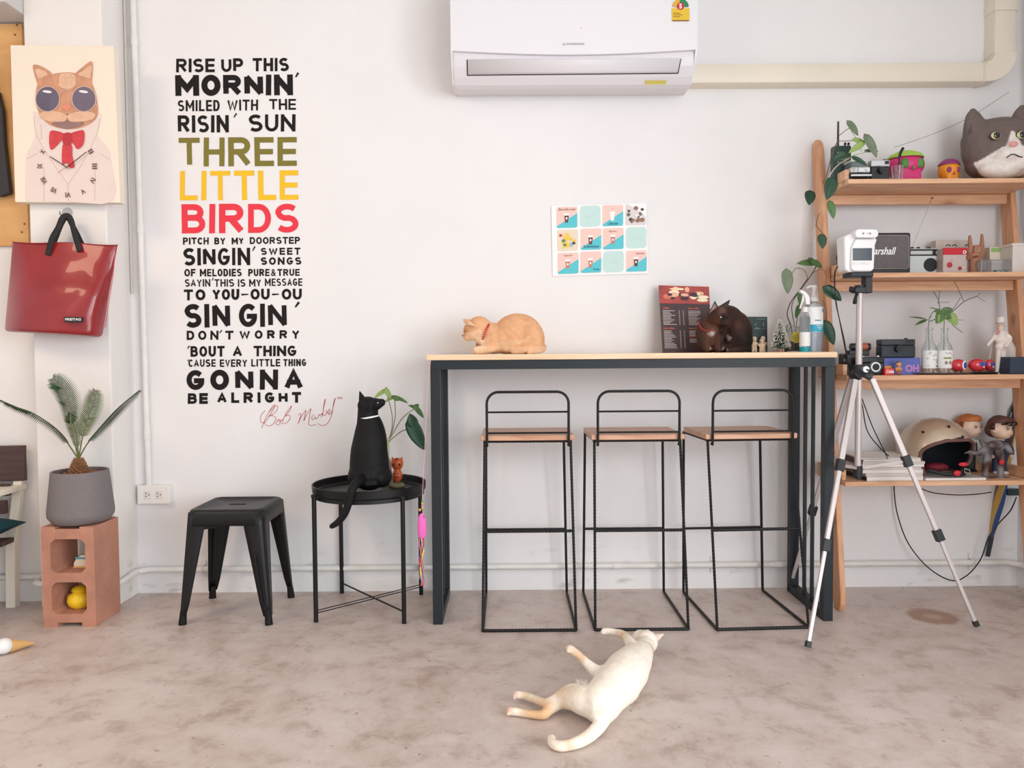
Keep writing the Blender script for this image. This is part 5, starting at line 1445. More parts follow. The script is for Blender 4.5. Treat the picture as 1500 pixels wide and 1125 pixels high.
Y = -.12
t = thing('pocket_radio', 'black and white cassette radio with raised antenna beside the speaker', 'radio', B(1357, 1, Y + .02))
frb((1333, 364), (1378, 398), Y, .05, 1, 'radio_body', mat('pale_mint_plastic', (216, 224, 222), .4), t, .003)
rb((1333, 365), (1378, 374.5), Y - .002, .004, 'top_band', M_bk, t, .001)
rb((1334, 367.5), (1366, 372.5), Y - .003, .002, 'tuning_window', mat('radio_window', (214, 216, 216), .2), t, .0005)
q = P(1373, 370, Y - .003); MB().cyl(q + V((0, .004, 0)), q + V((0, -.002, 0)), .0075, n=18).build('tuning_dial', M_sil, t)
q = P(1363, 388, Y - .001); MB().cyl(q + V((0, .003, 0)), q + V((0, -.002, 0)), .029, n=32).build('speaker_cone', M_bk, t)
a = P(1322, 345, Y + .03); b = P(1366, 290, Y + .03)
an = MB().cyl(P(1334, 366, Y + .035), b, .0016, .0011, n=8).build('antenna', M_sil, t)
MB().sph(b, .0032, 10, 8).build('antenna_tip', M_bk, an)
for px in (1336, 1345, 1360): q = P(px, 363, Y + .015); MB().box(q, (.010, .012, .006)).build('button', M_bk, t, bevel=.001)

t = thing('small_crate', 'pale wooden crate behind the red tin on the second shelf', 'crate', B(1394, 1, -.07))
frb((1371, 352), (1420, 398), -.08, .045, 1, 'crate_body', mat('pale_crate', (208, 194, 184), .6, var=.05, vs=20), t, .002)
t = thing('red_tin', 'red topped display box with clear window on the second shelf', 'box', B(1401, 1, -.16))
Y = -.17
frb((1382, 363), (1417, 398), Y, .07, 1, 'tin_body', mat('clear_box_grey', (206, 190, 186), .3), t, .003)
rb((1382, 363), (1417, 373), Y - .002, .005, 'red_band', mat('tin_red', (206, 44, 58), .35), t, .001)
q = P(1413, 369.5, Y - .003); MB().cyl(q + V((0, .003, 0)), q + V((0, -.001, 0)), .0075, n=18).build('round_badge', M_white, t)
q = P(1413, 369.5, Y - .005); MB().cyl(q + V((0, .003, 0)), q + V((0, -.001, 0)), .003, n=12).build('badge_centre', M_bk, t)
for px in (1389, 1398, 1417):
    q = P(px, 361, Y + .03); MB().tube([q + V((.009 * math.cos(a), 0, .007 * math.sin(a))) for a in [PI * k / 8 for k in range(9)]], .002, 6).build('handle_loop', M_bk, t)
m = MB()
for (px, py, r, cc) in ((1391, 388, .012, (186, 60, 62)), (1394, 381, .007, (214, 170, 160)), (1406, 393, .008, (170, 56, 58)), (1412, 392, .006, (226, 206, 196))):
    MB().sph(P(px, py, Y - .001), (r, .002, r), 12, 8).build('printed_blob', mat('tinprint_%d' % cc[1], cc, .5), t)

# brass coloured hand sign
Y = -.17
t = thing('hand_sculpture', 'wooden brown hand sculpture making a horns sign, on the second shelf', 'sculpture', B(1428, 1, Y))
c = Cat(Y)
c.c([(1428, 397, 0, 7.5), (1427, 388, 0, 6.5), (1428, 382, 0, 8)]).e(1429.5, 373, 0, 12, 11, .014).e(1423, 368, 0, 6, 8, .012).e(1436, 367, 0, 6.5, 9, .012)
c.c([(1421.5, 366, 0, 3.4), (1421, 355, -.002, 2.9), (1420.5, 346.5, -.002, 2.2)]); c.c([(1438.5, 362, 0, 3.3), (1438.5, 353, 0, 2.7), (1438.3, 344, 0, 2.0)])
c.c([(1429, 363, -.006, 3.3), (1429, 362, -.018, 3.1), (1429, 370, -.022, 2.8)]); c.c([(1434, 363, -.006, 3.2), (1434, 362, -.018, 3), (1434, 370, -.022, 2.7)])
c.c([(1420, 377, -.008, 4), (1426, 373, -.024, 3.2), (1433, 373, -.028, 2.6)])
sculpt('hand', c.mb, mat('wood_brown_hand', (172, 122, 96), .4, var=.1, vs=30), t, .0024, 4)
# boxes at the right
Y = -.235
t = thing('card_box', 'green topped card box behind the clear case on the second shelf', 'box', B(1463, 1, -.15))
frb((1450, 362), (1476, 398), -.16, .04, 1, 'card', mat('cream_card', (232, 216, 200), .6), t, .001)
rb((1452, 363), (1475, 369), -.1615, .002, 'green_band', mat('grass_green_card', (150, 184, 110), .6), t, 0)
t = thing('clear_case', 'low clear plastic case with tiny parts on the second shelf', 'case', B(1464, 1, Y + .03))
frb((1439, 380), (1488, 398), Y, .06, 1, 'case_shell', mat('case_acrylic', (236, 242, 250), .05, trans=.9, ior=1.2), t, .002)
rnd = random.Random(9)
for k in range(9):
    q = B(1455 + rnd.random() * 22, 1, Y + .03) + V((0, 0, .006 + rnd.random() * .01)); s_ = .006 + rnd.random() * .005
    MB().box(q, (s_ * 1.4, s_, s_), Matrix.Rotation(rnd.random() * 3, 3, 'Z')).build('small_part', mat('part_%d' % (k % 4), [(96, 150, 150), (60, 90, 96), (216, 214, 200), (120, 150, 110)][k % 4], .5), t)
t = thing('white_storage_box', 'whitish translucent box cut by the right photo edge, second shelf', 'box', B(1495, 1, -.13))
frb((1484, 358), (1504, 398), -.24, .15, 1, 'box_body', mat('milky_plastic', (222, 214, 208), .4), t, .004)
rb((1483, 356), (1505, 360), -.242, .154, 'box_lid', mat('milky_plastic', (222, 214, 208), .4), t, .002)

# ---------------- tier 3
camera_('point_and_shoot_camera', 'black compact camera with silver ringed lens, behind the tripod hub', (1258, 523), (1296, 549), -.255, 2, .035, M_bk, M_bk, (1280, 537.5), .0215, M_sil)
Y = -.20
t = thing('camcorder', 'black camcorder with red tinted eyepiece at the left of the third shelf', 'camera', B(1240, 2, -.12))
frb((1240, 518), (1262, 549), Y, .08, 2, 'camera_body', M_bk, t, .006)
q = P(1236, 527, Y + .02)
MB().cyl(P(1232, 528, Y + .03), P(1244, 528, Y + .03), .023, .026, n=24).build('lens_barrel', M_bk, t)
MB().cyl(P(1246, 508, Y + .02), P(1273.5, 508, Y + .02), .015, .016, n=20).build('viewfinder_tube', M_bk, t)
MB().cyl(P(1261, 508, Y + .02), P(1269, 508, Y + .02), .0166, .0166, n=20).build('orange_ring', mat('copper_orange', (176, 92, 62), .35), t)
rb((1244, 513), (1274, 521), Y + .005, .04, 'top_handle', M_bk, t, .004)
# film box, compact camera on it
Y = -.235
fb = thing('film_box', 'blue and purple carton lying under the compact camera', 'box', B(1321, 2, Y + .03))
frb((1295, 524.5), (1348, 549), Y, .07, 2, 'carton', mat('blue_violet_card', (92, 104, 178), .45, var=.25, vs=9), fb, .0015)
rb((1296, 536), (1306, 546), Y - .001, .002, 'orange_patch', mat('orange_card', (240, 150, 60), .5), fb, 0)
m = MB(); text(m, 'OH', 1326, 1346, 534, 545, Y - .0015, .05); m.build('lettering', mat('pink_card_letter', (196, 130, 196), .5), fb, fix=False, smooth=False)
zt_ = P(1320, 524.5, Y).z
camera_('compact_camera', 'chunky black compact camera resting on the blue carton', (1291, 497), (1341.5, 524), Y + .004, 2, .05, mat('anthracite_plastic', (52, 56, 60), .35), mat('blue_black_plastic', (34, 44, 52), .35), (1315, 511), .015, M_bk, zb=zt_ + .0005)
t = thing('red_can_box', 'tiny red and yellow snack carton on the third shelf', 'box', B(1303, 2, -.265))
frb((1296, 540), (1310, 549), -.275, .02, 2, 'carton', mat('snack_red', (216, 40, 52), .4), t, .001)
m = MB(); text(m, 'Coke', 1298, 1309, 541.5, 546.5, -.2757, .03, shear=.15); m.build('lettering', M_white, t, fix=False, smooth=False)
def figure(name, label, px, tier, Y, H, skin, hair, top, trousers, kind=0, turn=0.0):
    """big-headed vinyl figurine; H total height"""
    b = B(px, tier, Y); t = thing(name, label, 'figurine', b)
    hw = H * .17; hz = H * .73
    m = MB(); 
    m.cyl(b + V((-H * .065, 0, 0)), b + V((-H * .055, 0, H * .3)), H * .05, H * .06, n=12); m.cyl(b + V((H * .065, 0, 0)), b + V((H * .055, 0, H * .3)), H * .05, H * .06, n=12)
    m.sph(b + V((0, 0, H * .30)), (H * .125, H * .085, H * .06), 14, 8)
    sculpt('trousers', m, trousers, t, H * .02, 3)
    m = MB(); m.sph(b + V((0, 0, H * .41)), (H * .135, H * .09, H * .11), 16, 10); m.sph(b + V((0, 0, H * .48)), (H * .12, H * .08, H * .06), 16, 10)
    for s_ in (-1, 1): m.tube(spline([b + V((s_ * H * .12, 0, H * .49)), b + V((s_ * H * .18, -.01 * 0, H * .40)), b + V((s_ * H * .16, -H * .05, H * .31))], 4), [H * .045] * 9, 8)
    sculpt('torso', m, top, t, H * .02, 3)
    for s_ in (-1, 1):
        MB().sph(b + V((s_ * H * .155, -H * .06, H * .285)), H * .034, 10, 8).build('hand', skin, t)
        MB().sph(b + V((s_ * H * .065, -H * .03, H * .022)), (H * .05, H * .085, H * .03), 12, 8).build('shoe', M_wh if kind else M_bk, t)
    m = MB(); R = Matrix.Rotation(turn, 3, 'Z')
    hd = b + V((0, 0, hz))
    m.sph(hd, (hw, hw * .9, H * .165), 20, 14); m.sph(hd + R @ V((0, -hw * .35, -H * .06)), (hw * .82, hw * .6, H * .11), 16, 10); m.cyl(b + V((0, 0, H * .5)), hd, H * .05, n=10)
    for s_ in (-1, 1): m.sph(hd + R @ V((s_ * hw, 0, -H * .03)), (H * .025, H * .03, H * .04), 10, 6)
    m.sph(hd + R @ V((0, -hw * .95, -H * .045)), (H * .015, H * .022, H * .03), 8, 6)
    sculpt('head', m, skin, t, H * .016, 3)
    m = MB(); m.sph(hd + V((0, H * .01, H * .045)), (hw * 1.07, hw * 1.02, H * .165), 20, 14); m.sph(hd + R @ V((0, -hw * .45, H * .13)), (hw * .80, hw * .5, H * .07), 16, 10)
    m.sph(hd + R @ V((0, hw * .4, -H * .03)), (hw * .98, hw * .72, H * .13), 16, 10)
    for s_ in (-1, 1): m.sph(hd + R @ V((s_ * hw * .98, -hw * .05, H * .03)), (H * .025, H * .05, H * .07), 8, 6)
    hr = sculpt('hair', m, hair, t, H * .016, 2)
    # lift the hair off the face
    for v in hr.data.vertices:
        l = R.inverted() @ (v.co - V((0, 0, hz)))
        if l.y < -hw * .2 and l.z < H * .09: v.co += R @ V((0, hw * .5, 0))
    for s_ in (-1, 1):
        e = hd + R @ V((s_ * hw * .42, -hw * .93, -H * .005))
        MB().sph(e, (H * .022, H * .010, H * .008), 8, 6, R).build('eye', M_bk, t)
        MB().cyl(e + R @ V((-s_ * H * .03, -H * .004, H * .016)), e + R @ V((s_ * H * .03, .0, H * .034)), H * .006, n=6).build('eyebrow', hair, t)
    MB().cyl(hd + R @ V((-H * .025, -hw * .95, -H * .105)), hd + R @ V((H * .025, -hw * .95, -H * .105)), H * .004, n=6).build('mouth', mat('mouth_line', (120, 70, 60), .6), t)
    return t, b, hd
skin = mat('vinyl_skin', (236, 204, 180), .45)
t, b, hd = figure('mini_figurine', 'thumb-sized figurine in a grey beanie before the blue carton', 1317, 2, -.272, .062, mat('tan_vinyl', (226, 160, 110), .5), mat('grey_beanie', (92, 96, 116), .8), mat('ochre_vinyl', (214, 150, 90), .5), mat('rust_vinyl', (180, 90, 60), .5))
# metal tray with bottles
t = thing('oval_dish', 'flat grey metal dish under the red bean toys and bottles', 'dish', B(1385, 2, -.2))
cD = B(1378, 2, -.215)
MB().lathe([(0, 0), (.10, 0), (.135, .006), (.138, .008), (.133, .009), (.10, .003), (0, .003)], cD, 48, sc=(1, .5)).build('dish_body', mat('pewter', (150, 146, 146), .35, metal=.7), t)
DZ = .0035
M_bl = mat('bottle_label', (238, 236, 234), .6); M_water = mat('water', (236, 244, 244), .02, trans=.97, ior=1.33)
def bottle(px, label, twist):
    b = B(px, 2, -.215) + V((0, 0, DZ)); t = thing('glass_bottle', label, 'bottle', b)
    s_ = 1; h0 = .125
    prof = [(0, 0), (.026, 0), (.030, .004), (.030, .100), (.027, .116), (.014, .136), (.0125, .180), (.0145, .182), (.0145, .190), (.0115, .190), (.0105, .136), (.024, .114), (.0275, .100), (.0275, .006), (0, .006)]
    MB().lathe(prof, b, 32).build('bottle_glass', M_glass, t)
    m = MB(); rows = []
    for z in (.022, .096): rows.append([b + V((.0306 * math.sin(a), -.0306 * math.cos(a), z)) for a in [math.radians(-78 + 156 * k / 20) for k in range(21)]])
    lb = m.grid(rows).build('paper_label', M_bl, t)
    r2 = random.Random(px)
    return t, b, lb
M_green_print = mat('olive_print', (150, 164, 96), .6)
t1, b1, l1 = bottle(1361, 'left glass bottle with sprig, its label covered in black scribbles', 0)
m = MB(); r2 = random.Random(1)
for k in range(12):
    a = math.radians(-50 + 100 * r2.random()); z = .03 + .06 * r2.random(); pts = [b1 + V((.0312 * math.sin(a + dx), -.0312 * math.cos(a + dx), z + dz)) for dx, dz in ((0, 0), (.12, .004), (.2, -.003), (.3, .002))]
    m.tube(pts, .0006, 4)
m.build('scribble', M_bk, l1)
t2, b2, l2 = bottle(1383.5, 'right glass bottle with leafy stem, its label with a green line', 0)
m = MB(); m.grid([[b2 + V((.0312 * math.sin(a), -.0312 * math.cos(a), z)) for a in [math.radians(-34 + 60 * k / 8) for k in range(9)]] for z in (.060, .068)]); m.build('green_line', M_green_print, l2)
for s_ in (-.25, .25): MB().sph(b2 + V((.0305 * math.sin(s_), -.0305 * math.cos(s_), .045)), (.007, .002, .008), 10, 8).build('printed_fruit', mat('fruit_print', (150, 140, 120), .6), l2)
m = MB(); pts = [b2 + V((.0312 * math.sin(a), -.0312 * math.cos(a), .084 + .004 * math.sin(a * 14))) for a in [math.radians(-24 + 50 * k / 12) for k in range(13)]]; m.tube(pts, .0006, 4).build('scribble', M_bk, l2)
for q, bb_ in ((1367, b1), (1389, b2)):
    MB().tube(spline([bb_ + V((.01, -.03, .012)), bb_ + V((.014, -.034, .004)), bb_ + V((.020, -.036, .001))], 4), .0015, 6).build('white_tag', M_white, (t1 if bb_ is b1 else t2))

# leaves
def leaf(par, ctr, tipv, w, m_, nrm=(0, -1, .25), heart=True, curl=.2, name='leaf'):
    """pointed heart leaf: ctr=stalk end, tipv=vector to the tip"""
    c = V(ctr); tv = V(tipv); L = tv.length; y = tv.normalized(); n = V(nrm); n = (n - y * n.dot(y)).normalized(); x = y.cross(n)
    rows = []; N = 10
    for i in range(N + 1):
        u = i / N
        hw = w * (math.sin(PI * min(1, u ** .62)) ** .75 if heart else math.sin(PI * u ** .8)) 
        back = (-.14 * L if heart else 0) * (1 - u) ** 3
        row = []
        for j in range(-3, 4):
            v = j / 3
            row.append(c + y * (u * L + back * abs(v) * 2) + x * hw * v + n * (curl * L * (u * u * -.5 - .0) - abs(v) * -.25 * hw + 0))
        rows.append(row)
    return MB().grid(rows).build(name, m_, par, solid=.0008, fix=False)
LG = mat('leaf_mid_green', (84, 118, 66), .45, var=.2, vs=30); LD = mat('leaf_dark_green', (40, 76, 54), .4, var=.2, vs=30); LL = mat('leaf_lime_green', (150, 176, 100), .45, var=.2, vs=30); LGY = mat('leaf_grey_green', (112, 128, 100), .5, var=.2, vs=30)
TW = mat('twig_green', (96, 108, 84), .6); TB = mat('twig_brown', (112, 96, 80), .7)
pl1 = thing('leaf_sprig', 'sprig with slim pointed leaves standing in the left bottle', 'plant', b1 + V((0, 0, .01)))
Yq = b1.y
MB().tube(spline([b1 + V((.004, 0, .02)), b1 + V((0, 0, .12)), P(1361, 468, Yq), P(1372, 452, Yq)], 5), .0015, 6).build('stem', TW, pl1)
for (x0, y0, x1, y1, w) in ((1360, 469, 1333, 462, 3.0), (1358, 469, 1340, 475, 3), (1361, 468, 1364, 463, 2), (1372, 453, 1362, 450, 2)):
    a = P(x0, y0, Yq); leaf(pl1, a, P(x1, y1, Yq - .01) - a, w * S(Yq), LG, heart=False, nrm=(0, -.5, .9))
pl2 = thing('leafy_branch', 'bare forked twig and bright leaves standing in the right bottle', 'plant', b2 + V((0, 0, .01)))
def br(pts, r): MB().tube(spline([P(x, y, Yq) if not isinstance(x, V) else x for x, y in pts], 4), r, 6).build('twig', mat('twig_dark', (84, 88, 80), .6), pl2)
MB().tube(spline([b2 + V((-.004, 0, .02)), b2 + V((-.002, 0, .12)), P(1384, 466, Yq), P(1395, 456, Yq)], 5), .0016, 6).build('stem', TW, pl2)
br([(1362, 471), (1376, 465), (1392, 459), (1412, 442), (1431, 434)], .0018); br([(1412, 442), (1404, 424), (1398, 413)], .0013); br([(1393, 458), (1400, 447), (1407, 436)], .0012)
br([(1431, 434), (1437, 429)], .001); br([(1431, 434), (1443, 442)], .001); br([(1377, 453), (1374, 438), (1367, 427)], .0014); br([(1374, 445), (1376, 432), (1377, 425)], .0012); br([(1375, 443), (1391, 443)], .001)
br([(1391, 470), (1398, 478), (1410, 487)], .0013); br([(1394, 468), (1411, 469)], .001)
for (x0, y0, x1, y1, w, mm) in ((1379, 458, 1372, 474, 7, LG), (1382, 456, 1396, 452, 5, LG), (1380, 462, 1376, 474, 6, LL), (1390, 463, 1404, 476, 8, LL), (1384, 462, 1394, 466, 6, LG), (1376, 456, 1369, 456, 4, LG)):
    a = P(x0, y0, Yq - .004); leaf(pl2, a, P(x1, y1, Yq - .012) - a, w * S(Yq), mm)

# red bean toys
M_rt = mat('glossy_red', (208, 46, 60), .22, coat=.5); M_bt = mat('glossy_blue', (44, 76, 168), .25); M_dk = mat('navy_vinyl', (40, 46, 60), .4)
def bean(px, Y, w, h, label, kind):
    b = B(px, 2, Y) + V((0, 0, .0105)); t = thing('red_bean_toy', label, 'toy', b, group=None)
    c0 = b + V((0, 0, h * .52))
    m = MB().sph(c0, (w, w * .8, h * .5), 24, 16); m.sph(c0 + V((-w * .25, 0, 0)), (w * .8, w * .75, h * .46), 20, 12); sculpt('body', m, M_rt, t, .003, 2)
    for s_ in (-1, 1): MB().cyl(b + V((s_ * w * .4, 0, -.007)), b + V((s_ * w * .4, 0, h * .16)), w * .15, n=10).build('foot', M_dk, t)
    if kind == 'o':
        MB().sph(c0 + V((w * .45, -w * .62, 0)), (w * .45, .004, h * .36), 20, 12, Matrix.Rotation(.45, 3, 'Z')).build('white_edge', M_white, t)
        MB().sph(c0 + V((w * .47, -w * .65, 0)), (w * .37, .004, h * .29), 20, 12, Matrix.Rotation(.45, 3, 'Z')).build('blue_oval', M_bt, t)
    else:
        for s_ in (-1, 1): MB().sph(c0 + V((w * .32 + s_ * w * .25, -w * .74 + (0.004 if s_ > 0 else 0), h * .06)), (w * .27, .004, h * .17), 16, 10).build('blue_patch', M_bt, t)
        MB().sph(c0 + V((w * .32, -w * .80, -h * .16)), (.003, .003, .004), 8, 6).build('nose', M_white, t)
    return t
bean(1404.5, -.235, .031, .052, 'red bean toy with a single blue oval, beside the right bottle', 'o')
bean(1432, -.235, .034, .054, 'larger red bean toy with two blue patches, third shelf', 'm')
bean(1450, -.18, .019, .050, 'smallest red bean toy, beside the caped figurine', 'm')
t = thing('black_dish', 'flat black dish beneath the red bean toys', 'dish', B(1442, 2, -.215))
MB().lathe([(0, 0.0), (.05, .0), (.062, .006), (.060, .0075), (.045, .003), (0, .003)], B(1441, 2, -.215) + V((0, 0, .0005)), 32, sc=(1, .75)).build('dish_body', M_bk, t)

# white caped figurine
Y = -.19
b = B(1466, 2, Y); t = thing('caped_figurine', 'off-white figurine in top hat and flowing cape on the third shelf', 'figurine', b)
M_iv = mat('ivory_vinyl', (236, 224, 216), .5)
c = Cat(Y)
for s_ in (-1, 1): c.c([(1466 + s_ * 6, 545.5, 0, 2.6), (1466 + s_ * 4.5, 530, 0, 3.4), (1466 + s_ * 3, 513, 0, 4.2)]); c.e(1466 + s_ * 6, 547, -.008, 3.5, 2, .016)
c.e(1466, 508, 0, 8, 7, .018).e(1466, 496, 0, 9, 9, .02).e(1466, 488, 0, 8.5, 5, .018)
c.c([(1459, 489, 0, 3), (1453, 498, .0, 2.7), (1447, 505, .0, 2.4)]); c.c([(1473, 489, 0, 3), (1480, 496, -.01, 2.7), (1473, 507, -.025, 2.4)])
c.c([(1466, 486, 0, 3), (1466, 480, 0, 3)])
sculpt('body', c.mb, M_iv, t, .0024, 3)
MB().sph(c.p(1466, 479), (4.6 * c.k(), .012, 5 * c.k()), 14, 10).build('head', skin, t)
q = c.p(1465.5, 475.5); MB().lathe([(0, 0), (.0235, 0), (.0235, .002), (.015, .004), (.0145, .031), (0, .031)], q, 24).build('top_hat', M_iv, t)
MB().lathe([(.0155, .004), (.0155, .008)], q, 24).build('hat_band', mat('lavender_band', (160, 150, 168), .5), t)
MB().prism([c.p(1460, 491, -.02), c.p(1464, 489, -.024), c.p(1466, 484, -.022), c.p(1462, 484, -.02)], (0, .004, 0)).build('tie', mat('pink_tie', (206, 130, 130), .5), t)
rows = []
for i in range(9):
    u = i / 8; row = []
    for j in range(13):
        v = j / 12; px = 1456 + 20 * v + (-12 + 42 * v) * u ** 1.1 ; py = 487 + (60 - 8 * v) * u
        row.append(P(px, py, Y + .022 + .030 * u + .007 * math.sin(v * 14) * u))
    rows.append(row)
MB().grid(rows).build('cape', M_iv, t, solid=.002)
t = thing('navy_box', 'navy blue block box at the right end of the third shelf', 'box', B(1493, 2, -.22))
frb((1480, 523), (1506, 549), -.26, .07, 2, 'box_body', mat('navy_card', (48, 62, 80), .5), t, .002)

# ---------------- tier 4
rnd = random.Random(11); z = ZS[3] + .0008; Y = -.285
a = P(1266, 500, Y).x; b_ = P(1357, 500, Y).x
cols = [(226, 220, 214), (206, 196, 190), (236, 232, 226), (190, 180, 176), (216, 206, 196)]
labs = ['thick white magazine at the bottom of the shelf stack', 'grey spined magazine second from the bottom of the stack', 'white magazine third from the bottom of the stack', 'thin cream magazine in the middle of the stack', 'grey edged magazine above the middle of the stack', 'pale magazine near the top of the stack', 'curling magazine second from the top of the stack', 'topmost magazine of the stack under the tripod brace']
for i in range(8):
    h = (.017, .013, .014, .010, .011, .010, .008, .007)[i]; dx0 = rnd.uniform(-.006, .010) + (.012 if i < 2 else 0); dx1 = rnd.uniform(-.014, .0) - (.01 if i > 5 else 0)
    cvr = cols[i % 5]
    t = thing('magazine', labs[i], 'magazine', ((a + b_) / 2, Y + .1, z), rnd.uniform(-.03, .03), 'magazines stacked on the lowest shelf')
    M = WM[t.name]; hx = (b_ - a) / 2
    MB(M).bb((-hx + dx0, -.10, .0006), (hx + dx1, .10, h - .0006)).build('pages', mat('page_edges_%d' % (i % 2), [(234, 226, 220), (214, 202, 196)][i % 2], .8, var=.15, vs=6, stretch=(1, 1, 90)), t)
    for zz in (0, h - .0008):
        MB(M).bb((-hx + dx0 - .001, -.101, zz), (hx + dx1 + .001, .101, zz + .0008)).build('cover', mat('cover_%d_%d' % (i, cvr[0]), cvr, .4), t)
    MB(M).bb((-hx + dx0 - .002, -.101, 0), (-hx + dx0 - .001, .101, h)).build('spine', mat('spine_%d' % (i % 3), [(50, 50, 54), (180, 170, 166), (60, 58, 60)][i % 3], .5), t)
    z += h + .0006
STZ = z
# thin magazine under the helmet
t = thing('helmet_magazine', 'white magazine lying flat beneath the helmet', 'magazine', B(1405, 3, -.19))
q0 = P(1358, 500, -.29).x; q1 = P(1448, 500, -.29).x
MB().bb((q0 + .002, -.29, ZS[3] + .0008), (q1, -.09, ZS[3] + .010)).build('pages', mat('page_edges_0', (234, 226, 220), .8), t)
MB().bb((q0 + .001, -.291, ZS[3] + .010), (q1 + .001, -.089, ZS[3] + .0112)).build('cover', mat('cover_flat', (210, 206, 202), .3), t)
HZ = ZS[3] + .0118

# helmet
hr = .142
hc0 = V((P(1371, 655, -.185).x, -.180, HZ + .097))
t = thing('motorcycle_helmet', 'champagne gold open-face helmet with brown leather trim', 'helmet', (hc0.x, hc0.y, HZ))
fd = math.radians(-76)      # facing direction of the opening (towards camera, to the right)
def hrow(scale, inner=False):
    rows = []
    N = 22
    for i in range(N + 1):
        th = math.radians(2 + 127 * i / N)
        thf = math.radians(62)
        if th < thf: al = 0
        else: al = math.radians(66) * min(1, math.sin(min(PI / 2, (th - thf) / math.radians(30) * PI / 2)) ** .55)
        row = []
        for j in range(49):
            ph = al + (2 * PI - 2 * al) * j / 48
            r = hr * scale * (1 + .05 * max(0, -math.cos(ph)) * math.sin(th))
            zz = math.cos(th) * hr * scale * .98
            if th > math.radians(105): r *= 1 - .08 * ((th - math.radians(105)) / .4)
            row.append(hc0 + V((r * math.sin(th) * math.cos(ph + fd), r * math.sin(th) * math.sin(ph + fd), zz)))
        rows.append(row)
    return rows, thf
rows, thf = hrow(1)
MB().grid(rows).build('shell', mat('champagne_metallic', (206, 186, 164), .32, metal=.45, coat=.6), t, solid=.004, fix=False)
rin, _ = hrow(.955)
MB().grid(rin).build('lining', mat('black_lining', (26, 28, 36), .8), t, solid=.006, fix=False)
edge = []
k0 = next(i for i in range(23) if math.radians(2 + 127 * i / 22) >= thf)
edge = [rows[i][0] for i in range(22, k0 - 1, -1)] + [rows[i][48] for i in range(k0, 23)]
bot = [rows[22][j] for j in range(47, 0, -1)]
MB().tube(edge + bot, .0075, 8, closed=True).build('leather_trim', mat('brown_leather', (112, 76, 70), .6), t)
for (x, y) in ((1352, 633), (1390, 625), (1410, 640)):
    q = P(x, y, hc0.y); d0 = None
    # project on the sphere along the view ray
    o_ = CAM_LOC; dr = (q - o_).normalized(); oc_ = o_ - hc0; bq = oc_.dot(dr); cq = oc_.length_squared - (hr + .002) ** 2; disc = bq * bq - cq
    if disc > 0:
        pt = o_ + dr * (-bq - math.sqrt(disc)); nn = (pt - hc0).normalized()
        MB().cyl(pt - nn * .003, pt + nn * .004, .0065, .005, n=14).build('snap_stud', M_bk, t)
fv = V((math.cos(fd), math.sin(fd), 0)); sv = V((-fv.y, fv.x, 0))
redm = mat('strap_red', (206, 44, 60), .5)
MB().sph(hc0 + fv * .02 + V((-.01, 0, -.065)), (.05, .03, .018), 16, 8).build('red_padding', mat('maroon_lining', (120, 24, 44), .7), t)
MB().tube(spline([hc0 + fv * .06 + sv * .10 + V((0, 0, -.06)), hc0 + fv * .09 + sv * .06 + V((0, 0, -.085)), hc0 + fv * .10 + sv * .03 + V((0, 0, -.086))], 5), .008, 8).build('chin_strap', M_bk, t)
MB().tube(spline([hc0 + fv * .05 - sv * .08 + V((0, 0, -.072)), hc0 + fv * .09 - sv * .03 + V((0, 0, -.084)), hc0 + fv * .11 + sv * .02 + V((0, 0, -.082))], 5), .008, 8).build('chin_strap', M_bk, t)
MB().sph(hc0 + fv * .105 + sv * .04 + V((0, 0, -.045)), (.020, .006, .009), 12, 8).build('red_tab', redm, t)
MB().sph(hc0 + fv * .115 - sv * .0 + V((0, 0, -.078)), (.016, .008, .012), 12, 8).build('red_tab', redm, t)
q = hc0 + fv * .12 + sv * .045 + V((0, 0, -.072))
MB().tube([q + V((-.012, 0, .012)), q + V((.010, 0, .006)), q + V((.012, 0, -.010)), q + V((-.010, 0, -.004))], .0018, 6, closed=True).build('buckle', M_sil, t)

# figurines on tier 4
f, b, hd = figure('vinyl_figurine', 'figurine with orange hair, white vest and dark trousers behind the helmet', 1421, 3, -.056, .272, skin, mat('orange_hair', (196, 116, 62), .55), mat('white_vest', (236, 232, 228), .6), mat('dark_green_trousers', (40, 50, 52), .6), 0, .5)
for s_ in (-1, 1): MB().tube([b + V((s_ * .02, -.024, .13)), b + V((s_ * .022, -.026, .09))], .003, 6).build('brace_strap', M_bk, f)
f, b, hd = figure('vinyl_figurine', 'figurine with brown hair and raised goggles in dark blue clothes', 1467, 3, -.13, .270, skin, mat('brown_hair', (96, 62, 58), .55), mat('dark_blue_shirt', (58, 62, 80), .6), mat('navy_trousers', (52, 62, 88), .6), 1, .5)
R = Matrix.Rotation(.5, 3, 'Z')
for s_ in (-1, 1): MB().sph(hd + R @ V((s_ * .020, -.052, .022)), (.017, .008, .009), 12, 8, R).build('goggle', M_lens, f)
MB().cyl(hd + R @ V((-.05, -.035, .022)), hd + R @ V((.05, -.035, .022)), .004, n=8).build('goggle_band', M_bk, f)
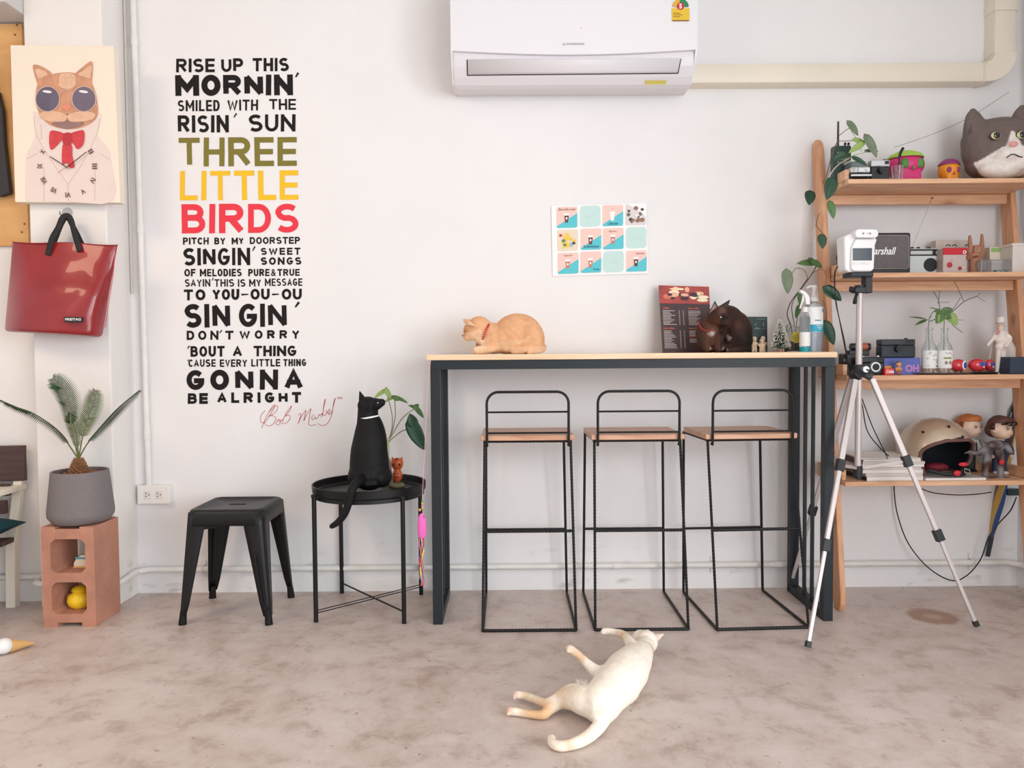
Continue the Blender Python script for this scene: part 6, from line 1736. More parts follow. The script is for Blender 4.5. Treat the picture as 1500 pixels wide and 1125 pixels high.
# grey lizard-like creature toy in front
Y = -.22
b = B(1456, 3, Y); t = thing('creature_toy', 'grey brown creature toy with long arms in front of the dark blue figurine', 'toy', b)
c = Cat(Y)
c.c([(1436, 663, 0, 5), (1450, 655, 0, 5.5), (1462, 650, 0, 6), (1474, 654, 0, 5), (1481, 663, -.01, 3.5)]); c.c([(1436, 663, 0, 4), (1428, 664, -.02, 3), (1420, 662, -.03, 2.6)])
c.c([(1448, 662, 0, 6), (1445, 676, 0, 5), (1443, 690, -.01, 4), (1444, 700, -.012, 4.5)]); c.c([(1462, 656, 0, 6), (1466, 676, 0, 5), (1465, 700, 0, 4.5)])
c.c([(1420, 662, -.03, 2), (1422, 670, -.03, 1.4)]); c.c([(1420, 662, -.03, 2), (1413, 664, -.03, 1.4)]); c.c([(1440, 652, 0, 3), (1436, 645, 0, 2), (1443, 648, 0, 2)]); c.c([(1440, 700, -.02, 3), (1470, 702, -.01, 4), (1488, 702, 0, 2.5)])
c.e(1458, 652, -.01, 12, 7, .02)
def crc(co, n): return mixc((140, 138, 142), (74, 58, 56), .5 + noise.noise(co * 30) * 1.2)
sculpt('body', c.mb, furmat('creature_paint', .5), t, .0034, 3, crc)
MB().sph(c.p(1467, 677, -.02), (.010, .008, .012), 12, 8).build('red_gem', redm, t)

# umbrella hanging behind the shelf
a = P(1494, 560, -.015); 
Yu = -.022
def U(x, y): return P(x, y, Yu - .04 * max(0, min(1, (y - 600) / 200)) )
t = thing('umbrella', 'folded umbrella with blue, yellow and brown stripes hung behind the lowest shelf', 'umbrella', P(1446, 816, -.06))
Yu = -.014
A = V((P(1494, 562, -.016).x, -.016, P(1494, 562, -.016).z)); Bq = V((P(1447, 815, -.016).x, -.016, P(1447, 815, -.016).z))
ax = (Bq - A)
MB().cyl(A, A + ax * .17, .011, n=12).build('handle', mat('umbrella_black', (34, 44, 52), .5), t)
for s_ in (-.018, .018): MB().tube(spline([A + ax * .12 + V((s_ * .4, 0, 0)), A + ax * .15 + V((s_, 0, .004)), A + ax * .19 + V((s_ * 1.1, 0, 0))], 4), .0035, 6).build('hook', mat('umbrella_black', (34, 44, 52), .5), t)
m = MB(); m.lathe([(0, 0)], A, 3) if 0 else None
axn = ax.normalized(); Rm = axn.to_track_quat('Z', 'Y').to_matrix(); L = ax.length
mm = [mat('umb_blue', (52, 84, 148), .6), mat('umb_yellow', (206, 168, 88), .6), mat('umb_brown', (110, 96, 92), .6)]
prof = [(.017, .17), (.026, .20), (.028, .30), (.036, .55), (.037, .68), (.028, .78), (.012, .885)]
rows = []
NS_ = 30
pr2 = spline([V((r, u * L, 0)) for r, u in prof], 6)
vs = []
for k, p in enumerate(pr2):
    tw = p.y / L * 4.2
    rows.append([A + Rm @ V((p.x * (1 + .08 * math.cos(6 * a_ * 2 * PI / NS_)) * math.cos(2 * PI * a_ / NS_ + tw), max(-.012, min(.012, p.x * .5 * math.sin(2 * PI * a_ / NS_ + tw))) if 0 else p.x * .38 * math.sin(2 * PI * a_ / NS_ + tw), p.y)) for a_ in range(NS_)])
m = MB()
for k in range(len(rows) - 1):
    for a_ in range(NS_):
        m.m = (a_ // 5) % 3; m.add([rows[k][a_], rows[k][(a_ + 1) % NS_], rows[k + 1][(a_ + 1) % NS_], rows[k + 1][a_]], [(0, 1, 2, 3)])
m.build('canopy', mm, t, ang=180)
MB().cyl(A + ax * .88, Bq, .0105, .0085, n=12).build('tip_sleeve', mat('umbrella_black', (34, 44, 52), .5), t)
for s_ in (-.014, .0, .014): MB().cyl(A + ax * .165 + V((s_, 0, 0)), A + ax * .24 + V((s_ * 1.5, -.004, 0)), .004, n=8).build('rib_end', mat('rib_grey', (160, 156, 152), .4), t)

# cables
M_cab = mat('black_cable', (36, 34, 36), .5)
t = thing('looped_cable', 'long black cable looping below the lowest shelf', 'cable', P(1395, 848, -.06))
MB().tube(spline([P(1310, 700, -.025) , P(1310, 722, -.02), P(1315, 755, -.03), P(1330, 795, -.05), P(1358, 830, -.06), P(1392, 850, -.06), P(1415, 844, -.06), P(1436, 820, -.06), P(1447, 790, -.075), P(1462, 768, -.08), P(1480, 748, -.06), P(1489, 728, -.05)], 6), .0028, 8).build('cord', M_cab, t)
rb((1477, 717), (1497, 726), -.06, .03, 'plug', mat('teal_black_plastic', (44, 60, 66), .5), t, .003)
t = thing('shelf_cable', 'short black cable running under the front of the lowest shelf', 'cable', P(1400, 722, -.1))
MB().tube(spline([P(1350, 716, -.1), P(1368, 722, -.1), P(1400, 725, -.1), P(1430, 724, -.1), P(1452, 721, -.1)], 6), .0024, 8).build('cord', M_cab, t)
t = thing('hanging_cables', 'pair of thin black cables hanging from the phone bracket to the lowest shelf', 'cable', P(1225, 392, -.36))
MB().tube(spline([P(1227, 390, -.38), P(1223, 402, -.36), P(1224, 440, -.35), P(1230, 470, -.35), P(1240, 520, -.35), P(1252, 560, -.33), P(1263, 585, -.33), P(1278, 625, -.32), P(1296, 662, -.31), P(1300, 672, -.31)], 6), .0022, 8).build('cord', M_cab, t)
MB().tube(spline([P(1226, 392, -.375), P(1222, 406, -.36), P(1226, 450, -.345), P(1237, 500, -.335), P(1250, 570, -.33), P(1262, 590, -.33), P(1270, 630, -.32), P(1288, 655, -.31), P(1302, 668, -.31)], 6), .0022, 8).build('cord', M_cab, t)

# ================================================================ ON THE BAR, RIGHT END
TZ = TOPZ + .0006
def BT(px, Y): return V((P(px, 500, Y).x, Y, TZ))
Ym = -.115
t = thing('menu_board', 'dark brown cafe menu card with photo header standing on the bar', 'menu', BT(1004, Ym))
m0, m1, m2_, m3 = P(965, 418, -.05), P(1038.5, 420, -.05), P(1043, 515, -.125), P(970.5, 515, -.125)
m2_.z = m3.z = TZ
def mp_(u, v, k=0):   # u,v 0..1 over the card; k layers outwards
    a = m0.lerp(m1, u); b = m3.lerp(m2_, u); p = a.lerp(b, v); return p + V((0, -.0009 * k, .0002 * k))
mb = MB().prism([mp_(0, 0), mp_(0, 1), mp_(1, 1), mp_(1, 0)], (0, .003, .0)); mb.build('card', mat('menu_brown', (74, 54, 58), .45), t)
hp = MB().poly([mp_(0, 0, 1), mp_(0, .27, 1), mp_(1, .27, 1), mp_(1, 0, 1)]).build('header_photo', mat('menu_photo_red', (176, 74, 70), .4, var=.3, vs=14), t)
rnd = random.Random(2)
for i in range(22):
    u, v = rnd.uniform(.13, .87), rnd.uniform(.05, .22); cc = rnd.choice([(244, 214, 170), (250, 232, 200), (70, 44, 60), (214, 120, 96), (236, 180, 150)])
    w_, h_ = rnd.uniform(.06, .24), rnd.uniform(.03, .09)
    MB().poly([mp_(u + w_ * math.cos(a_ * PI / 4) * .5, v + h_ * math.sin(a_ * PI / 4) * .5, 2 + i * .1) for a_ in range(8)]).build('photo_print', mat('mph_%d_%d' % (cc[0], cc[2]), cc, .4), hp)
M_ml = mat('menu_line_print', (206, 192, 188), .5); M_mo = mat('menu_orange_print', (216, 110, 80), .5)
for u0, blocks in ((.05, ((.36, 10), (.66, 12))), (.56, ((.36, 10), (.66, 4), (.78, 3)))):
    for v0, n in blocks:
        mb = MB(); text(mb, 'coffee' if u0 < .5 and v0 < .5 else ('latte milk' if v0 < .5 else 'non coffee'), u0, u0 + (.13 if u0 < .5 and v0 < .5 else .22), v0 - .035, v0 - .01, 0, .03, plane=lambda a_, b_: mp_(a_, b_, 1.5))
        mb.build('heading', M_mo, t, fix=False, smooth=False)
        for k in range(n):
            v = v0 + .015 + k * .0225
            if v > .97: break
            w_ = rnd.uniform(.14, .27)
            MB().poly([mp_(u0, v, 1.5), mp_(u0, v + .009, 1.5), mp_(u0 + w_, v + .009, 1.5), mp_(u0 + w_, v, 1.5)]).build('printed_line', M_ml, t)
            for e in (.32, .40):
                if u0 < .5: MB().poly([mp_(u0 + e, v, 1.5), mp_(u0 + e, v + .009, 1.5), mp_(u0 + e + .022, v + .009, 1.5), mp_(u0 + e + .022, v, 1.5)]).build('printed_price', M_ml, t)
# dark green flyer and tiny figurines
Yf = -.10
t = thing('green_card', 'small dark green card standing behind the little figurines', 'card', BT(1110, Yf))
g0, g1, g2, g3 = P(1092, 464, Yf + .01), P(1124, 464, Yf + .01), P(1124, 515, Yf - .02), P(1093, 515, Yf - .02); g2.z = g3.z = TZ
MB().prism([g0, g3, g2, g1], (0, .002, 0)).build('card_sheet', mat('bottle_green_card', (36, 56, 56), .5), t)
m = MB()
for x0, y0, x1, y1 in ((1106, 474, 1108, 474.6), (1106, 474, 1106.5, 477), (1106, 480, 1111, 480.6), (1118, 473, 1118.6, 478), (1105, 481.5, 1114, 482), (1118, 481, 1120, 481.6), (1108, 467, 1122, 467.4)):
    m = MB().poly([P(x0, y0, Yf - .012), P(x0, y1, Yf - .012), P(x1, y1, Yf - .012), P(x1, y0, Yf - .012)]); m.build('printed_mark', mat('card_grey_print', (150, 166, 164), .5), t)
M_cr = mat('cream_vinyl', (226, 196, 168), .5)
for i, (px, h, yy, lb_) in enumerate(((1105, .068, -.15, 'cream peg figurine on the left of the trio by the green card'), (1115.5, .058, -.165, 'cream peg figurine in the middle of the trio by the green card'), (1117.5, .070, -.13, 'cream peg figurine at the back right of the trio'))):
    b = BT(px, yy); t = thing('peg_figurine', lb_, 'figurine', b, group='cream peg figurines on the bar')
    m = MB(); k = h
    for s_ in (-1, 1): m.cyl(b + V((s_ * k * .10, 0, 0)), b + V((s_ * k * .08, 0, k * .4)), k * .07, k * .09, n=8); m.tube([b + V((s_ * k * .14, 0, k * .62)), b + V((s_ * k * .24, -k * .05, k * .45))], k * .06, 8)
    m.sph(b + V((0, 0, k * .52)), (k * .17, k * .12, k * .18), 12, 8); sculpt('body', m, M_cr, t, .0022, 2)
    MB().sph(b + V((0, 0, k * .82)), (k * .15, k * .15, k * .17), 14, 10).build('head', M_cr, t)
    for s_ in (-1, 1): MB().sph(b + V((s_ * k * .055, -k * .14, k * .82)), k * .022, 6, 5).build('eye', M_bk, t)

# bottle brush tree
Yt = -.19
b = BT(1142.5, Yt); t = thing('mini_fir_tree', 'miniature frosted green fir tree on the bar', 'tree ornament', b)
MB().cyl(b, b + V((0, 0, .014)), .012, .011, n=16).build('base', mat('copper_base', (176, 124, 104), .5), t)
MB().cyl(b + V((0, 0, .012)), b + V((0, 0, .142)), .0016, .001, n=6).build('wire_stem', M_bk, t)
m = [MB(), MB()]; rnd = random.Random(8)
for i in range(1300):
    u = rnd.random() ** .8; z = .016 + .122 * u; r = .043 * (1 - u) ** .9 + .004; a_ = rnd.uniform(0, 2 * PI); d = V((math.cos(a_), math.sin(a_), rnd.uniform(-.1, .25)))
    p = b + V((0, 0, z)); q = p + d * r
    m[0].cyl(p, p.lerp(q, .76), .0009, n=3, caps=False); m[1].cyl(p.lerp(q, .74), q, .0013, n=3)
fo = tag(m[0].build('needles', mat('fir_green', (64, 104, 84), .8), t, fix=False), kind='stuff'); tag(m[1].build('frosted_tips', mat('frost_white', (226, 222, 212), .7), t, fix=False), kind='stuff')

# jar with the trailing plant
Yj = -.15
b = BT(1162, Yj); jar = thing('plant_jar', 'glass jar of dark soil with a round yellow sticker on the bar', 'jar', b)
MB().lathe([(0, 0), (.034, 0), (.037, .004), (.037, .080), (.030, .092), (.029, .106), (.032, .108), (.032, .112), (.027, .112), (.026, .092), (.034, .078), (.034, .005), (0, .005)], b, 32).build('jar_glass', M_glass, jar)
MB().lathe([(0, .0055), (.0335, .0055), (.0335, .045), (0, .047)], b, 28).build('soil', mat('dark_soil', (54, 42, 36), .95, var=.3, vs=80, bump=1, bs=120), jar)
m = MB(); rows = []
pts = []
for rr in (0, 1):
    pts.append([b + V((.0376 * math.sin((u) * .55), -.0376 * math.cos(u * .55), .062 + rr * 0)) for u in (0,)])
m = MB()
for k in range(20):
    a0, a1 = 2 * PI * k / 20, 2 * PI * (k + 1) / 20
    f_ = lambda r, a_: b + V((.0378 * math.sin(r * math.cos(a_) / .0378), -.0378 * math.cos(r * math.cos(a_) / .0378), .062 + r * math.sin(a_)))
    m.add([f_(0, 0), f_(.024, a0), f_(.024, a1)], [(0, 1, 2)])
m.build('yellow_sticker', mat('sticker_yellow', (230, 206, 70), .5), jar)
m = MB()
for k in range(4): m.add([b + V((-.008, -.0385, .072 - k * .007)), b + V((.008, -.0385, .072 - k * .007)), b + V((.008, -.0385, .070 - k * .007)), b + V((-.008, -.0385, .070 - k * .007))], [(0, 1, 2, 3)])
m.build('sticker_print', mat('ochre_print', (190, 150, 40), .5), jar)
vine = thing('trailing_vine', 'leafy vine climbing from the glass jar up the shelf side board', 'plant', b + V((0, 0, .04)))
def vs_(pts, r, m_=TB, name='stem'):
    MB().tube(spline(pts, 5), r, 7).build(name, m_, vine)
jt = b + V((0, 0, .05))
vs_([jt, b + V((-.01, 0, .11)), P(1153, 460, Yj), P(1160, 440, Yj), P(1176, 420, Yj), P(1190, 400, Yj - .02), P(1197, 387, Yj - .03)], .0026)
vs_([jt + V((.004, 0, 0)), b + V((.004, 0, .11)), P(1161, 462, Yj), P(1160, 447, Yj), P(1168, 430, Yj), P(1183, 408, Yj - .01)], .0018)
vs_([jt + V((.008, 0, 0)), b + V((.012, 0, .115)), P(1168, 465, Yj), P(1171, 445, Yj), P(1171, 430, Yj)], .0016, LG)
vs_([P(1183, 408, Yj - .01), P(1178, 396, Yj - .02), P(1166, 393, Yj - .02), P(1160, 402, Yj - .02)], .0014)
vs_([P(1190, 400, Yj - .02), P(1203, 394, Yj - .12), P(1210, 402, Yj - .14), P(1210, 416, Yj - .14)], .0014)
vs_([b + V((.02, -.01, .10)), P(1160, 478, Yj - .03), P(1154, 486, Yj - .03), P(1152, 478, Yj - .03), P(1158, 474, Yj - .03)], .0014)
Yr = -.30
vs_([P(1244, 232, -.24), P(1226, 243, -.26), P(1213, 262, -.27), P(1207, 285, -.25), P(1199, 315, -.22), P(1190, 340, -.20), P(1187, 356, -.20)], .0024, mat('pale_root', (208, 186, 164), .7), 'aerial_root')
vs_([P(1200, 312, -.24), P(1196, 330, -.22), P(1208, 345, -.30), P(1206, 352, -.32)], .0016)
vs_([P(1227, 207, -.22), P(1219, 225, -.24), P(1213, 250, -.26), P(1206, 268, -.26)], .0022)
vs_([P(1228, 200, -.23), P(1240, 190, -.25), P(1252, 185, -.26)], .0014); vs_([P(1228, 207, -.23), P(1250, 206, -.26), P(1272, 206, -.28)], .0014)
vs_([P(1240, 232, -.26), P(1256, 226, -.28), P(1275, 222, -.29)], .0012, LL); vs_([P(1246, 190, -.26), P(1256, 206, -.27), P(1262, 222, -.28)], .0012, LL)
LV = [  # base x,y, tip x,y, width px, depth, material
 (1244, 181, 1258, 198, 5.5, -.27, LGY), (1270, 203, 1286, 230, 7, -.31, LGY), (1252, 205, 1268, 208, 4, -.28, LL), (1262, 211, 1244, 223, 5, -.31, LL), (1270, 221, 1288, 221, 2.6, -.30, LGY),
 (1225, 232, 1248, 222, 5, -.28, LD), (1252, 232, 1272, 242, 4, -.335, LD),
 (1218, 266, 1212, 292, 9.5, -.32, LD), (1186, 283, 1186, 300, 8, -.22, LD), (1216, 299, 1222, 320, 6, -.34, LG), (1203, 347, 1206, 364, 7, -.33, LD),
 (1152, 401, 1155, 430, 8.5, -.19, LGY), (1190, 385, 1168, 385, 5, -.19, LG), (1192, 384, 1205, 392, 5, -.20, LG), (1190, 383, 1184, 378, 4, -.19, LG),
 (1211, 424, 1234, 440, 9, -.33, LD), (1209, 476, 1223, 505, 9, -.235, LD), (1171, 430, 1172, 447, 4, -.17, LG), (1170, 450, 1166, 466, 4, -.17, LG)]
for x0, y0, x1, y1, w_, d_, m_ in LV:
    a_ = P(x0, y0, d_); leaf(vine, a_, P(x1, y1, d_ - .012) - a_, w_ * S(d_), m_)
vs_([P(1206, 440, -.24), P(1210, 455, -.24), P(1210, 478, -.235)], .0014)

# sanitiser bottles
M_clear = mat('clear_pet', (238, 244, 248), .06, trans=.85, ior=1.3)
Yp = -.24
b = BT(1192, Yp); t = thing('pump_bottle', 'tall clear pump sanitiser bottle with blue label on the bar', 'bottle', b)
pw = 13.0 * S(Yp); hb = (P(1192, 443, Yp).z - TZ)
MB().lathe([(0, 0), (pw * .9, 0), (pw, .006), (pw, hb - .02), (pw * .8, hb - .008), (pw * .42, hb), (pw * .42, hb + .008), (0, hb + .008)], b, 32, sc=(1, .7)).build('bottle_body', M_clear, t)
MB().lathe([(0, .004), (pw * .93, .004), (pw * .93, hb * .42), (0, hb * .42)], b, 28, sc=(1, .65)).build('gel', mat('pale_gel', (214, 224, 238), .05, trans=.8, ior=1.33), t)
def curved(z0, z1, a0, a1, m_, name, rr, yo=1.0, par=None):
    rows = [[b + V((rr * math.sin(a_), -rr * .7 * math.cos(a_) - .0006, z)) for a_ in [math.radians(a0 + (a1 - a0) * k / 14) for k in range(15)]] for z in (z0, z1)]
    return MB().grid(rows).build(name, m_, par or t)
lb = curved(hb * .40, hb * .90, -62, 66, M_white, 'label', pw * 1.01)
curved(hb * .405, hb * .55, -38, 66, mat('cyan_label', (30, 160, 190), .4), 'blue_band', pw * 1.03, par=lb)
curved(hb * .62, hb * .645, -10, 30, mat('slate_print', (110, 150, 180), .5), 'printed_word', pw * 1.03, par=lb)
for k in range(3): curved(hb * (.52 - .035 * k), hb * (.53 - .035 * k), 0 + 6 * k, 52 - 8 * k, M_white, 'printed_line', pw * 1.045, par=lb)
curved(hb * .80, hb * .87, 44, 60, mat('cyan_label', (30, 160, 190), .4), 'emblem', pw * 1.03, par=lb)
q = b + V((0, 0, hb + .004))
MB().lathe([(0, 0), (.017, 0), (.017, .016), (.010, .020), (.0085, .022), (.0085, .050), (.010, .052), (.010, .066), (0, .067)], q, 24).build('pump', M_wh, t)
MB().tube([q + V((0, 0, .060)), q + V((-.018, -.004, .062)), q + V((-.034, -.008, .054))], [.006, .0045, .003], 8).build('nozzle', M_wh, t)
b = BT(1179, -.27); t = thing('spray_bottle', 'clear trigger spray bottle with teal base stripe on the bar', 'bottle', b)
pw2 = .021; hb2 = P(1180, 455, -.27).z - TZ
MB().lathe([(0, 0), (pw2, 0), (pw2, hb2 - .03), (pw2 * .5, hb2 - .008), (pw2 * .5, hb2), (0, hb2)], b, 24).build('bottle_body', M_clear, t)
MB().lathe([(pw2 * 1.01, .001), (pw2 * 1.01, .020)], b, 24).build('teal_stripe', mat('teal_label', (20, 160, 170), .4), t)
MB().lathe([(pw2 * 1.01, .024), (pw2 * 1.01, .080)], b, 24).build('white_label', M_white, t)
q = b + V((0, 0, hb2))
MB().cyl(q + V((0, 0, -.006)), q + V((0, 0, .014)), .012, n=18).build('collar', M_wh, t)
qq = [P(1187, 446, -.275), P(1186, 434, -.275), P(1180, 427, -.275), P(1173, 424, -.275), P(1172, 428, -.275), P(1177, 431, -.275), P(1180, 437, -.275), P(1181, 446, -.275)]
MB().prism(qq, (0, .02, 0)).build('spray_head', M_wh, t, bevel=.002)
MB().tube(spline([P(1177, 431, -.265), P(1176, 440, -.265), P(1173, 448, -.265), P(1172, 452, -.265)], 4), [.005] * 6 + [.0035] * 7, 8).build('trigger', M_wh, t)

# orange cat ornament, and vase plant on the tray table
ZT = TRAYZ + .0006
Yo_ = -.19
b = V((P(582, 690, Yo_).x, Yo_, ZT)); t = thing('cat_ornament', 'small orange double cat ornament on the tray beside the black cat', 'ornament', b)
c = Cat(Yo_)
MB().lathe([(0, 0), (.030, 0), (.032, .006), (.026, .014), (0, .016)], b, 28).build('stone_base', mat('olive_clay', (140, 134, 100), .8), t)
hz = P(582, 669, Yo_).z - ZT
m = MB(); m.sph(b + V((0, 0, hz * .76)), (.026, .020, hz * .21), 16, 12); m.sph(b + V((0, 0, hz * .38)), (.022, .018, hz * .24), 16, 12)
for s_ in (-1, 1): m.cyl(b + V((s_ * .016, 0, hz * .86)), b + V((s_ * .022, 0, hz * 1.0)), .010, .002, n=8)
sculpt('body', m, mat('orange_glaze', (206, 94, 48), .35, coat=.3), t, .003, 2)
for s_ in (-1, 1):
    MB().sph(b + V((s_ * .012, -.0185, hz * .76)), (.005, .003, .006), 8, 6).build('eye', mat('dark_red_glaze', (110, 30, 20), .4), t)
    MB().sph(b + V((s_ * .008, -.0175, hz * .46)), (.003, .003, .003), 8, 6).build('small_eye', mat('dark_red_glaze', (110, 30, 20), .4), t)
MB().sph(b + V((0, -.014, hz * .94)), (.008, .006, .004), 8, 6).build('forehead_mark', mat('olive_glaze', (120, 90, 30), .5), t)
MB().tube(spline([b + V((-.008, -.018, hz * .36)), b + V((0, -.020, hz * .32)), b + V((.008, -.018, hz * .36))], 4), .0014, 6).build('smile', mat('dark_red_glaze', (110, 30, 20), .4), t)
Yv = -.135
b = V((P(567, 690, Yv).x, Yv, ZT)); t = thing('slim_vase', 'slim frosted vase behind the black cat on the tray table', 'vase', b)
hv = P(569, 655, Yv).z - ZT
MB().lathe([(0, 0), (.022, 0), (.024, .01), (.018, hv * .6), (.0105, hv * .75), (.0115, hv), (.009, hv), (.0085, hv * .7), (0, hv * .3)], b, 28).build('vase_body', mat('frosted_cream_glass', (222, 212, 190), .35, trans=.3), t)
t = thing('arrowhead_plant', 'arrowhead plant with long stems standing in the slim vase', 'plant', b + V((0, 0, hv * .5)))
def st2(pts, r=.002, m_=None): MB().tube(spline(pts, 5), r, 7).build('stem', m_ or mat('stem_brown_green', (130, 124, 96), .6), t)
s0 = b + V((0, 0, hv * .4)); s1 = P(568, 652, Yv)
m = MB().tube(spline([s0, s1, P(570, 642, Yv)], 4), .006, 8); m.build('leaf_sheath', mat('pale_sheath', (190, 190, 140), .6), t)
st2([s0, s1, P(574, 628, Yv), P(574, 606, Yv), P(566, 574, Yv + .0)]); st2([s0, s1, P(575, 630, Yv), P(579, 608, Yv), P(578, 582, Yv)]); st2([s0, s1, P(576, 634, Yv), P(590, 612, Yv - .02), P(608, 598, Yv - .03)]); st2([s0, s1, P(580, 638, Yv - .01), P(590, 631, Yv - .03), P(602, 628, Yv - .04)])
def aleaf(x0, y0, x1, y1, w_, d_, m_, n_=(0, -1, .2)):
    a_ = P(x0, y0, Yv + d_); tv = P(x1, y1, Yv + d_ - .01) - a_; leaf(t, a_, tv, w_ * S(Yv), m_, nrm=n_)
aleaf(565, 573, 547, 582, 6, -.01, LL, (0, -.5, .9)); aleaf(566, 572, 573, 584, 4, -.02, LL, (0, -.8, .5)); aleaf(566, 572, 562, 571, 5, -.0, LL)
aleaf(577, 583, 563, 588, 4.5, -.02, LL, (0, -.4, .9)); aleaf(577, 582, 598, 589, 5, -.02, LG, (0, -.4, .9)); aleaf(579, 582, 584, 587, 4, -.03, LG)
aleaf(608, 598, 598, 593, 4, -.03, LG, (0, -.5, .8)); aleaf(609, 597, 621, 612, 4, -.04, LG, (0, -.8, .5)); aleaf(609, 597, 613, 592, 4, -.03, LG)
aleaf(603, 622, 622, 660, 11, -.05, LD, (0, -1, .1)); aleaf(606, 622, 600, 606, 8, -.05, LD)

# cat teaser toy hanging from the bar end
Yw = YF - .008
t = thing('cat_teaser', 'pink feather cat teaser dangling on a pink string at the bar end', 'cat toy', P(618, 780, Yw))
MB().tube(spline([P(631, 528, Yw), P(627, 560, Yw), P(623, 640, Yw), P(620, 700, Yw), P(618.5, 733, Yw)], 5), .0010, 6).build('string', mat('pink_string', (236, 176, 172), .6), t)
bx = P(618.5, 733, Yw)
for k, (cc) in enumerate(((60, 170, 110), (240, 190, 60), (244, 150, 160), (240, 236, 220))):
    MB().sph(P(618.5, 734 + 3.4 * k, Yw), .0042, 10, 8).build('bead', mat('bead_%d' % cc[0], cc, .4), t)
MB().sph(P(615, 747, Yw), .006, 10, 8).build('bell', mat('gold_bell', (226, 170, 90), .35, metal=.5), t)
M_pk2 = mat('hot_pink_felt', (236, 110, 190), .7)
rows_m = MB().lathe([(0, 0), (.010, .002), (.017, .012), (.018, .055), (.014, .085), (.007, .098), (0, .1)], P(618.5, 789, Yw), 20, sc=(1, .6)); rows_m.build('pink_body', M_pk2, t)
MB().sph(P(621, 757, Yw - .009), .0022, 6, 5).build('eye', M_bk, t)
rnd = random.Random(6)
for k, cc in enumerate([(244, 214, 80), (240, 90, 130), (90, 140, 200), (244, 130, 60), (236, 120, 170), (120, 180, 210), (250, 220, 110), (210, 60, 70)]):
    x0 = 617.5 + rnd.uniform(-2, 2); pts = [P(x0 + 2.2 * math.sin(k + i * 1.1) , 788 + i * 10, Yw + rnd.uniform(-.006, .006)) for i in range(7 + k % 2)]
    MB().tube(spline(pts, 5), .0018, 6).build('ribbon', mat('ribbon_%d' % k, cc, .6), t)

# ================================================================ TRIPOD AND THERMOMETER
Yh = -.40
M_al = mat('anodised_aluminium', (206, 196, 194), .42, metal=.35); M_tb = mat('tripod_black', (38, 38, 42), .45)
ft = [PZ(1183, 953, 0), PZ(1431, 922, 0), V((P(1156, 866, -.06).x, -.06, 0))]
t = thing('tripod', 'silver camera tripod with black joints standing before the shelf', 'tripod', (P(1258, 900, Yh).x, Yh, 0))
M_ctr = P(1258, 545, Yh)
tops = [P(1253, 556, Yh - .03), P(1277, 554, Yh - .01), P(1248, 554, Yh + .03)]
cx_, cy_ = M_ctr.x, M_ctr.y
zc_top = P(1258, 424, Yh).z; zc_bot = P(1256, 697, Yh).z
MB().cyl((cx_, cy_, zc_bot), (cx_, cy_, zc_top), .0125, n=18).build('centre_column', M_al, t)
hb_ = P(1258, 552, Yh).z; ht_ = P(1258, 534, Yh).z
m = MB(); m.cyl((cx_, cy_, hb_), (cx_, cy_, ht_), .028, .020, n=20)
for tp in tops: m.bar((cx_, cy_, (hb_ + ht_) / 2 + .004), (tp.x, tp.y, tp.z + .006), .034, .030)
hub = sculpt('hub', m, M_tb, t, .004, 2)
q = P(1268, 541, Yh - .035); MB().cyl(q + V((0, .02, 0)), q + V((0, -.006, 0)), .012, n=18).build('crank_knob', M_sil, t)
MB().cyl(q + V((0, -.004, 0)), q + V((.030, -.010, -.016)), .004, n=8).build('crank_arm', M_tb, t)
splits = [(.34, .64), (.34, .64), (.34, .60)]
for tp, f, (s1_, s2_) in zip(tops, ft, splits):
    f2 = V((f.x, f.y, .012)); d = f2 - tp
    lg = MB().bar(tp, tp + d * s1_, .022, .016).build('leg', M_al, t, bevel=.003)
    MB().bar(tp + d * s1_, tp + d * s2_, .018, .013).build('leg_section', M_al, lg, bevel=.003)
    MB().bar(tp + d * s2_, f2, .014, .010).build('leg_section', M_al, lg, bevel=.002)
    for s_ in (s1_, s2_): MB().bar(tp + d * (s_ - .022), tp + d * (s_ + .022), .030, .026).build('leg_lock', M_tb, lg, bevel=.003)
    MB().bar(f2 - d.normalized() * .022, f2 + V((0, 0, 0)), .019, .018).build('foot', M_tb, lg, bevel=.002)
    e = tp + d * s1_
    MB().bar((cx_, cy_, zc_bot + .03), e, .012, .006).build('spreader', M_al, t, bevel=.001)
MB().cyl((cx_, cy_, zc_bot - .002), (cx_, cy_, zc_bot + .04), .018, n=16).build('spreader_collar', M_tb, t)
MB().cyl((cx_ - .004, cy_, zc_bot - .014), (cx_ + .01, cy_, zc_bot), .008, n=10).build('column_hook', M_tb, t)
# pan head
MB().cyl((cx_, cy_, zc_top - .004), (cx_, cy_, zc_top + .016), .017, .019, n=18).build('neck', M_tb, t)
rb((1247, 398.5), (1280, 405), Yh - .04, .08, 'mount_plate', M_tb, t, .004)
rb((1268, 403), (1278.5, 429), Yh - .02, .04, 'tilt_bracket', M_tb, t, .004)
rb((1253, 420), (1276, 429), Yh - .018, .036, 'tilt_base', M_tb, t, .004)
MB().cyl(P(1245.5, 424, Yh), P(1256, 424, Yh), .012, .008, n=16).build('tilt_knob', M_tb, t)
MB().tube(spline([P(1256, 428, Yh - .01), P(1253, 437, Yh - .03), P(1252, 444, Yh - .04)], 4), [.006] * 5 + [.008] * 4, 8).build('pan_handle', M_tb, t)
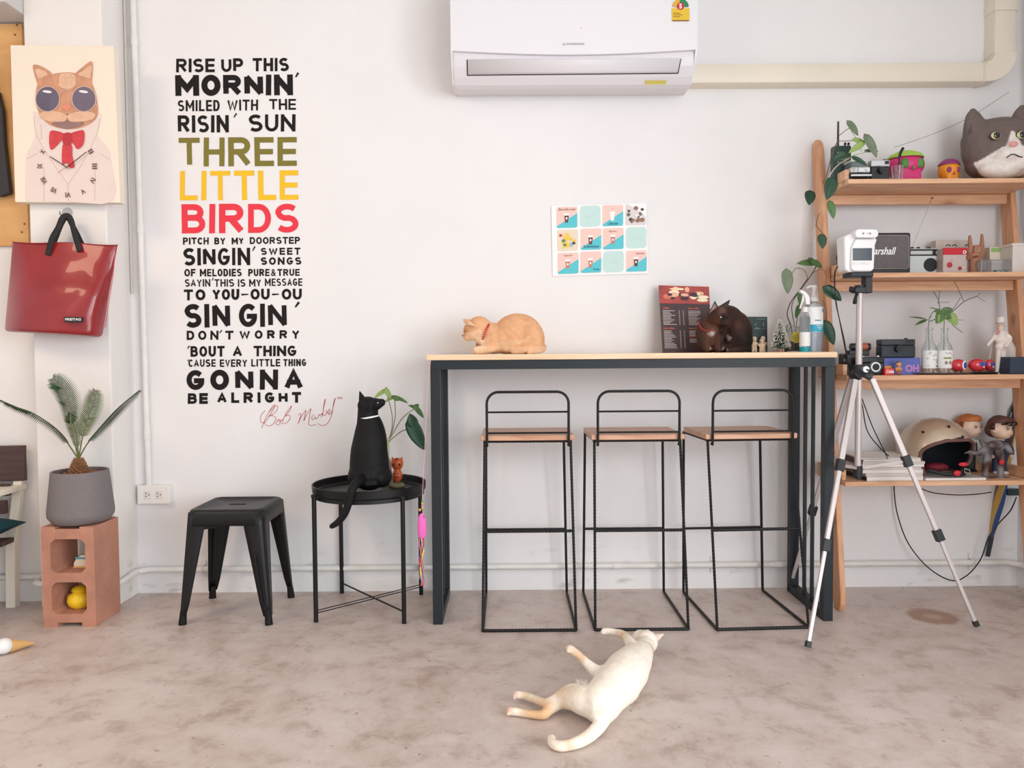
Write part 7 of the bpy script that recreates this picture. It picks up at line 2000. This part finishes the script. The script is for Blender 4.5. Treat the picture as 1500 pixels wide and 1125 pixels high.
# device
Yd = Yh - .05; zd = P(1262, 398.2, Yd).z
t = thing('thermometer', 'white wall thermometer with small screen mounted on the tripod', 'thermometer', (P(1262, 398, Yd).x, Yh, zd))
def dp(x, y, k=0): return P(x, y, Yd - k)
a0 = [dp(1238.5, 346), dp(1240, 395), dp(1246, 398), dp(1277, 398), dp(1281, 394), dp(1282, 362), dp(1287, 344), dp(1283, 341), dp(1250, 340)]
MB().prism([V((p.x, Yd + .012, p.z)) for p in a0], (0, .07, 0)).build('housing', M_wh, t, bevel=.010, seg=4)
a1 = [dp(1248, 362), dp(1247, 393), dp(1251, 397), dp(1277, 397), dp(1280.5, 393), dp(1281.5, 361), dp(1285, 350), dp(1254, 350)]
MB().prism([V((p.x, Yd, p.z)) for p in a1], (0, .02, 0)).build('front_cover', M_wh, t, bevel=.004, seg=3)
hd_ = [P(x, y, Yd - .016) for x, y in rrect(1253, 1287, 335.5, 348, 5.5, 6)]
MB().prism(hd_, (0, .045, 0)).build('sensor_head', M_wh, t, bevel=.003)
for x, r in ((1264.5, .0042), (1270.5, .002), (1274.5, .0042)):
    q = P(x, 342, Yd - .0165); MB().cyl(q + V((0, .002, 0)), q + V((0, -.0006, 0)), r, n=14).build('sensor', M_lens, t)
sc2 = rb((1249.5, 363.5), (1277.5, 381.5), Yd - .001, .003, 'screen', mat('dark_screen', (34, 44, 56), .15), t, .0008)
m = MB(); text(m, 'K3 PRO', 1250, 1274, 384, 388, Yd - .0004, .0); m.build('faint_lettering', mat('faint_grey_print', (206, 206, 210), .5), t, fix=False, smooth=False)
# phone-like bracket on the left
t = thing('black_bracket', 'thin black bracket plate behind the thermometer left side', 'bracket', P(1234, 390, Yh + .03))
YB_ = Yh + .036
MB().prism([P(1227.5, 351, YB_), P(1238.5, 346.5, YB_), P(1240.5, 386, YB_), P(1242, 389.5, YB_), P(1227.5, 388.5, YB_), P(1225.5, 378, YB_), P(1227, 370, YB_)], (0, .008, 0)).build('plate', M_bk, t, bevel=.002)
q = P(1233.5, 364, YB_ - .001); MB().cyl(q, q + V((0, -.002, 0)), .003, n=10).build('rivet', mat('brass_rivet', (190, 160, 90), .3, metal=.7), t)
